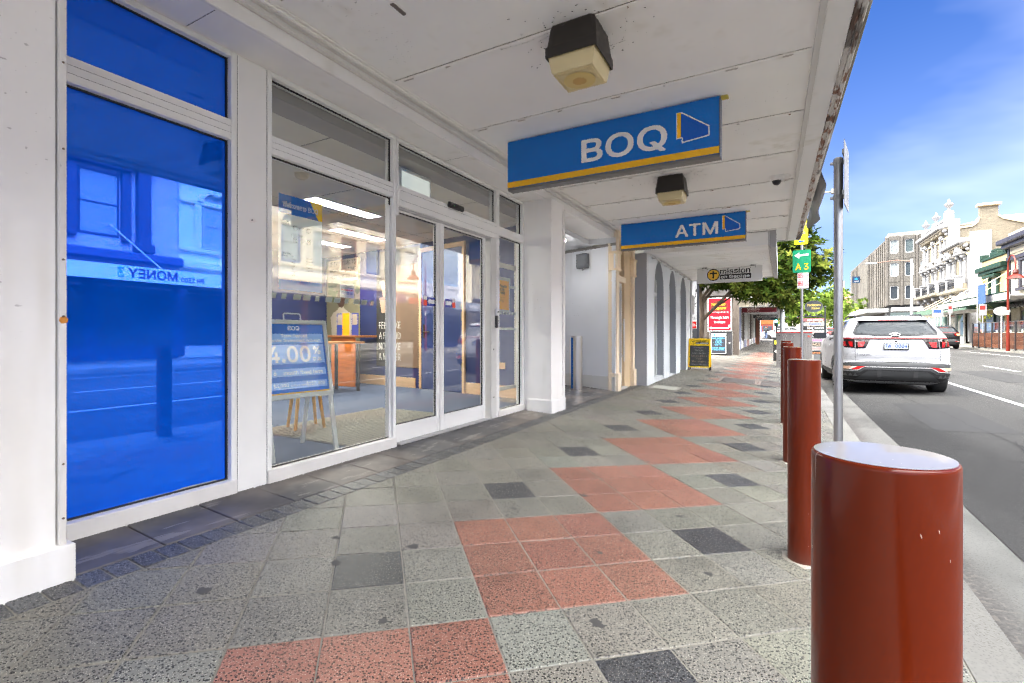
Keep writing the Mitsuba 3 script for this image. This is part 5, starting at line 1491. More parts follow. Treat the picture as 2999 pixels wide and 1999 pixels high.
# ------------------------------------------------------------------ the corner of the square: red board, dark cabinet, blade sign
t = thing('square_building', 'dark brown framed shop building at the far side of the square', 'building')
for x in (-3.35, -3.05, -1.90, -1.78):
    part(t, 'column', box(x - .06, x + .06, 24.6, 24.75, .1, 3.6), (.13, .105, .085), .6)
part(t, 'wall', box(-8, -1.75, 25.05, 25.3, .05, 3.4), (.24, .21, .18), .7, mat='dirty')
part(t, 'wall_panel', box(-3.0, -1.95, 24.62, 24.8, .12, 1.35), (.48, .47, .45), .6)
part(t, 'shop_window', pane_xz(24.95, -8, -3.4, .3, 2.6), mat='glass')
part(t, 'head_board', box(-8, -1.72, 24.6, 25.05, 3.0, 3.9), (.10, .09, .085), .6)
part(t, 'upper_wall', box(-9, -2.2, 25.06, 26, 3.9, 7.5), (.36, .34, .31), .7, mat='brickpaint')
part(t, 'side_wall', box(-9.3, -9, 15, 26, 0, 7), (.33, .31, .29), .7)
t = thing('red_wall_sign', 'red wall sign reading through here to shops with a white arrow', 'sign')
RY = 24.0
part(t, 'border', box(-2.985, -1.965, RY, RY + .05, 1.30, 2.86, .004), (.68, .68, .68), .4)
part(t, 'panel', box(-2.945, -2.010, RY - .004, RY - .0005, 1.36, 2.82), srgb(190, 22, 40), .4)
part(t, 'lettering', cat([text(s, h, (-2.475, RY - .0045, z), TO_CAM, 'c', b, width=w) for s, h, z, w, b in (('Through here', .115, 1.90, .80, True), ('to shops', .115, 1.70, .48, True), ('The Village in the City', .075, 2.165, .78, False))]), (.76, .75, .74), .4)
part(t, 'arrow', flat(sg.Polygon([(-2.92, 1.48), (-2.82, 1.555), (-2.82, 1.51), (-2.14, 1.51), (-2.10, 1.54), (-2.10, 1.615), (-2.03, 1.615), (-2.03, 1.52), (-2.10, 1.45), (-2.82, 1.45), (-2.82, 1.405)]), .003, (0, RY - .0045, 0), TO_CAM), (.76, .75, .74), .4)
part(t, 'crest', flat(affinity.scale(sg.Point(-2.5, 2.47).buffer(1), .36, .25), .002, (0, RY - .0045, 0), TO_CAM), srgb(110, 40, 22), .5)
part(t, 'crest_lettering', cat([text('Yorktown', .13, (-2.55, RY - .007, 2.49), TO_CAM, 'c', True, slant=.2, width=.6), text('Square', .13, (-2.45, RY - .007, 2.33), TO_CAM, 'c', True, slant=.2, width=.48)]), srgb(240, 180, 50), .5)
t = thing('dark_cabinet', 'tall dark grey utility cabinet under the red wall sign', 'cabinet')
part(t, 'body', box(-2.82, -1.935, 23.55, 23.95, float(gs(-2.4, 23.7)), 1.29, .015), (.055, .056, .058), .5)
part(t, 'lid', box(-2.84, -1.915, 23.53, 23.96, 1.2905, 1.325, .01), (.045, .046, .048), .5)
part(t, 'sticker', flat(sg.Point(-2.02, .80).buffer(.035), .002, (0, 23.5495, 0), TO_CAM), (.65, .65, .65), .5)
t = thing('blade_sign', 'tall white blade sign with a spoon beyond the arches', 'sign')
part(t, 'panel', box(-2.95, -2.445, 17.0, 17.06, 1.358, 3.0, .004), (.72, .72, .72), .45)
part(t, 'edge', box(-2.444, -2.385, 16.98, 17.08, .15, 3.02, .004), (.05, .055, .07), .5)
part(t, 'lower_panel', box(-2.95, -2.445, 17.0, 17.06, .15, 1.3575), (.09, .095, .105), .5)
part(t, 'red_panel', flat(rect(-2.7, 1.375, -2.47, 1.60), .002, (0, 16.9995, 0), TO_CAM), srgb(225, 30, 20), .5)
part(t, 'lettering', cat([text('ESE', .10, (-2.475, 16.9995, 2.10), TO_CAM, 'r', True), text('ANT', .08, (-2.49, 16.9995, 1.96), TO_CAM, 'r'), text('75', .085, (-2.5, 16.9995, 1.655), TO_CAM, 'r')]), (.03, .03, .035), .5)
part(t, 'red_lettering', text('SED', .075, (-2.495, 16.9965, 1.445), TO_CAM, 'r', True), (.75, .75, .75), .5)
part(t, 'spoon_print', flat(affinity.rotate(affinity.scale(sg.Point(-2.47, 2.62).buffer(1), .028, .05), -14).union(sg.LineString([(-2.475, 2.58), (-2.515, 2.34)]).buffer(.008)), .002, (0, 16.9995, 0), TO_CAM), (.04, .04, .045), .5)

# ------------------------------------------------------------------ the row of shops further along the left side
sr = thing('shop_row_building', 'row of old shops along the left pavement under low awnings', 'building')
SHX = -2.15
bays = np.arange(26.0, 64, 2.9)
for k, y in enumerate(bays):
    c_ = [(.62, .61, .58), (.60, .58, .53), (.36, .40, .55), (.50, .47, .42)][k % 4]
    zb = float(rise(y)) + .1
    part(sr, 'pilaster', box(SHX - .3, SHX + .03, y, y + .35, zb - .1, zb + 2.9), c_ if k % 3 else (.14, .12, .10), .6)
    part(sr, 'stall_riser', box(SHX - .3, SHX, y + .35, y + 2.9, zb - .1, zb + .5), [(.36, .20, .17), (.66, .65, .63), (.60, .60, .60), (.25, .26, .36)][k % 4], .6)
    part(sr, 'window_frame', frame_yz(SHX - .15, SHX - .08, y + .35, y + 2.9, zb + .5, zb + 2.6, .07, 0), (.62, .62, .60), .5)
    part(sr, 'pane', pane_yz(SHX - .11, y + .4, y + 2.85, zb + .55, zb + 2.55), (.05, .055, .06), mat='darkglass')
    part(sr, 'display_curtain', box(SHX - .26, SHX - .22, y + .5, y + 2.7 - .4 * (k % 3), zb + .6, zb + 2.4), [(.30, .30, .28), (.45, .43, .38), (.15, .18, .25)][k % 3], .9)
    part(sr, 'fascia', box(SHX - .3, SHX + .015, y + .351, y + 2.899, zb + 2.6, zb + 2.9), (.34, .33, .32), .6)
part(sr, 'upper_wall', box(-6, SHX - .31, 25.8, 66, -.3, 6.8), (.33, .31, .28), .8, mat='brickpaint')
part(sr, 'brown_post', box(-1.85, -1.62, 45, 45.3, .3, 3.2), (.16, .06, .035), .6)
part(sr, 'awning', box(SHX - .3, .06, 27.6, 62, 3.05, 3.12), (.52, .51, .49), .6, label='low awning over the left pavement')
part(sr, 'awning_edge', box(.061, .10, 27.6, 62, 2.92, 3.3), (.40, .40, .39), .6)
HS = [('cream hanging sign with dark lettering under the tree branches', -2.3, -.03, 28.0, 2.61, 2.98, (.66, .60, .44), [('TIRKA', .15, .88, .10, .30, (.05, .07, .12)), ('charcoal Grill', .10, .62, .025, .5, (.12, .14, .2))]),
      ('maroon hanging sign of a restaurant below the cream sign', -2.09, -.216, 32.0, 2.48, 2.79, srgb(110, 26, 38), [('SHERPA', .13, .34, .15, .36, (.70, .62, .58)), ('NEPALESE RESTAURANT', .05, .34, .06, .36, (.62, .5, .48))]),
      ('white hanging sign behind the maroon sign', -1.95, -.24, 35.0, 2.50, 2.66, (.62, .62, .61), []),
      ('black hanging sign with pale lettering, third under the awning', -1.76, -.20, 38.0, 2.34, 2.58, (.025, .025, .028), [('WARRINGTON BAR', .10, .55, .07, .8, (.55, .52, .46))]),
      ('dark hanging sign farthest along under the awning', -1.72, -.25, 44.0, 2.36, 2.60, (.05, .05, .055), [('Fudge', .11, .45, .06, .4, (.6, .58, .5))])]
for lab, a, b, y, z0, z1, c_, tx in HS:
    t = thing('shop_hanging_sign', lab, 'sign')
    part(t, 'panel', box(a, b, y, y + .10, z0, z1, .004), c_, .45)
    part(t, 'frame', frame_xz(y - .012, y - .001, a, b, z0, z1, .018, 0), (.45, .44, .42), .5)
    for s, h, fx, zz, fw, tc in tx:
        part(t, 'lettering', text(s, h, (a + (b - a) * fx, y - .001, z0 + zz), TO_CAM, 'c', True, width=fw * (b - a)), tc, .5)
    for x in (a + .2, b - .2):
        part(t, 'hanger', box(x, x + .03, y + .04, y + .06, z1, 3.06), (.2, .2, .2), .5)
t = thing('red_shop_building', 'red and orange corner shop at the far end of the left pavement', 'building')
part(t, 'wall', box(-14, -1.2, 88, 92, .3, 5), (.22, .05, .04), .7)
part(t, 'sign_band', box(-14, -1.2, 87.9, 87.99, 2.9, 3.6), srgb(150, 80, 30), .6)
part(t, 'blue_poster', box(-3.6, -2.8, 87.9, 87.99, 1.2, 2.6), (.10, .16, .42), .6)
for x in (-2.6, -1.9, -4.5):
    part(t, 'window', box(x, x + .55, 87.9, 87.98, 1.0, 2.6), (.05, .05, .06), .3)
part(t, 'upper_wall', box(-14, -1.0, 88.2, 92, 5, 9), (.36, .33, .30), .7, mat='brickpaint')

# ------------------------------------------------------------------ cars
#        z     half width, rear y, front y, squareness
SUV = [(.20, .74, .42, 4.10, 6), (.27, .86, .16, 4.45, 7), (.36, .91, .05, 4.58, 7), (.50, .928, .005, 4.63, 7), (.64, .93, .0, 4.63, 7), (.70, .925, .035, 4.62, 7), (.85, .928, .03, 4.60, 7),
       (1.00, .925, .05, 4.52, 7), (1.10, .905, .075, 4.30, 7), (1.17, .885, .115, 3.75, 7), (1.21, .870, .15, 3.38, 7), (1.32, .805, .24, 3.10, 7), (1.44, .735, .35, 2.78, 6.5), (1.55, .662, .42, 2.45, 6), (1.61, .605, .46, 2.20, 5.5), (1.65, .52, .60, 1.95, 5), (1.668, .40, .85, 1.75, 4)]


class Body:
    def __init__(self, prof):
        p = np.array(prof)
        self.z = p[:, 0]
        zz = np.concatenate([np.linspace(a, b, 4, endpoint=False) for a, b in zip(self.z[:-1], self.z[1:])] + [self.z[-1:]])
        self.p, self.zz = p, zz

    def at(self, z):
        return [np.interp(z, self.z, self.p[:, k]) for k in range(1, 5)]

    def mesh(self, n=96):
        t = np.linspace(0, 2 * math.pi, n, endpoint=False)
        rows = []
        for z in self.zz:
            w, r, f, e = self.at(z)
            q = 2 / e
            x = w * np.sign(np.cos(t)) * np.abs(np.cos(t)) ** q
            y = (r + f) / 2 + (f - r) / 2 * np.sign(np.sin(t)) * np.abs(np.sin(t)) ** q
            rows.append(np.c_[x, y, np.full(n, z)])
        v = np.vstack(rows)
        m = len(self.zz)
        i, j = np.meshgrid(np.arange(m - 1), np.arange(n), indexing='ij')
        q = np.stack([i * n + j, i * n + (j + 1) % n, (i + 1) * n + (j + 1) % n, (i + 1) * n + j], -1).reshape(-1, 4)
        f = np.vstack([q[:, [0, 1, 2]], q[:, [0, 2, 3]]])
        c0, c1 = len(v), len(v) + 1
        v = np.vstack([v, [[0, 2.2, self.zz[0]]], [[0, 1.3, self.zz[-1] + .004]]])
        jj = np.arange(n)
        f = np.vstack([f, np.stack([(jj + 1) % n, jj, jj * 0 + c0], 1), np.stack([jj + (m - 1) * n, (jj + 1) % n + (m - 1) * n, jj * 0 + c1], 1)])
        return trimesh.Trimesh(v, f, process=False)

    def rear(self, x, z, d=0.0):
        w, r, f, e = self.at(z)
        k = np.clip(1 - np.abs(np.clip(x / w, -1, 1)) ** e, 0, 1) ** (1 / e)
        return (r + f) / 2 - (f - r) / 2 * k - d

    def side(self, y, z, d=0.0):
        w, r, f, e = self.at(z)
        u = np.clip((y - (r + f) / 2) / ((f - r) / 2), -1, 1)
        return w * np.clip(1 - np.abs(u) ** e, 0, 1) ** (1 / e) + d

    def patch(self, poly, where, d, step=.045):
        """a polygon laid on the body, d proud of it; where: rear (x, z) or left / right side (y, z)"""
        x0, y0, x1, y1 = poly.bounds
        cells = []
        for a in np.arange(x0, x1, step):
            for b in np.arange(y0, y1, step):
                g = poly.intersection(sg.box(a, b, a + step, b + step))
                for h in getattr(g, 'geoms', [g]):
                    if h.geom_type == 'Polygon' and h.area > 1e-7:
                        cells.append(h)
        V, F, at = [], [], 0
        for h in cells:
            vv, ff = trimesh.creation.triangulate_polygon(sg.polygon.orient(h, 1.0), engine='earcut')
            V.append(vv)
            F.append(ff + at)
            at += len(vv)
        V, F = np.vstack(V), np.vstack(F)
        if where == 'rear':
            P = np.c_[V[:, 0], self.rear(V[:, 0], V[:, 1], d), V[:, 1]]
        else:
            s = -1 if where == 'left' else 1
            P = np.c_[s * self.side(V[:, 0], V[:, 1], d), V[:, 0], V[:, 1]]
        m = trimesh.Trimesh(P, F, process=False)
        m.merge_vertices(digits_vertex=4)
        return m


def M3(mesh):
    mesh.merge_vertices()
    return m3.Manifold(m3.Mesh(np.asarray(mesh.vertices, np.float32), np.asarray(mesh.faces, np.uint32)))


def car(label, x, y, zg, color, rotz=0.0, detail=True, plate='', name='parked_car', group=None, brake=False, sc=1.0, sw=1.0, sz=1.0):
    t = thing(name, label, 'car', group)
    B = Body(SUV)
    m = np.eye(4)
    c_, s_ = math.cos(rotz), math.sin(rotz)
    m[:2, :2] = [[c_ * sc * sw, -s_ * sc], [s_ * sc * sw, c_ * sc]]
    m[2, 2] = sc * sz
    m[:3, 3] = (x, y, zg)

    def tf(mesh):
        mesh = mesh.copy()
        mesh.apply_transform(m)
        return mesh

    P = lambda n, mesh, col, rough=.4, par=t, **k: part(par, n, tf(mesh), col, rough, **k)
    AX = (.95, 3.72)
    body = B.mesh(96 if detail else 64)
    solid_ = M3(body)
    for a in AX:
        solid_ -= m3.Manifold.cylinder(3, .385, .385, 40).translate([0, 0, -1.5]).rotate([0, 90, 0]).translate([0, a, .335]) if True else solid_
    q = solid_.to_mesh()
    bm = trimesh.Trimesh(q.vert_properties[:, :3], q.tri_verts, process=False)
    P('body', bm, color, .10, mat='gloss', smooth=35)
    P('underbody', cat([box(-.72, .72, .45, 4.2, .19, .34), box(-.30, .34, .30, .55, .24, .32, .03)]), (.02, .02, .02), .8)
    tyre = lathe([(.215, -.11), (.30, -.117), (.327, -.10), (.335, -.07), (.335, .07), (.327, .10), (.30, .117), (.215, .11)], (0, 0, 0), 40)
    tyre.apply_transform(trimesh.transformations.rotation_matrix(math.pi / 2, [0, 1, 0]))
    for a in AX:
        for s in (-1, 1):
            w = P('wheel', tyre.copy().apply_translation([s * .80, a, .335]), (.018, .018, .018), .8, smooth=40)
            rim = [cyl((s * .905, a, .335), (s * .885, a, .335), .215, .20, 28)]
            P('rim', cat(rim), (.10, .10, .105), .35, par=w, metal=0)
            if detail:
                sp_ = []
                for k in range(5):
                    q_ = k * 2 * math.pi / 5 + .3
                    sp_.append(cyl((s * .912, a + .03 * math.cos(q_), .335 + .03 * math.sin(q_)), (s * .910, a + .205 * math.cos(q_), .335 + .205 * math.sin(q_)), .030, .022, 8))
                P('spokes', cat(sp_), (.50, .50, .51), .3, par=w, metal=1)
    DG, TRIM = (.012, .013, .015), (.048, .050, .052)
    poly = sg.Polygon
    win = poly([(-.64, 1.255), (-.30, 1.235), (.30, 1.235), (.64, 1.255), (.655, 1.30), (.56, 1.50), (.51, 1.555), (-.51, 1.555), (-.56, 1.50), (-.655, 1.30)])
    rw = P('rear_window', B.patch(win.buffer(.012), 'rear', .004), DG, .04, mat='darkglass', smooth=60)
    P('heater_zone', B.patch(win.buffer(-.055).buffer(.02), 'rear', .0055), (.035, .04, .045), .03, par=rw, mat='darkglass', smooth=60)
    cab = [poly([(2.95, 1.24), (2.62, 1.53), (1.55, 1.585), (1.45, 1.24)]), poly([(1.40, 1.24), (1.48, 1.585), (1.02, 1.585), (.72, 1.40), (.60, 1.27), (.62, 1.24)]), poly([(3.30, 1.235), (3.02, 1.235), (2.72, 1.50)])]
    for sd in ('left', 'right'):
        for g in cab:
            P('side_window', B.patch(g, sd, .004), DG, .04, mat='darkglass', smooth=60)
        P('sill_cladding', B.patch(poly([(1.38, .28), (3.30, .28), (3.30, .42), (1.38, .42)]), sd, .006), TRIM, .6, smooth=60)
        for a in AX:
            arch = affinity.translate(sg.Point(0, 0).buffer(.44, quad_segs=16).difference(sg.Point(0, 0).buffer(.392, quad_segs=16)), a, .335).intersection(rect(0, .27, 4.6, .9))
            P('arch_cladding', B.patch(arch, sd, .007), TRIM, .6, smooth=60)
        s = -1 if sd == 'left' else 1
        P('mirror', cat([trimesh.convex.convex_hull(np.array([[s * 1.0 + s * a * .13, 3.02 + b * .06, 1.22 + c * .085] for a in (-1, .9) for b in (-1, 1) for c in (-.75, 1)] + [[s * 1.155, 3.02, 1.24], [s * 1.13, 2.96, 1.16]])), box(s * .86, s * .92, 2.99, 3.05, 1.19, 1.24)]), (.02, .021, .023), .2, smooth=50)
        P('roof_rail', tube([(s * .55, .85, 1.632), (s * .55, .95, 1.680), (s * .55, 1.6, 1.700), (s * .55, 2.2, 1.680), (s * .55, 2.35, 1.64)], .018, 8), (.02, .02, .02), .4, smooth=60)
        if detail:
            for yy in (1.42, 2.62):
                P('door_handle', B.patch(rrect(yy - .02, .985, yy + .20, 1.02, .012), sd, .022), color, .12, mat='gloss')
                P('door_gap', B.patch(rect(yy - .10, .42, yy - .094, 1.23), sd, .002), (.03, .03, .03), .7)
    P('windscreen', cat([B.patch(rect(-.1, 1.3, .1, 1.31), 'rear', .003)]), DG, .1) if False else None
    bump = poly([(-.915, .30), (-.915, .60), (-.80, .655), (-.45, .682), (.45, .682), (.80, .655), (.915, .60), (.915, .30)])
    P('rear_bumper', B.patch(bump, 'rear', .010), TRIM, .55, smooth=60, label='dark grey rear bumper')
    P('lower_bumper', B.patch(poly([(-.91, .27), (-.91, .47), (-.60, .44), (-.50, .52), (.50, .52), (.60, .44), (.91, .47), (.91, .27)]), 'rear', .022), (.015, .015, .016), .6, smooth=60)
    P('diffuser', B.patch(poly([(-.66, .30), (-.46, .495), (.46, .495), (.66, .30)]), 'rear', .036), (.036, .037, .039), .55, smooth=60)
    P('muffler', cyl((-.36, .40, .275), (.36, .40, .275), .06, n=14), (.34, .29, .22), .5)
    if detail:
        P('bright_strip', B.patch(sg.LineString([(-.90, .475), (-.62, .500), (-.52, .575), (.52, .575), (.62, .500), (.90, .475)]).buffer(.008), 'rear', .026, .03), (.45, .45, .45), .35)
        P('diffuser_fin', cat([B.patch(rect(a - .035, .33, a + .035, .50), 'rear', .055) for a in (-.28, .28)]), (.05, .05, .052), .55)
        fac = []
        for s in (-1, 1):
            for k in range(4):
                fac.append(poly([(s * (.62 + .075 * k), .37), (s * (.66 + .075 * k), .44), (s * (.69 + .075 * k), .37)]))
        P('bumper_facets', cat([B.patch(g, 'rear', .030) for g in fac]), (.05, .052, .054), .4)
        P('tailgate_gap', cat([B.patch(rect(s * .655 - .003, .69, s * .655 + .003, 1.22), 'rear', .003) for s in (-1, 1)] + [B.patch(rect(-.655, .684, .655, .690), 'rear', .003)]), (.05, .05, .05), .7)
        P('tailgate_crease', B.patch(rect(-.9, .775, .9, .781), 'rear', .004), tuple(np.array(color) * .8), .3)
        P('tailgate_handle', B.patch(poly([(-.20, .690), (.20, .690), (.16, .668), (-.16, .668)]), 'rear', .014), (.01, .01, .01), .6)
    for s, sd in ((-1, 'left'), (1, 'right')):
        f = P('fog_light', B.patch(poly([(s * .50, .585), (s * .88, .578), (s * .885, .520), (s * .64, .512)]), 'rear', .028), (.55, .36, .25), .15, label=f'{sd} rear fog light')
        P('red_reflector', B.patch(poly([(s * .50, .586), (s * .62, .584), (s * .73, .514), (s * .64, .511)]), 'rear', .0305), (.55, .01, .012), .12, par=f)
        P('clear_lens', B.patch(poly([(s * .64, .582), (s * .70, .581), (s * .77, .516), (s * .735, .514)]), 'rear', .0308), (.65, .60, .56), .12, par=f)
        tl_ = P('tail_light', B.patch(poly([(s * .66, 1.175), (s * .90, 1.175), (s * .905, 1.13), (s * .87, .985), (s * .66, .965)]), 'rear', .007), (.012, .006, .006), .06, mat='darkglass', label=f'{sd} outer tail light')
        P('red_lens', B.patch(poly([(s * .695, 1.105), (s * .76, 1.105), (s * .735, 1.0), (s * .69, .99)]), 'rear', .010), (.30, .006, .008), .08, par=tl_, mat='darkglass')
        P('red_lens', B.patch(poly([(s * .80, 1.11), (s * .865, 1.11), (s * .845, 1.01), (s * .785, 1.005)]), 'rear', .010), (.26, .006, .008), .08, par=tl_, mat='darkglass')
        ti = P('tail_light', B.patch(poly([(s * .645, 1.175), (s * .40, 1.16), (s * .49, .965), (s * .645, .958)]), 'rear', .007), (.012, .006, .006), .06, mat='darkglass', label=f'{sd} inner tail light')
        P('red_lens', B.patch(poly([(s * .61, 1.10), (s * .49, 1.10), (s * .53, .995), (s * .61, .985)]), 'rear', .010), (.34, .007, .009), .08, par=ti, mat='darkglass')
        if brake:
            lamp_mesh(uniq(t + '__brake_lamp'), tf(B.patch(poly([(s * .63, 1.10), (s * .85, 1.10), (s * .84, 1.0), (s * .63, 1.0)]), 'rear', .014)), (.5, .05, .008))
    if brake:
        lamp_mesh(uniq(t + '__high_brake_lamp'), tf(B.patch(rect(-.22, 1.575, .22, 1.60), 'rear', .03)), (.5, .05, .006))
    P('light_bar', B.patch(poly([(-.90, 1.135), (-.64, 1.150), (.64, 1.150), (.90, 1.135), (.90, 1.180), (.64, 1.195), (-.64, 1.195), (-.90, 1.180)]), 'rear', .013), (.020, .008, .008), .08, mat='darkglass')
    P('red_bar', B.patch(sg.LineString([(-.88, 1.168), (-.64, 1.182), (.64, 1.182), (.88, 1.168)]).buffer(.008), 'rear', .016, .03), (.26, .010, .012), .1)
    P('spoiler', B.patch(poly([(-.58, 1.555), (.58, 1.555), (.55, 1.615), (-.55, 1.615)]), 'rear', .055), color, .12, mat='gloss', smooth=60)
    P('spoiler_underside', cat([box(-.56, .56, float(B.rear(np.array(0.), 1.56)) - .05, float(B.rear(np.array(0.), 1.56)) + .05, 1.552, 1.558)]), (.02, .02, .02), .5)
    P('spoiler_lamp', B.patch(rect(-.24, 1.558, .24, 1.572), 'rear', .058), (.30, .02, .02), .2)
    P('antenna', trimesh.convex.convex_hull(np.array([[-.025, .95, 1.655], [.025, .95, 1.655], [-.02, 1.14, 1.66], [.02, 1.14, 1.66], [-.006, .97, 1.735], [.006, .97, 1.735]])), (.015, .015, .015), .3)
    if detail:
        yb = float(B.rear(np.array(0.), 1.25)) - .006
        sl_ = -math.atan2(.12, .12 + .05)
        up_ = np.array([0, .66, .75])
        eo = affinity.scale(sg.Point(0, 0).buffer(1, quad_segs=16), .085, .044)
        ei = affinity.scale(sg.Point(0, 0).buffer(1, quad_segs=16), .068, .033)
        hh = sg.MultiPolygon([poly([(-.040, -.027), (-.024, -.032), (-.002, .026), (-.018, .031)]), poly([(.002, -.028), (.018, -.032), (.040, .026), (.024, .031)]), poly([(-.018, -.008), (.030, -.004), (.024, .008), (-.026, .004)])])
        P('emblem', place(extrude(eo.difference(ei).union(hh.buffer(.001)), .006), (0, yb - .006, 1.255), X3, up_), (.72, .72, .72), .25, metal=0)
        yp = float(B.rear(np.array(0.), .98)) - .020
        pl_ = P('number_plate', place(box(-.195, .195, -.067, .067, 0, .012, .003), (-.01, yp, 1.005), X3, Z3), (.02, .02, .02), .4, label='blue and white number plate reading TW 0004')
        P('plate_face', place(box(-.182, .182, -.050, .058, .012, .0135), (-.01, yp, 1.005), X3, Z3), (.40, .44, .46), .35, par=pl_)
        P('plate_lettering', place(cat([text('TW', .068, (-.172, -.026, 0), (X3, Y3), 'l', True, .002, width=.095), text('0004', .068, (.172, -.026, 0), (X3, Y3), 'r', True, .002, width=.185)]), (-.01, yp - .0136, 1.005), X3, Z3), srgb(20, 60, 140), .4, par=pl_)
        P('plate_crest', place(extrude(rect(-.07, -.03, -.025, .05), .001), (-.01, yp - .0136, 1.005), X3, Z3), (.45, .62, .58), .4, par=pl_)
        bd = text('Tucson', .034, (-.64, 0, 0), (X3, Y3), 'l', False, .004, slant=.25, width=.215)
        bd = place(bd, (0, float(B.rear(np.array(-.5), .82)) - .006, .81), X3, Z3)
        P('badge_lettering', bd, (.06, .06, .065), .3)
        P('wiper_cover', place(box(-.06, .06, 0, .02, 0, .02, .004), (0, float(B.rear(np.array(0.), 1.21)) - .012, 1.205), X3, Z3), (.02, .02, .02), .4)
        P('camera', box(-.02, .02, float(B.rear(np.array(0.), 1.11)) - .02, float(B.rear(np.array(0.), 1.11)) + .02, 1.105, 1.128), (.015, .015, .015), .3)
    return t


car('white parked SUV seen from behind with number plate TW 0004', 2.02, 12.22, float(road_z(2.1, 13.2)), (.37, .375, .39), .028, True, 'TW 0004', sw=1.04, sz=.97)
car('black SUV with red brake lights lit beside the timber barrier', 10.35, 45.8, float(road_z(10.3, 46)), (.012, .013, .015), 0.0, False, name='moving_car', brake=True)
car('grey van crossing the street at the far junction', 2.6, 77.0, float(road_z(1.2, 77)) - .05, (.34, .35, .37), math.pi / 2, False, name='moving_car', sc=1.15)
car('small silver car far down the road left of the white SUV', 3.9, 66, float(road_z(4, 66)), (.50, .52, .55), 0.05, False, name='distant_car')
car('small red car far down the road beyond the silver one', 5.6, 74, float(road_z(5.6, 74)), (.42, .05, .04), 0.0, False, name='distant_car')

# ------------------------------------------------------------------ a walker far along the left pavement
pe = thing('person', 'person in a dark jacket and blue jeans walking away along the left pavement', 'person')
bx, by = -1.73, 70.0
bz = float(gs(bx, by)) + .04


def hullbody(bones, r):
    out = None
    for a, b in bones:
        sa = m3.Manifold.sphere(a[3], 16).translate(list(a[:3]))
        sb_ = m3.Manifold.sphere(b[3], 16).translate(list(b[:3]))
        h = m3.Manifold.batch_hull([sa, sb_])
        out = h if out is None else out + h
    q = out.refine_to_length(r).to_mesh()
    m = trimesh.Trimesh(q.vert_properties[:, :3], q.tri_verts)
    trimesh.smoothing.filter_taubin(m, iterations=8)
    m.apply_translation([bx, by, bz])
    return m


hip, neck = (0, 0, .88, .13), (0, .02, 1.40, .07)
J = dict(shl=(-.17, .02, 1.36, .065), shr=(.17, .02, 1.36, .065), ell=(-.25, -.02, 1.08, .048), elr=(.25, .05, 1.08, .048), wrl=(-.23, .06, .84, .036), wrr=(.24, .14, .86, .036), hil=(-.09, 0, .86, .095), hir=(.09, 0, .86, .095), knl=(-.10, .10, .48, .06), knr=(.09, -.03, .47, .06), anl=(-.10, .04, .09, .042), anr=(.09, -.26, .14, .042))
part(pe, 'skin', hullbody([((0, .02, 1.42, .055), (0, .04, 1.50, .05)), ((0, .04, 1.555, .092), (0, .05, 1.63, .085)), (J['wrl'], (-.22, .08, .76, .034)), (J['wrr'], (.24, .17, .78, .034))], .04), (.42, .26, .19), .6, smooth=True)
part(pe, 'jacket', hullbody([(hip, (0, .01, 1.15, .15)), ((-.07, .01, 1.15, .13), (-.09, .02, 1.32, .11)), ((.07, .01, 1.15, .13), (.09, .02, 1.32, .11)), ((0, .01, 1.15, .13), neck), (J['shl'], neck), (J['shr'], neck), (J['shl'], J['ell']), (J['shr'], J['elr']), (J['ell'], J['wrl']), (J['elr'], J['wrr'])], .05), (.035, .038, .042), .8, smooth=True)
part(pe, 'jeans', hullbody([(J['hil'], J['hir']), (J['hil'], J['knl']), (J['hir'], J['knr']), (J['knl'], J['anl']), (J['knr'], J['anr'])], .05), (.06, .10, .20), .8, smooth=True)
part(pe, 'shoe', hullbody([((-.10, .02, .05, .045), (-.10, .16, .035, .035))], .03), (.05, .05, .05), .6, smooth=True)
part(pe, 'shoe', hullbody([((.09, -.28, .11, .045), (.09, -.17, .04, .035))], .03), (.05, .05, .05), .6, smooth=True)
part(pe, 'hair', hullbody([((0, .025, 1.60, .088), (0, .02, 1.65, .082))], .03), (.05, .04, .035), .8, smooth=True)

# ------------------------------------------------------------------ far end of the street
def leafy(label, x, y, h, r, seed, tones, n=520, ll=.55):
    t = thing('distant_tree', label, 'tree', 'green trees at the far end of the street')
    z0 = .4
    g = np.random.default_rng(seed)
    part(t, 'trunk', tube([(x, y, z0 - .3), (x + .1, y, z0 + h * .35), (x + .2, y, z0 + h * .7)], [.22, .17, .06], 8), (.2, .15, .1), .9, mat='bark')
    bl = [((x + g.normal() * r * .5, y + g.normal() * r * .4, z0 + h * (.45 + .5 * g.uniform())), (r * .5, r * .5, r * .36)) for k in range(9)] + [((x, y, z0 + h * .62), (r, r, h * .34))]
    foliage(t, bl, n, ll, ll * .5, seed, tones, 7, .5)


FAR = [(.07, .13, .03), (.11, .19, .04), (.17, .27, .06), (.22, .33, .09)]
leafy('bright green round tree beyond the oval crest sign', 4.3, 96, 9.2, 3.4, 1, FAR)
leafy('bright green tree touching the grey pole in the distance', 8.0, 102, 9.6, 3.2, 2, FAR)
leafy('darker green tree left of the oval crest sign', 1.4, 99, 7.6, 2.6, 3, [(.05, .10, .025), (.08, .15, .035), (.12, .2, .05)])
leafy('low green tree at the very end of the street', 11.5, 128, 8.0, 3.2, 4, FAR)
t = thing('peach_building', 'peach coloured building with a red roof far beyond the grey office block', 'building')
part(t, 'wall', box(14.5, 24, 170, 180, -.5, 13.2), srgb(226, 178, 148), .8, mat='dirty')
part(t, 'parapet', box(14.4, 24, 169.9, 180, 13.2, 14.0), srgb(232, 190, 160), .8)
part(t, 'chimney', box(15.0, 16.2, 171, 172, 14.0, 17.0), srgb(222, 170, 140), .8)
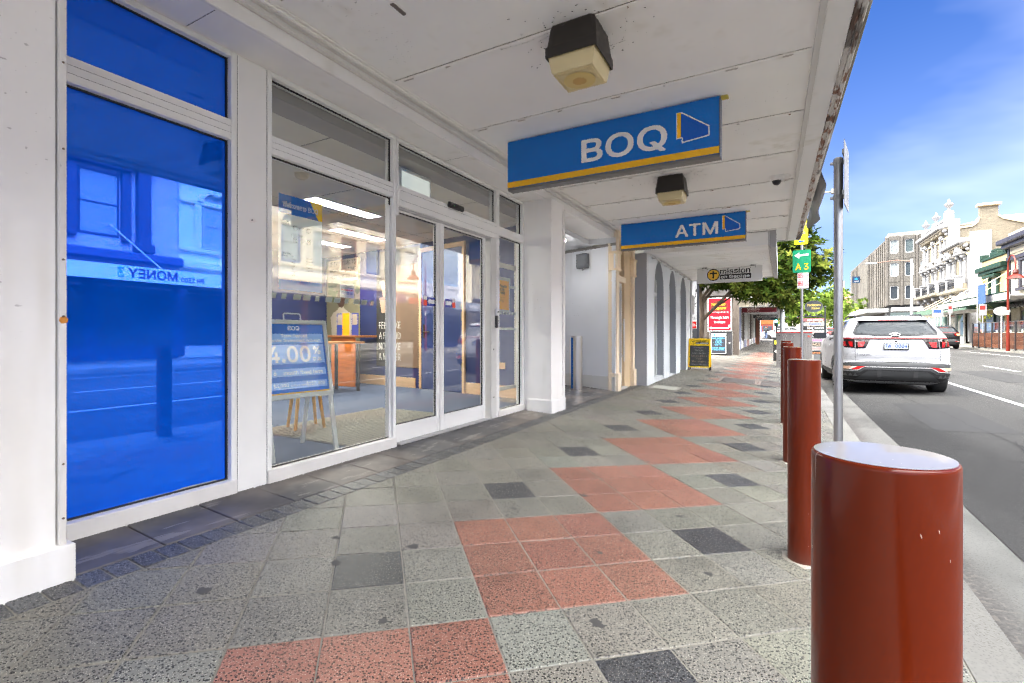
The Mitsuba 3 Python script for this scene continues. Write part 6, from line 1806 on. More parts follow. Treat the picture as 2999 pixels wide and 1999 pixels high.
for k in range(3):
    part(t, 'window', box(15.5 + 2.5 * k, 16.7 + 2.5 * k, 169.88, 169.99, 7.5, 9.6), (.06, .06, .07), .3)
t = thing('end_building', 'low cream building closing the end of the street behind the trees', 'building')
part(t, 'wall', box(-14, 14, 186, 192, -.5, 6.5), (.50, .44, .36), .8, mat='brickpaint')
part(t, 'roof', box(-14.3, 14.3, 185.6, 192, 6.5, 7.1), (.22, .10, .07), .8)
for k in range(7):
    part(t, 'window', box(-12 + 3.6 * k, -10.6 + 3.6 * k, 185.9, 185.99, 2, 4.2), (.05, .05, .055), .3)

# ------------------------------------------------------------------ the far side of the road
BXW = 16.0


def fbox(parent, name, d0, d1, y0, y1, z0, z1, color, rough=.7, ch=0.0, **k):
    """a box on a facade that faces the road at x = 16: d0, d1 metres proud of it"""
    return part(parent, name, box(BXW - d1, BXW - d0, y0, y1, z0, z1, ch), color, rough, **k)


def sash(parent, y0, y1, z0, z1, frame, glass=(.10, .12, .14), d=-.16, rail=True, blind=None):
    """a window: frame, pane, meeting rail"""
    w = fbox(parent, 'window', d, d + .06, y0, y1, z0, z1, frame, .5)
    part(w, 'pane', pane_yz(BXW - d - .062, y0 + .07, y1 - .07, z0 + .07, z1 - .07), blind or glass, .05, mat='darkglass')
    if rail:
        part(w, 'rail', box(BXW - d - .085, BXW - d - .063, y0 + .02, y1 - .02, (z0 + z1) / 2 - .025, (z0 + z1) / 2 + .025), frame, .5)
    return w


# concrete office block
anz = thing('concrete_office_building', 'grey concrete office block with ribbed side and rounded windows', 'building')
CONC = srgb(96, 92, 87)
AY0, AY1, AZ0, AZ1 = 105.4, 156, 6.2, 17.9
part(anz, 'body', box(BXW + .25, 44, AY0 + 3.3, AY1, 0, AZ1 - .2), CONC, .85, mat='concrete')
part(anz, 'side_wall', box(BXW, BXW + .25, AY0 + .6, AY1, AZ0, AZ1), CONC, .85, mat='concrete')
sx = .9
groups = [(AY0 + 1.5, 5, 2.1), (AY0 + 14, 4, 2.1), (AY0 + 36, 5, 2.6)]
for y0, n, s in groups:
    for k in range(n):
        fbox(anz, 'fin', 0, .16, y0 + s * k, y0 + s * k + .75, AZ0, AZ1 - .3, tuple(np.array(CONC) * (1.0 if k % 2 else .97)), .85, .08, mat='concrete')
        for z in (7.0, 11.0, 14.6):
            part(anz, 'slot_window', box(BXW - .02, BXW + .05, y0 + s * k + .9, y0 + s * k + s - .25, z, z + 2.0), (.12, .115, .11), .5)
part(anz, 'parapet', trimesh.convex.convex_hull(np.array([[BXW, AY0 + 3, AZ1 - .2], [BXW, AY1, AZ1 - .2], [BXW + 1.2, AY0 + 4, AZ1 + .9], [BXW + 1.2, AY1, AZ1 + .9], [44, AY0 + 3, AZ1 - .2], [44, AY1, AZ1 - .2], [43, AY0 + 4, AZ1 + .9], [43, AY1, AZ1 + .9]])), tuple(np.array(CONC) * 1.05), .85, mat='concrete')
# the chamfered corner and the end wall: bays of rounded windows
P0, P1 = np.array([BXW, AY0, 0]), np.array([BXW + 4.2, AY0 - 1.7, 0])
P2 = np.array([BXW + 22, AY0 - 3.6, 0])
def bay_wall(a, b, n):
    e = (b - a) / np.linalg.norm(b - a)
    nrm = np.cross(e, Z3)
    L = np.linalg.norm(b - a)
    w = L / n
    for k in range(n):
        o = a + e * w * k
        part(anz, 'pier', place(box(-.25, .25, AZ0, AZ1 + .1, -.2, .35, .12), o, e, Z3), tuple(np.array(CONC) * 1.08), .85, mat='concrete')
        for f_ in range(3):
            z0 = AZ0 + .15 + 3.95 * f_
            sh = rect(.25, 0, w - .25, 3.9).difference(rrect(.42, .95, w - .42, 3.3, .28))
            part(anz, 'spandrel', place(extrude(sh, .35), o + Z3 * z0, e, Z3), CONC, .85, mat='concrete')
            win = part(anz, 'window', place(extrude(rrect(.43, .96, w - .43, 3.29, .27).difference(rrect(.54, 1.07, w - .54, 3.18, .22)), .05), o + Z3 * z0 + nrm * .10, e, Z3), (.62, .62, .60), .5)
            shade = [(.42, .47, .45), (.16, .20, .20), (.10, .12, .13)][(2 - f_ + k) % 3 if k else 2 - f_] if f_ else (.07, .08, .09)
            part(win, 'pane', place(extrude(rect(.45, .98, w - .45, 3.27), .01), o + Z3 * z0 + nrm * .06, e, Z3), (.26, .29, .28) if (k == 0 and f_ > 0) else tuple(np.array(shade) * .6), .04, mat='darkglass')
    part(anz, 'parapet_cap', place(trimesh.convex.convex_hull(np.array([[-.3, AZ1 + .1, .3], [L, AZ1 + .1, .3], [-.3, AZ1 - .1, -1], [L, AZ1 - .1, -1], [.2, AZ1 + 1.1, -1.2], [L, AZ1 + 1.1, -1.2]])), a, e, Z3), tuple(np.array(CONC) * 1.1), .85, mat='concrete')
    part(anz, 'back_panel', place(box(0, L, 0, AZ1, -.6, -.21), a, e, Z3), (.06, .06, .06), .8)
# the near end wall faces the camera side: run from the street corner to the right
bay_wall(P0, P2, 11)
anc = part(anz, 'street_canopy', box(BXW - 3.0, BXW, AY0 - 1.5, AY1, 5.1, 5.75), (.36, .36, .355), .6, label='pale scalloped canopy under the concrete block')
part(anc, 'soffit_lamp', cat([cyl((BXW - 3.0, AY0 + 2 + 2.2 * k, 5.05), (BXW - 3.0, AY0 + 2 + 2.2 * k, 5.8), .7, n=10) for k in range(14)]), (.55, .55, .54), .6)
part(anz, 'end_canopy', box(BXW, BXW + 22, AY0 - 6.2, AY0 - 3.7, 5.1, 5.7), (.60, .60, .59), .6)
part(anz, 'shop_window', box(BXW + .3, BXW + 22, AY0 - 1.2, AY0 - 1.0, .8, 5.0), (.10, .13, .13), .1)
sg_ = part(anz, 'bank_sign', box(14.35, 15.75, 136.0, 136.2, 13.2, 14.65), (.01, .035, .085), .4, label='dark blue square sign with a pale blue flower mark')
pet = affinity.scale(sg.Point(0, .12).buffer(.5), .22, .42)
part(sg_, 'mark', flat(pet.union(affinity.rotate(pet, 58, origin=(0, -.12))).union(affinity.rotate(pet, -58, origin=(0, -.12))), .02, (15.05, 135.99, 14.05), TO_CAM), srgb(40, 150, 205), .4)
part(sg_, 'lettering', text('ANZ', .28, (15.05, 135.99, 13.38), TO_CAM, 'c', True, .02, slant=.2, width=.95), (.5, .5, .5), .4)
part(sg_, 'arm', box(15.75, 16.05, 136.05, 136.15, 13.8, 14.0), (.05, .05, .05), .5)

# the white ornate building: a lower right part and a taller left part
vic = thing('ornate_white_building', 'ornate white old building with balconies, cornices and urns on its parapet', 'building')
VW, VC = (.30, .30, .30), srgb(126, 119, 104)
Y1, Y2, Y3_ = 62.6, 70.0, 80.0
part(vic, 'wall', box(BXW, 40, Y1 + .3, Y2, .2, 10.4), VC, .75, mat='brickpaint')
part(vic, 'wall', box(BXW, 42, Y2, Y3_, .2, 13.2), VC, .75, mat='brickpaint')
gab = sg.Polygon([(BXW + .4, 10.0), (BXW + .4, 12.7), (17.9, 12.85), (18.3, 13.2), (18.5, 13.6), (18.5, 14.9), (20.0, 14.9), (20.0, 13.7), (20.4, 13.4), (26, 11.3), (40, 9.5), (40, .5), (BXW + .4, .5)])
part(vic, 'gable_wall', place(extrude(gab, .4), (0, Y2 - .01, 0), X3, Z3), VC, .75, mat='brickpaint', label='cream painted gable wall with a chimney stack')
part(vic, 'gable_coping', place(extrude(sg.LineString([(BXW + .3, 12.75), (17.9, 12.9), (18.3, 13.25), (18.45, 13.7)]).buffer(.09).union(sg.LineString([(20.05, 13.75), (20.4, 13.45), (26, 11.35), (40, 9.55)]).buffer(.09)), .6), (0, Y2 + .06, 0), X3, Z3), srgb(188, 174, 148), .7)
part(vic, 'chimney_cap', box(18.3, 20.2, Y2 - .7, Y2 + .2, 14.9, 15.2, .05), srgb(188, 174, 148), .7)
part(vic, 'lower_gable', place(extrude(sg.Polygon([(BXW + .01, .3), (BXW + .01, 10.9), (BXW + .7, 11.2), (BXW + 1.6, 11.3), (BXW + 1.6, 6.6), (40, 6.0), (40, .3)]), .3), (0, Y1 + .3, 0), X3, Z3), VC, .75, mat='brickpaint', label='cream side wall facing along the street')
part(vic, 'white_pier', box(BXW - .06, BXW + 1.5, Y1 - .06, Y1 - .001, .3, 11.2), VW, .7)
part(vic, 'white_pier', box(BXW - .08, BXW + .9, Y2 - .55, Y2 - .42, 9.9, 13.8), VW, .7)


def bracket(par, y, z, s, n='bracket'):
    """scrolled console: a tapering S with a ball"""
    fbox(par, n, 0, .75 * s, y - .18 * s, y + .18 * s, z - .35 * s, z, VW, .7, .04)
    part(par, n, cat([trimesh.creation.icosphere(1, .30 * s).apply_translation([BXW - .62 * s, y, z - .30 * s]), trimesh.creation.icosphere(1, .22 * s).apply_translation([BXW - .34 * s, y, z - .72 * s]), trimesh.creation.icosphere(1, .16 * s).apply_translation([BXW - .18 * s, y, z - 1.1 * s])]), VW, .7, smooth=True)


def section(y0, y1, ztop, zc, floors, up):
    """one part of the facade: piers, cornice with dentils, hooded windows, balcony"""
    fbox(vic, 'cornice', 0, .85, y0, y1, zc - .05, zc + .30, VW, .7, .05)
    fbox(vic, 'cornice', 0, .60, y0, y1, zc - .30, zc - .051, VC, .7, .04)
    for k in range(int((y1 - y0 - 1) / .55)):
        fbox(vic, 'dentil', 0, .52, y0 + .55 + .55 * k, y0 + .80 + .55 * k, zc - .62, zc - .301, VC, .7)
    fbox(vic, 'string_course', 0, .16, y0, y1, zc - 1.25, zc - 1.05, srgb(214, 196, 150), .7)
    for y in (y0 + .15, y1 - .15):
        bracket(vic, y, zc + .35, 1.0)
        fbox(vic, 'pier', 0, .14, y - .3, y + .3, .5, zc - 1.3, VW, .7, .02)
    n = 2 if y1 - y0 < 8 else 3
    w = (y1 - y0) / n
    for k in range(n):
        yc = y0 + w * (k + .5)
        for z0, z1, hood in floors:
            sash(vic, yc - .58, yc + .58, z0, z1, VW, (.30, .34, .36), d=-.02, blind=(.42, .46, .48))
            for s in (-1, 1):
                fbox(vic, 'window_pilaster', 0, .22, yc + s * .72 - .13, yc + s * .72 + .13, z0 - .1, z1 + .3, VW, .7, .03)
            if hood > .5:
                fbox(vic, 'window_hood', 0, .70, yc - 1.05, yc + 1.05, z1 + .55, z1 + .80, VW, .7, .05)
                part(vic, 'hood_ornament', cat([trimesh.creation.icosphere(1, r).apply_translation([BXW - .5, yc + a, z1 + .95 + b]) for a, b, r in ((0, .12, .34), (-.45, 0, .25), (.45, 0, .25), (-.85, -.08, .18), (.85, -.08, .18))]), VW, .7, smooth=True)
                for s in (-1, 1):
                    bracket(vic, yc + s * .78, z1 + .55, .62)
            else:
                fbox(vic, 'window_hood', 0, .3, yc - .85, yc + .85, z1 + .3, z1 + .46, VW, .7, .03)
                part(vic, 'hood_ornament', trimesh.creation.icosphere(1, .3).apply_translation([BXW - .2, yc, z1 + .55]), VW, .7, smooth=True)
                fbox(vic, 'window_sill', 0, .3, yc - .8, yc + .8, z0 - .25, z0 - .05, VW, .7, .03)
    # balcony slab with pedestals and black iron railings between them
    zb = up
    fbox(vic, 'balcony', 0, 1.05, y0, y1, zb - .30, zb, VC, .7, .05)
    for k in range(n + 1):
        y = y0 + .3 + (y1 - y0 - .6) * k / n
        fbox(vic, 'pedestal', .55, 1.06, y - .27, y + .27, zb - .001, zb + 1.1, VW, .7, .04)
        fbox(vic, 'pedestal_cap', .48, 1.13, y - .36, y + .36, zb + 1.1, zb + 1.25, VW, .7, .03)
        bracket(vic, y, zb - .3, .85)
    for k in range(n):
        ya, yb_ = y0 + .6 + (y1 - y0 - .6) * k / n, y0 + (y1 - y0 - .6) * (k + 1) / n
        r = [box(BXW - .98, BXW - .94, ya, yb_, zb + h, zb + h + .05) for h in (.12, .85)]
        m_ = 7
        for q in range(m_ + 1):
            yy = ya + (yb_ - ya) * q / m_
            r.append(box(BXW - .98, BXW - .94, yy - .02, yy + .02, zb + .12, zb + .9))
        for q in range(m_):
            yy = ya + (yb_ - ya) * (q + .5) / m_
            r.append(place(extrude(sg.Point(0, 0).buffer(.15, quad_segs=4).difference(sg.Point(0, 0).buffer(.09, quad_segs=4)), .03), (BXW - .955, yy, zb + .48), *TO_LEFT))
        part(vic, 'iron_railing', cat(r), (.012, .012, .013), .5)


section(Y1, Y2 - .5, 10.9, 10.3, [(6.4, 8.6, 1)], 5.75)
section(Y2 - .4, Y3_, 14.0, 13.0, [(6.4, 8.4, 1), (10.0, 11.5, 0)], 5.9)
# parapet: balustrade with urns
fbox(vic, 'parapet_rail', -.3, .05, Y2 - .4, Y3_, 14.05, 14.25, VW, .7, .02)
for k in range(20):
    y = Y2 + .1 + .48 * k
    part(vic, 'baluster', lathe([(.07, 0), (.12, .18), (.06, .42), (.08, .55)], (BXW + .1, y, 13.48), 8), VW, .7, smooth=60)
fbox(vic, 'parapet_base', -.3, .10, Y2 - .4, Y3_, 13.3, 13.48, VW, .7)
for y, h in ((Y2, 14.9), (Y2 + 5.0, 14.5), (Y3_ - .3, 14.5)):
    fbox(vic, 'urn_pedestal', -.45, .25, y - .45, y + .45, 13.3, h - .2, VW, .7, .04)
    part(vic, 'urn', lathe([(.40, 0), (.42, .08), (.12, .22), (.12, .40), (.40, .72), (.44, .86), (.30, .95), (.16, 1.05), (.10, 1.35), (.02, 1.45)], (BXW + .1, y, h - .2), 14), VW, .7, smooth=50)
part(vic, 'roof', trimesh.convex.convex_hull(np.array([[BXW + .6, Y2 + .5, 13.2], [BXW + .6, Y3_, 13.2], [40, Y2 + .5, 13.2], [40, Y3_, 13.2], [BXW + 5, Y2 + 3, 14.4], [BXW + 5, Y3_ - 2, 14.4], [36, Y2 + 3, 14.4]])), (.20, .20, .21), .8)
GREENF = srgb(84, 108, 94)
aw = thing('green_shop_awning', 'green shop awning reading ivory orthodontics under the white building', 'awning')
part(aw, 'fascia', box(12.95, 13.0, 51.8, 69.5, 3.22, 3.70), GREENF, .5)
part(aw, 'end_fascia', box(13.0, 15.9, 51.75, 51.8, 3.22, 3.70), GREENF, .5)
part(aw, 'soffit', box(13.0, 15.95, 51.8, 69.5, 3.3, 3.4), (.50, .50, .48), .7)
part(aw, 'lettering', cat([text('ivory', .34, (15.0 - .55, 51.748, 3.33), TO_CAM, 'r', True, .004, width=1.0) if False else text('ivory', .30, (12.948, 57.7, 3.34), TO_LEFT, 'l', True, .004, width=1.5)]), (.74, .74, .72), .5)
part(aw, 'small_lettering', text('ORTHODONTICS', .17, (12.948, 55.9, 3.37), TO_LEFT, 'l', False, .004, width=3.0), (.68, .70, .66), .5)
part(vic, 'shop_window', pane_yz(BXW - .35, Y1 + .6, Y3_ - .5, 1.0, 3.2), (.12, .18, .18), mat='darkglass')
part(vic, 'shop_curtain', box(BXW - .33, BXW - .31, Y1 + .6, Y2, .9, 3.2), (.24, .33, .32), .9)
for y in np.arange(Y1 + .2, Y3_, 2.6):
    fbox(vic, 'shop_post', .34, .45, y, y + .2, .4, 3.3, (.52, .53, .50), .6)
fbox(vic, 'shop_stall', .3, .44, Y1 + .2, Y3_, .3, 1.0, (.50, .52, .49), .7)
for k in range(6):
    y = 54.5 + 2.7 * k
    stay = tube([(13.05, y, 3.72), (BXW - .1, y + .3, 5.5)], .028, 6)
    part(aw, 'stay', stay, srgb(226, 212, 180), .6)

# the green and cream building
gb = thing('green_cream_building', 'small cream building with dark green cornices and window hood', 'building')
GC, GG = srgb(172, 152, 108), srgb(14, 48, 33)
G0, G1 = 53.6, 59.3
part(gb, 'wall', box(BXW, 34, G0, G1, .2, 7.5), GC, .75, mat='brickpaint')
fbox(gb, 'cornice', 0, .55, G0 - .05, G1 + .05, 6.75, 7.15, GG, .6, .05)
fbox(gb, 'cornice', 0, .35, G0, G1, 6.45, 6.74, GG, .6, .03)
fbox(gb, 'parapet', -.25, .08, G0, G1, 7.2, 7.75, GC, .7)
fbox(gb, 'parapet_cap', -.3, .2, G0 - .05, G1 + .05, 7.75, 7.95, GG, .6, .03)
fbox(gb, 'parapet_block', -.3, .15, 55.5, 57.2, 7.95, 8.3, GG, .6, .04)
fbox(gb, 'parapet_block', -.3, .15, 55.8, 56.9, 8.3, 8.5, GG, .6, .03)
for y in (G0 + .2, G1 - .2):
    fbox(gb, 'parapet_block', -.3, .22, y - .25, y + .25, 7.95, 8.35, GG, .6, .03)
    fbox(gb, 'pilaster', 0, .12, y - .2, y + .2, .5, 6.4, GC, .7)
sash(gb, 55.7, 57.2, 3.9, 6.0, (.42, .46, .42), (.25, .28, .30), d=-.02)
for a, b in ((55.4, 55.69), (57.21, 57.5)):
    fbox(gb, 'window_side', 0, .18, a, b, 3.6, 6.1, GG, .6, .02)
fbox(gb, 'window_hood', 0, .5, 55.1, 57.8, 6.1, 6.34, GG, .6, .05)
fbox(gb, 'window_sill', 0, .3, 55.2, 57.7, 3.55, 3.72, GG, .6, .02)
fbox(gb, 'shop_window', -.1, .02, G0 + .4, G1 - .4, .9, 3.0, (.05, .055, .06), .1)
fbox(gb, 'shop_post', 0, .1, 56.3, 56.5, .4, 3.2, GG, .6)
a2 = thing('white_edged_awning', 'flat awning with white fascia and green edges in front of the green and cream building', 'awning')
part(a2, 'slab', box(12.97, 15.98, 43.2, 59.3, 3.72, 3.80), (.42, .42, .41), .7)
part(a2, 'fascia', box(12.9, 12.96, 43.2, 59.3, 3.50, 3.98), (.34, .34, .33), .6)
part(a2, 'end_fascia', box(12.965, 15.9, 59.25, 59.3, 3.50, 3.98), (.34, .34, .33), .6)
part(a2, 'green_edge', cat([box(12.88, 12.975, 43.15, 59.35, 3.985, 4.05), box(12.88, 12.975, 43.15, 59.35, 3.44, 3.495)]), GG, .6)
for y in (57.9, 54.2):
    part(a2, 'stay', tube([(13.0, y, 4.05), (BXW - .1, y - 1.4, 6.3)], .03, 6), srgb(226, 212, 180), .6)
for k in range(2):
    t = thing('air_conditioner', ('left', 'right')[k] + ' white air conditioner unit on the awning', 'air conditioner')
    part(t, 'case', box(14.6, 15.0, 60.3 + 1.2 * k, 61.3 + 1.2 * k, 4.06, 4.9, .03), (.66, .66, .64), .5)
    part(t, 'fan_grille', place(extrude(sg.Point(0, 0).buffer(.30).difference(sg.Point(0, 0).buffer(.24)), .02), (14.598, 60.8 + 1.2 * k, 4.48), *TO_LEFT), (.25, .25, .25), .6)
    part(t, 'stand', box(14.7, 14.9, 60.4 + 1.2 * k, 61.2 + 1.2 * k, 3.7, 4.059), (.3, .3, .3), .6)

# the grey and cream building at the edge of the view
gy = thing('grey_cream_building', 'cream building with dark grey cornice and window frames at the right edge', 'building')
YC, YD = srgb(160, 152, 134), srgb(50, 48, 55)
H0, H1 = 33.0, 53.5
part(gy, 'wall', box(BXW, 32, H0, H1, .2, 7.6), YC, .75, mat='brickpaint')
fbox(gy, 'parapet', -.3, .05, H0, H1, 7.6, 9.3, YC, .7)
fbox(gy, 'cornice', 0, .8, H0, H1 + .1, 8.35, 8.75, YD, .5, .06)
fbox(gy, 'cornice', 0, .5, H0, H1, 8.05, 8.34, YD, .5, .04)
fbox(gy, 'string_course', 0, .22, H0, H1, 7.05, 7.35, YD, .5, .03)
fbox(gy, 'string_course', 0, .18, H0, H1, 3.9, 4.15, YD, .5, .03)
fbox(gy, 'corner_strip', 0, .12, H1 - .35, H1, .4, 8.0, YD, .5)
for y in (50.4, 46.6, 42.8, 39.0, 35.2):
    sash(gy, y - .62, y + .62, 4.9, 6.8, (.10, .10, .11), (.28, .31, .33), d=-.02)
    for s in (-1, 1):
        fbox(gy, 'window_side', 0, .14, y + s * .8 - .17, y + s * .8 + .17, 4.8, 6.95, YD, .5, .02)
    fbox(gy, 'window_sill', 0, .28, y - 1.1, y + 1.1, 4.55, 4.78, YD, .5, .03)
    fbox(gy, 'window_head', 0, .16, y - .98, y + .98, 6.85, 7.0, YD, .5)
for y in np.arange(H0 + .4, H1 - 2, 2.6):
    fbox(gy, 'shop_window', -.1, .015, y, y + 2.2, .9, 3.0, (.045, .05, .055), .1)
    fbox(gy, 'shop_post', 0, .1, y + 2.21, y + 2.55, .3, 3.4, YC, .6)
st = thing('striped_awning', 'black and white striped scalloped awning at the right edge', 'awning')
for k in range(26):
    part(st, 'stripe', trimesh.convex.convex_hull(np.array([[BXW - .05, 42.6 + .4 * k + a, z] for a in (0, .395) for z in (3.75, 3.70)] + [[BXW - 1.1, 42.6 + .4 * k + a, z] for a in (0, .395) for z in (3.22, 3.17)])), (.03, .03, .035) if k % 2 else (.45, .45, .45), .8)
rb = thing('brick_chimney_building', 'red brick chimney and grey stone gable rising behind the cream building', 'building')
part(rb, 'chimney', box(22.2, 25.0, 66, 67.5, 8, 13.6), srgb(150, 78, 45), .85, mat='brickpaint')
part(rb, 'chimney_cap', box(21.8, 25.4, 65.8, 67.7, 13.6, 14.1), (.20, .15, .12), .8)
part(rb, 'gable', place(extrude(sg.Polygon([(25, 8), (25, 12.6), (27.8, 15.4), (28.6, 15.4), (31, 12), (31, 8)]), .5), (-2.6, 82, 0), X3, Z3), (.42, .40, .36), .85, mat='concrete')
part(rb, 'wall', box(22, 34, 67.6, 69.4, .2, 8), srgb(150, 84, 52), .85, mat='brickpaint')

# timber and glass barrier of the outdoor seating
pk_ = thing('timber_glass_barrier', 'timber panelled barrier with glass screens along the far kerb', 'barrier')
pz = lambda y: float(far_z(12.4, y)) + .03
ys_ = np.arange(33.0, 48.2, 1.25)
for k, y in enumerate(ys_[::-1]):
    z0 = pz(y)
    part(pk_, 'post', box(12.36, 12.46, y - .04, y + .04, z0 - .1, z0 + 1.80), (.025, .025, .028), .5)
    if k == len(ys_) - 1:
        continue
    y0 = y - 1.25
    for q in range(4):
        part(pk_, 'plank', box(12.38, 12.42, y0 + .07, y - .07, z0 + .06 + .25 * q, z0 + .305 + .25 * q, .006), tuple(np.array(srgb(80, 50, 35)) * rng.uniform(.75, 1.2)), .6, mat='wood')
    part(pk_, 'pane', pane_yz(12.41, y0 + .06, y - .06, z0 + 1.14, z0 + 1.72), mat='glass')
    part(pk_, 'top_rail', box(12.385, 12.435, y0 + .04, y - .04, z0 + 1.73, z0 + 1.77), (.10, .10, .105), .5)
for y in (46.4, 44.1, 42.2):
    t = thing('cafe_table', {46.4: 'cafe table behind the left end of the glass barrier', 44.1: 'cafe table behind the middle of the glass barrier', 42.2: 'cafe table behind the barrier nearer the red lamp post'}[y], 'table')
    z0 = pz(y)
    part(t, 'top', cyl((13.3, y, z0 + 1.05), (13.3, y, z0 + 1.10), .38, n=18), (.45, .42, .36), .5)
    part(t, 'stem', cyl((13.3, y, z0), (13.3, y, z0 + 1.049), .04, n=10), (.05, .05, .05), .5)
    b = thing('white_cup', {46.4: 'white cup on the cafe table at the left end of the barrier', 44.1: 'white cup on the middle cafe table behind the barrier', 42.2: 'white cup on the cafe table nearer the red lamp post'}[y], 'cup')
    put(b, lathe([(.05, 0), (.07, .16)], (13.25, y, z0 + 1.101), 10), (.7, .7, .68), .4)


def red_lamp(x, y, label):
    t = thing('red_street_lamp', label, 'street lamp', 'red swan neck street lamps')
    z0 = pz(y) - .05
    RD = srgb(108, 34, 20)
    part(t, 'post', cat([cyl((x, y, z0), (x, y, z0 + 1.6), .085, .075, 14), cyl((x, y, z0 + 1.6), (x, y, z0 + 5.1), .055, .05, 14)]), RD, .35, smooth=40)
    part(t, 'band', cyl((x, y, z0 + 2.2), (x, y, z0 + 2.45), .062, n=14), (.65, .62, .58), .5)
    arc = [(x, y - .55 + .55 * math.cos(a), z0 + 5.1 + .62 * math.sin(a)) for a in np.linspace(0, math.pi, 14)]
    part(t, 'swan_neck', tube(arc + [(x, y - 1.1, z0 + 4.85)], .038, 8), RD, .35, smooth=60)
    part(t, 'cage', lathe([(.10, 0), (.14, .12), (.11, .26), (.04, .34)], (x, y - 1.1, z0 + 4.52), 12), tuple(np.array(RD) * .5), .4)
    part(t, 'shade', lathe([(.43, 0), (.34, .10), (.20, .22), (.12, .27)], (x, y - 1.1, z0 + 4.28), 22), RD, .35, smooth=40)
    part(t, 'bulb', trimesh.creation.icosphere(2, .09).apply_translation([x, y - 1.1, z0 + 4.30]), (.6, .6, .55), .3, smooth=True)


red_lamp(12.0, 40.3, 'red swan neck street lamp behind the timber barrier')
red_lamp(12.9, 23.2, 'second red swan neck street lamp, seen mirrored in the glass doors')
bl = thing('blue_banner', 'faded blue street banner hanging by the red lamp post', 'banner')
part(bl, 'cloth', box(12.5, 12.53, 45.9, 47.3, 3.4, 4.75), srgb(52, 80, 124), .8)
part(bl, 'arm', box(12.49, 12.54, 45.7, 47.5, 4.751, 4.80), (.3, .3, .3), .5)
part(bl, 'mast', cyl((12.52, 47.5, pz(47)), (12.52, 47.5, 4.85), .04, n=10), (.36, .36, .36), .5)
spl = thing('street_sapling', 'thin young street tree with sparse yellow green leaves by the blue banner', 'tree')
sp0 = np.array([13.1, 48.4, pz(48)])
part(spl, 'trunk', cat([tube([sp0, sp0 + [.05, 0, 1.6], sp0 + [-.05, .1, 3.2]], [.035, .028, .01], 6)] + [tube([sp0 + [0, 0, 1.4 + .3 * k], sp0 + [.1 * math.cos(k * 2.), .5 * math.cos(k * 2.1), 2.2 + .32 * k]], [.015, .004], 5) for k in range(5)]), (.2, .16, .1), .9, mat='bark')
foliage(spl, [((13.1, 48.4, pz(48) + 2.5), (.5, .8, 1.1))], 46, .12, .06, 9, [(.30, .34, .06), (.22, .3, .05)], 5, .2)


def small_sign(label, x, y, z0, z1, w, color, extra=None, rnd=False):
    t = thing('parking_sign', label, 'sign')
    part(t, 'pole', cyl((x, y, pz(y)), (x, y, z1 + .02), .035, n=10), (.42, .43, .44), .5)
    g = affinity.scale(sg.Point(0, 0).buffer(1, quad_segs=12), w / 2, (z1 - z0) / 2) if rnd else rrect(-w / 2, -(z1 - z0) / 2, w / 2, (z1 - z0) / 2, .03)
    part(t, 'plate', flat(g, .01, (x, y - .04, (z0 + z1) / 2), TO_CAM), color, .5)
    if extra:
        part(t, 'print', flat(rect(-w * .38, .0, w * .3, (z1 - z0) * .36), .008, (x, y - .051, (z0 + z1) / 2), TO_CAM), extra, .5)
    return t


small_sign('white parking sign with a blue square behind the black SUV', 11.9, 55.0, 2.75, 3.45, .75, (.34, .345, .35), srgb(50, 85, 160))
small_sign('narrow white and red parking sign right of the white and blue one', 12.5, 54.0, 3.0, 3.7, .32, (.34, .32, .32), srgb(150, 45, 40))
small_sign('white and red parking sign below the blue banner', 12.45, 46.2, 2.55, 3.35, .42, (.34, .32, .32), srgb(150, 45, 40))
small_sign('plain pale round sign seen from behind by the red lamp post', 12.35, 42.5, 2.4, 2.98, .82, (.30, .295, .28), None, True)
lt_ = thing('street_light', 'tall grey street light with a long arm in front of the concrete block', 'street lamp')
part(lt_, 'pole', cyl((12.6, 68.5, 0), (12.6, 68.5, 9.6), .16, .11, 12), (.42, .43, .42), .6)
part(lt_, 'arm', tube([(12.6, 68.5, 9.35), (11.5, 70, 9.75), (9.9, 72, 9.8)], .05, 6), (.20, .12, .09), .6)
part(lt_, 'head', box(8.9, 10.0, 71.8, 72.3, 9.7, 9.9, .05), (.42, .46, .50), .5)

# ------------------------------------------------------------------ shops straight across the road: they show mirrored in the bank's glass
opp = thing('mauve_shop_building', 'mauve old shop building with dark blue pilasters, mirrored in the blue window', 'building')
MV, DB = srgb(196, 186, 214), srgb(52, 62, 108)
M0, M1 = -16.0, 10.9
part(opp, 'wall', box(BXW, 30, M0, M1, .1, 8.7), MV, .75, mat='dirty')
fbox(opp, 'cornice', 0, .7, M0, M1, 8.3, 8.7, DB, .6, .06)
for k in range(9):
    y = 9.6 - 2.75 * k
    fbox(opp, 'pilaster', 0, .30, y - .22, y + .22, 4.6, 8.0, DB, .6, .03)
    fbox(opp, 'capital', 0, .42, y - .30, y + .30, 7.5, 8.05, DB, .6, .05)
    fbox(opp, 'pilaster_base', 0, .40, y - .32, y + .32, 4.35, 4.7, DB, .6, .04)
    yc = y - 1.38
    sash(opp, yc - .62, yc + .62, 4.85, 7.2, DB, (.34, .38, .44), d=-.02)
    for s in (-1, 1):
        fbox(opp, 'window_side', 0, .2, yc + s * .82 - .15, yc + s * .82 + .15, 4.7, 7.35, DB, .6, .03)
    fbox(opp, 'window_head', 0, .34, yc - 1.0, yc + 1.0, 7.36, 7.65, DB, .6, .04)
fbox(opp, 'string_course', 0, .5, M0, M1, 3.95, 4.3, tuple(np.array(DB) * 1.5), .6, .05)
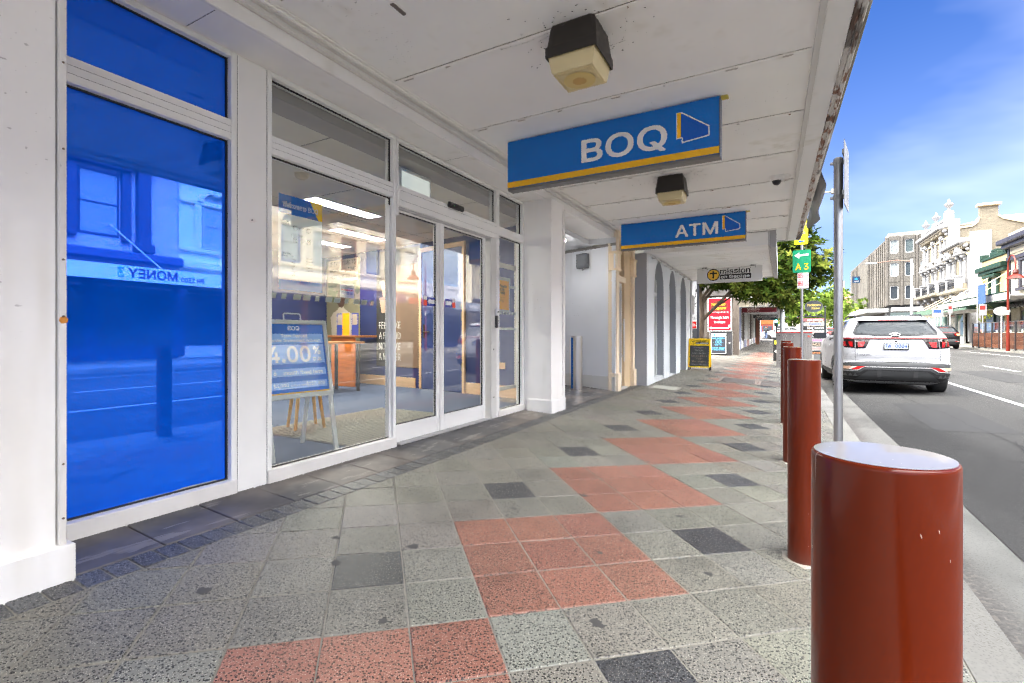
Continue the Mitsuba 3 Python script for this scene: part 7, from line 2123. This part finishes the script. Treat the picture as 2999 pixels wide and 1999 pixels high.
for k in range(9):
    y = M0 + .6 + 2.95 * k
    fbox(opp, 'shop_window', -.08, .02, y, y + 2.5, .75, 2.95, (.06, .07, .085), .08)
    fbox(opp, 'shop_frame', .0, .08, y + 2.51, y + 2.94, .3, 3.2, DB, .6)
fbox(opp, 'stall_riser', 0, .06, M0, M1, .1, .74, DB, .6)
oa = thing('white_fascia_awning', 'awning with a white fascia reading MONEY 3 across the road', 'awning')
part(oa, 'slab', box(12.95, 15.98, M0, M1, 3.05, 3.30), DB, .6)
part(oa, 'fascia', box(12.88, 12.945, M0, M1, 2.95, 3.45), (.80, .82, .88), .5)
part(oa, 'lettering', text('MONEY', .30, (12.876, 9.35, 3.07), TO_LEFT, 'l', True, .01, width=1.5), srgb(50, 40, 110), .5)
part(oa, 'pale_number', text('3', .32, (12.876, 7.75, 3.06), TO_LEFT, 'l', True, .01, width=.20), srgb(60, 175, 205), .5)
part(oa, 'phone_lettering', text('PH 1300', .17, (12.876, 10.25, 3.06), TO_LEFT, 'l', True, .01, width=.78), srgb(50, 40, 110), .5)
for k in range(8):
    y = 8.9 - 2.6 * k
    part(oa, 'stay', tube([(13.0, y, 3.46), (BXW - .02, y - .4, 5.35)], .025, 6), (.55, .55, .58), .5)

ob_ = thing('arched_white_building', 'long white old building with arched upper windows, mirrored in the shop window', 'building')
OW, OC = (.80, .79, .77), srgb(232, 222, 200)
O0, O1 = 10.95, 26.0
part(ob_, 'wall', box(BXW, 30, O0, O1, .1, 9.0), OW, .75, mat='dirty')
fbox(ob_, 'cornice', 0, .8, O0, O1, 8.5, 9.0, OC, .6, .06)
fbox(ob_, 'string_course', 0, .35, O0, O1, 3.95, 4.3, OC, .6, .05)
fbox(ob_, 'string_course', 0, .2, O0, O1, 4.7, 4.85, OC, .6, .03)
fbox(ob_, 'impost_course', 0, .14, O0, O1, 6.75, 6.95, OC, .6, .03)
for k in range(8):
    yc = 12.4 + 1.9 * k
    if yc > 25.3:
        break
    z0, zs, w = 4.9, 6.9, .52
    arch = rect(-w, z0, w, zs).union(affinity.scale(sg.Point(0, zs).buffer(w), 1, .75, origin=(0, zs)))
    ww = part(ob_, 'window', place(extrude(arch.difference(arch.buffer(-.06)), .06), (BXW - .01, yc, 0), *TO_LEFT), [(.50, .50, .48), (.20, .06, .06), (.10, .12, .34)][k % 3], .5)
    part(ww, 'pane', place(extrude(arch.buffer(-.05), .012), (BXW - .012, yc, 0), *TO_LEFT), [(.42, .45, .45), (.10, .11, .13), (.38, .42, .42)][k % 3], .05, mat='darkglass')
    part(ww, 'rail', box(BXW - .06, BXW - .02, yc - w, yc + w, 5.9, 5.96), (.4, .38, .36), .5)
    hood = affinity.scale(sg.Point(0, zs).buffer(w + .28), 1, .80, origin=(0, zs)).difference(affinity.scale(sg.Point(0, zs).buffer(w + .04), 1, .78, origin=(0, zs))).intersection(rect(-2, zs, 2, 9))
    part(ob_, 'arch_hood', place(extrude(hood, .2), (BXW - .001, yc, 0), *TO_LEFT), OC, .6)
    fbox(ob_, 'keystone', 0, .30, yc - .12, yc + .12, 7.22, 7.62, OC, .6, .03)
    for s in (-1, 1):
        fbox(ob_, 'window_pilaster', 0, .16, yc + s * .74 - .14, yc + s * .74 + .14, 4.86, 6.74, OC, .6, .03)
    fbox(ob_, 'roundel', 0, .06, yc + .82, yc + 1.08, 5.2, 6.4, (.70, .69, .68), .6, .02)
cols = [srgb(60, 70, 90), srgb(120, 100, 70), srgb(60, 40, 110), srgb(150, 90, 50), srgb(60, 60, 60)]
for k in range(5):
    y = O0 + .2 + 3.0 * k
    fbox(ob_, 'shop_window', -.08, .02, y, y + 2.6, .7, 2.9, (.05, .055, .06), .08)
    fbox(ob_, 'shop_sign', .0, .10, y, y + 2.6, 2.95, 3.5, cols[k], .6)
    fbox(ob_, 'shop_pier', 0, .12, y + 2.61, y + 2.99, .1, 3.9, cols[(k + 2) % 5], .6)
t = thing('purple_awning', 'purple and blue fronted awning across the road, mirrored in the shop window', 'awning')
part(t, 'slab', box(13.0, 15.95, 17.2, 21.5, 3.15, 3.3), (.3, .3, .32), .6)
part(t, 'fascia', box(12.93, 12.995, 17.2, 21.5, 3.0, 3.5), srgb(70, 36, 110), .5)
part(t, 'lettering', text('STELO', .26, (12.925, 19.9, 3.12), TO_LEFT, 'l', False, .01, width=.9), (.7, .7, .7), .5)
t = thing('pale_awning', 'plain pale awning between the white fascia and the purple one across the road', 'awning')
part(t, 'slab', box(13.0, 15.95, 11.2, 17.0, 3.1, 3.25), (.45, .43, .38), .6)
part(t, 'fascia', box(12.93, 12.995, 11.2, 17.0, 3.0, 3.42), srgb(190, 182, 160), .5)
t = thing('red_edged_awning', 'awning with a red front edge across the road by the doors reflection', 'awning')
part(t, 'slab', box(13.0, 15.95, 21.8, 25.8, 3.1, 3.25), (.4, .3, .28), .6)
part(t, 'fascia', box(12.93, 12.995, 21.8, 25.8, 3.0, 3.35), srgb(170, 50, 36), .5)
part(t, 'lettering', text('STELO', .2, (12.925, 24.6, 3.08), TO_LEFT, 'l', False, .01, width=.7), (.7, .7, .7), .5)

bb = thing('blue_window_building', 'white building with large pale blue windows, mirrored in the doors', 'building')
Q0, Q1 = 26.05, 31.6
part(bb, 'wall', box(BXW, 30, Q0, Q1, .1, 9.2), (.82, .82, .82), .75, mat='dirty')
for yc in (27.4, 29.9):
    w = fbox(bb, 'window', -.02, .05, yc - .95, yc + .95, 4.9, 8.1, srgb(130, 160, 200), .5)
    for a in range(3):
        part(w, 'pane', pane_yz(BXW - .055, yc - .87 + .6 * a, yc - .33 + .6 * a, 5.0, 7.1), (.20, .26, .36), mat='darkglass')
        part(w, 'pane', pane_yz(BXW - .055, yc - .87 + .6 * a, yc - .33 + .6 * a, 7.2, 8.0), (.30, .36, .45), mat='darkglass')
    fbox(bb, 'window_sill', 0, .2, yc - 1.05, yc + 1.05, 4.65, 4.85, (.6, .6, .62), .6)
fbox(bb, 'sunk_panel', 0, .05, 26.6, 28.3, 3.95, 4.45, (.50, .51, .55), .6)
fbox(bb, 'sunk_panel', 0, .05, 29.0, 30.8, 3.95, 4.45, (.50, .51, .55), .6)
for k in range(6):
    fbox(bb, 'bracket', 0, .2, 26.4 + .95 * k, 26.6 + .95 * k, 3.5, 3.8, (.55, .56, .6), .6)
fbox(bb, 'shop_window', -.08, .02, Q0 + .3, Q1 - .3, .7, 2.7, (.04, .05, .065), .08)
fbox(bb, 'stall_riser', 0, .06, Q0, Q1, .1, .69, DB, .6)
t = thing('grey_daisy_awning', 'grey awning with flower marks reading 88 daisy dry cleaning across the road', 'awning')
part(t, 'slab', box(12.97, 15.95, Q0, 33.2, 2.95, 3.1), (.3, .3, .32), .6)
part(t, 'fascia', box(12.9, 12.96, Q0, 33.2, 2.85, 3.40), srgb(128, 136, 152), .5)
for y in (27.0, 32.6):
    pet = [affinity.rotate(affinity.scale(sg.Point(0, .15).buffer(1), .055, .11), a, origin=(0, 0)) for a in range(0, 360, 45)]
    part(t, 'flower_print', place(extrude(sg.MultiPolygon(pet[:5]) if False else pet[0].union(pet[1]).union(pet[2]).union(pet[3]), .01), (12.895, y, 3.12), *TO_LEFT), (.68, .68, .66), .5)
    part(t, 'flower_print', place(extrude(pet[4].union(pet[5]).union(pet[6]).union(pet[7]), .01), (12.895, y, 3.12), *TO_LEFT), (.62, .58, .30), .5)
part(t, 'lettering', cat([text('88', .26, (12.895, 32.0, 3.0), TO_LEFT, 'l', False, .01), text('DRY', .2, (12.895, 30.6, 3.02), TO_LEFT, 'l', False, .01), text('CLEANING', .2, (12.895, 29.6, 3.02), TO_LEFT, 'l', False, .01, width=1.7)]), (.66, .66, .68), .5)
for y in (27.3, 30.6):
    part(t, 'stay', tube([(13.0, y, 3.42), (BXW - .02, y - .9, 5.5)], .022, 6), (.66, .66, .66), .5)
cr = thing('cream_gap_building', 'cream shop building with a dark framed window next to the blue windowed one', 'building')
part(cr, 'wall', box(BXW + .05, 30, 31.65, 32.95, .1, 9.5), srgb(226, 216, 190), .75, mat='dirty')
fbox(cr, 'downpipe', 0, .1, 31.7, 31.85, .2, 9, YD, .5)
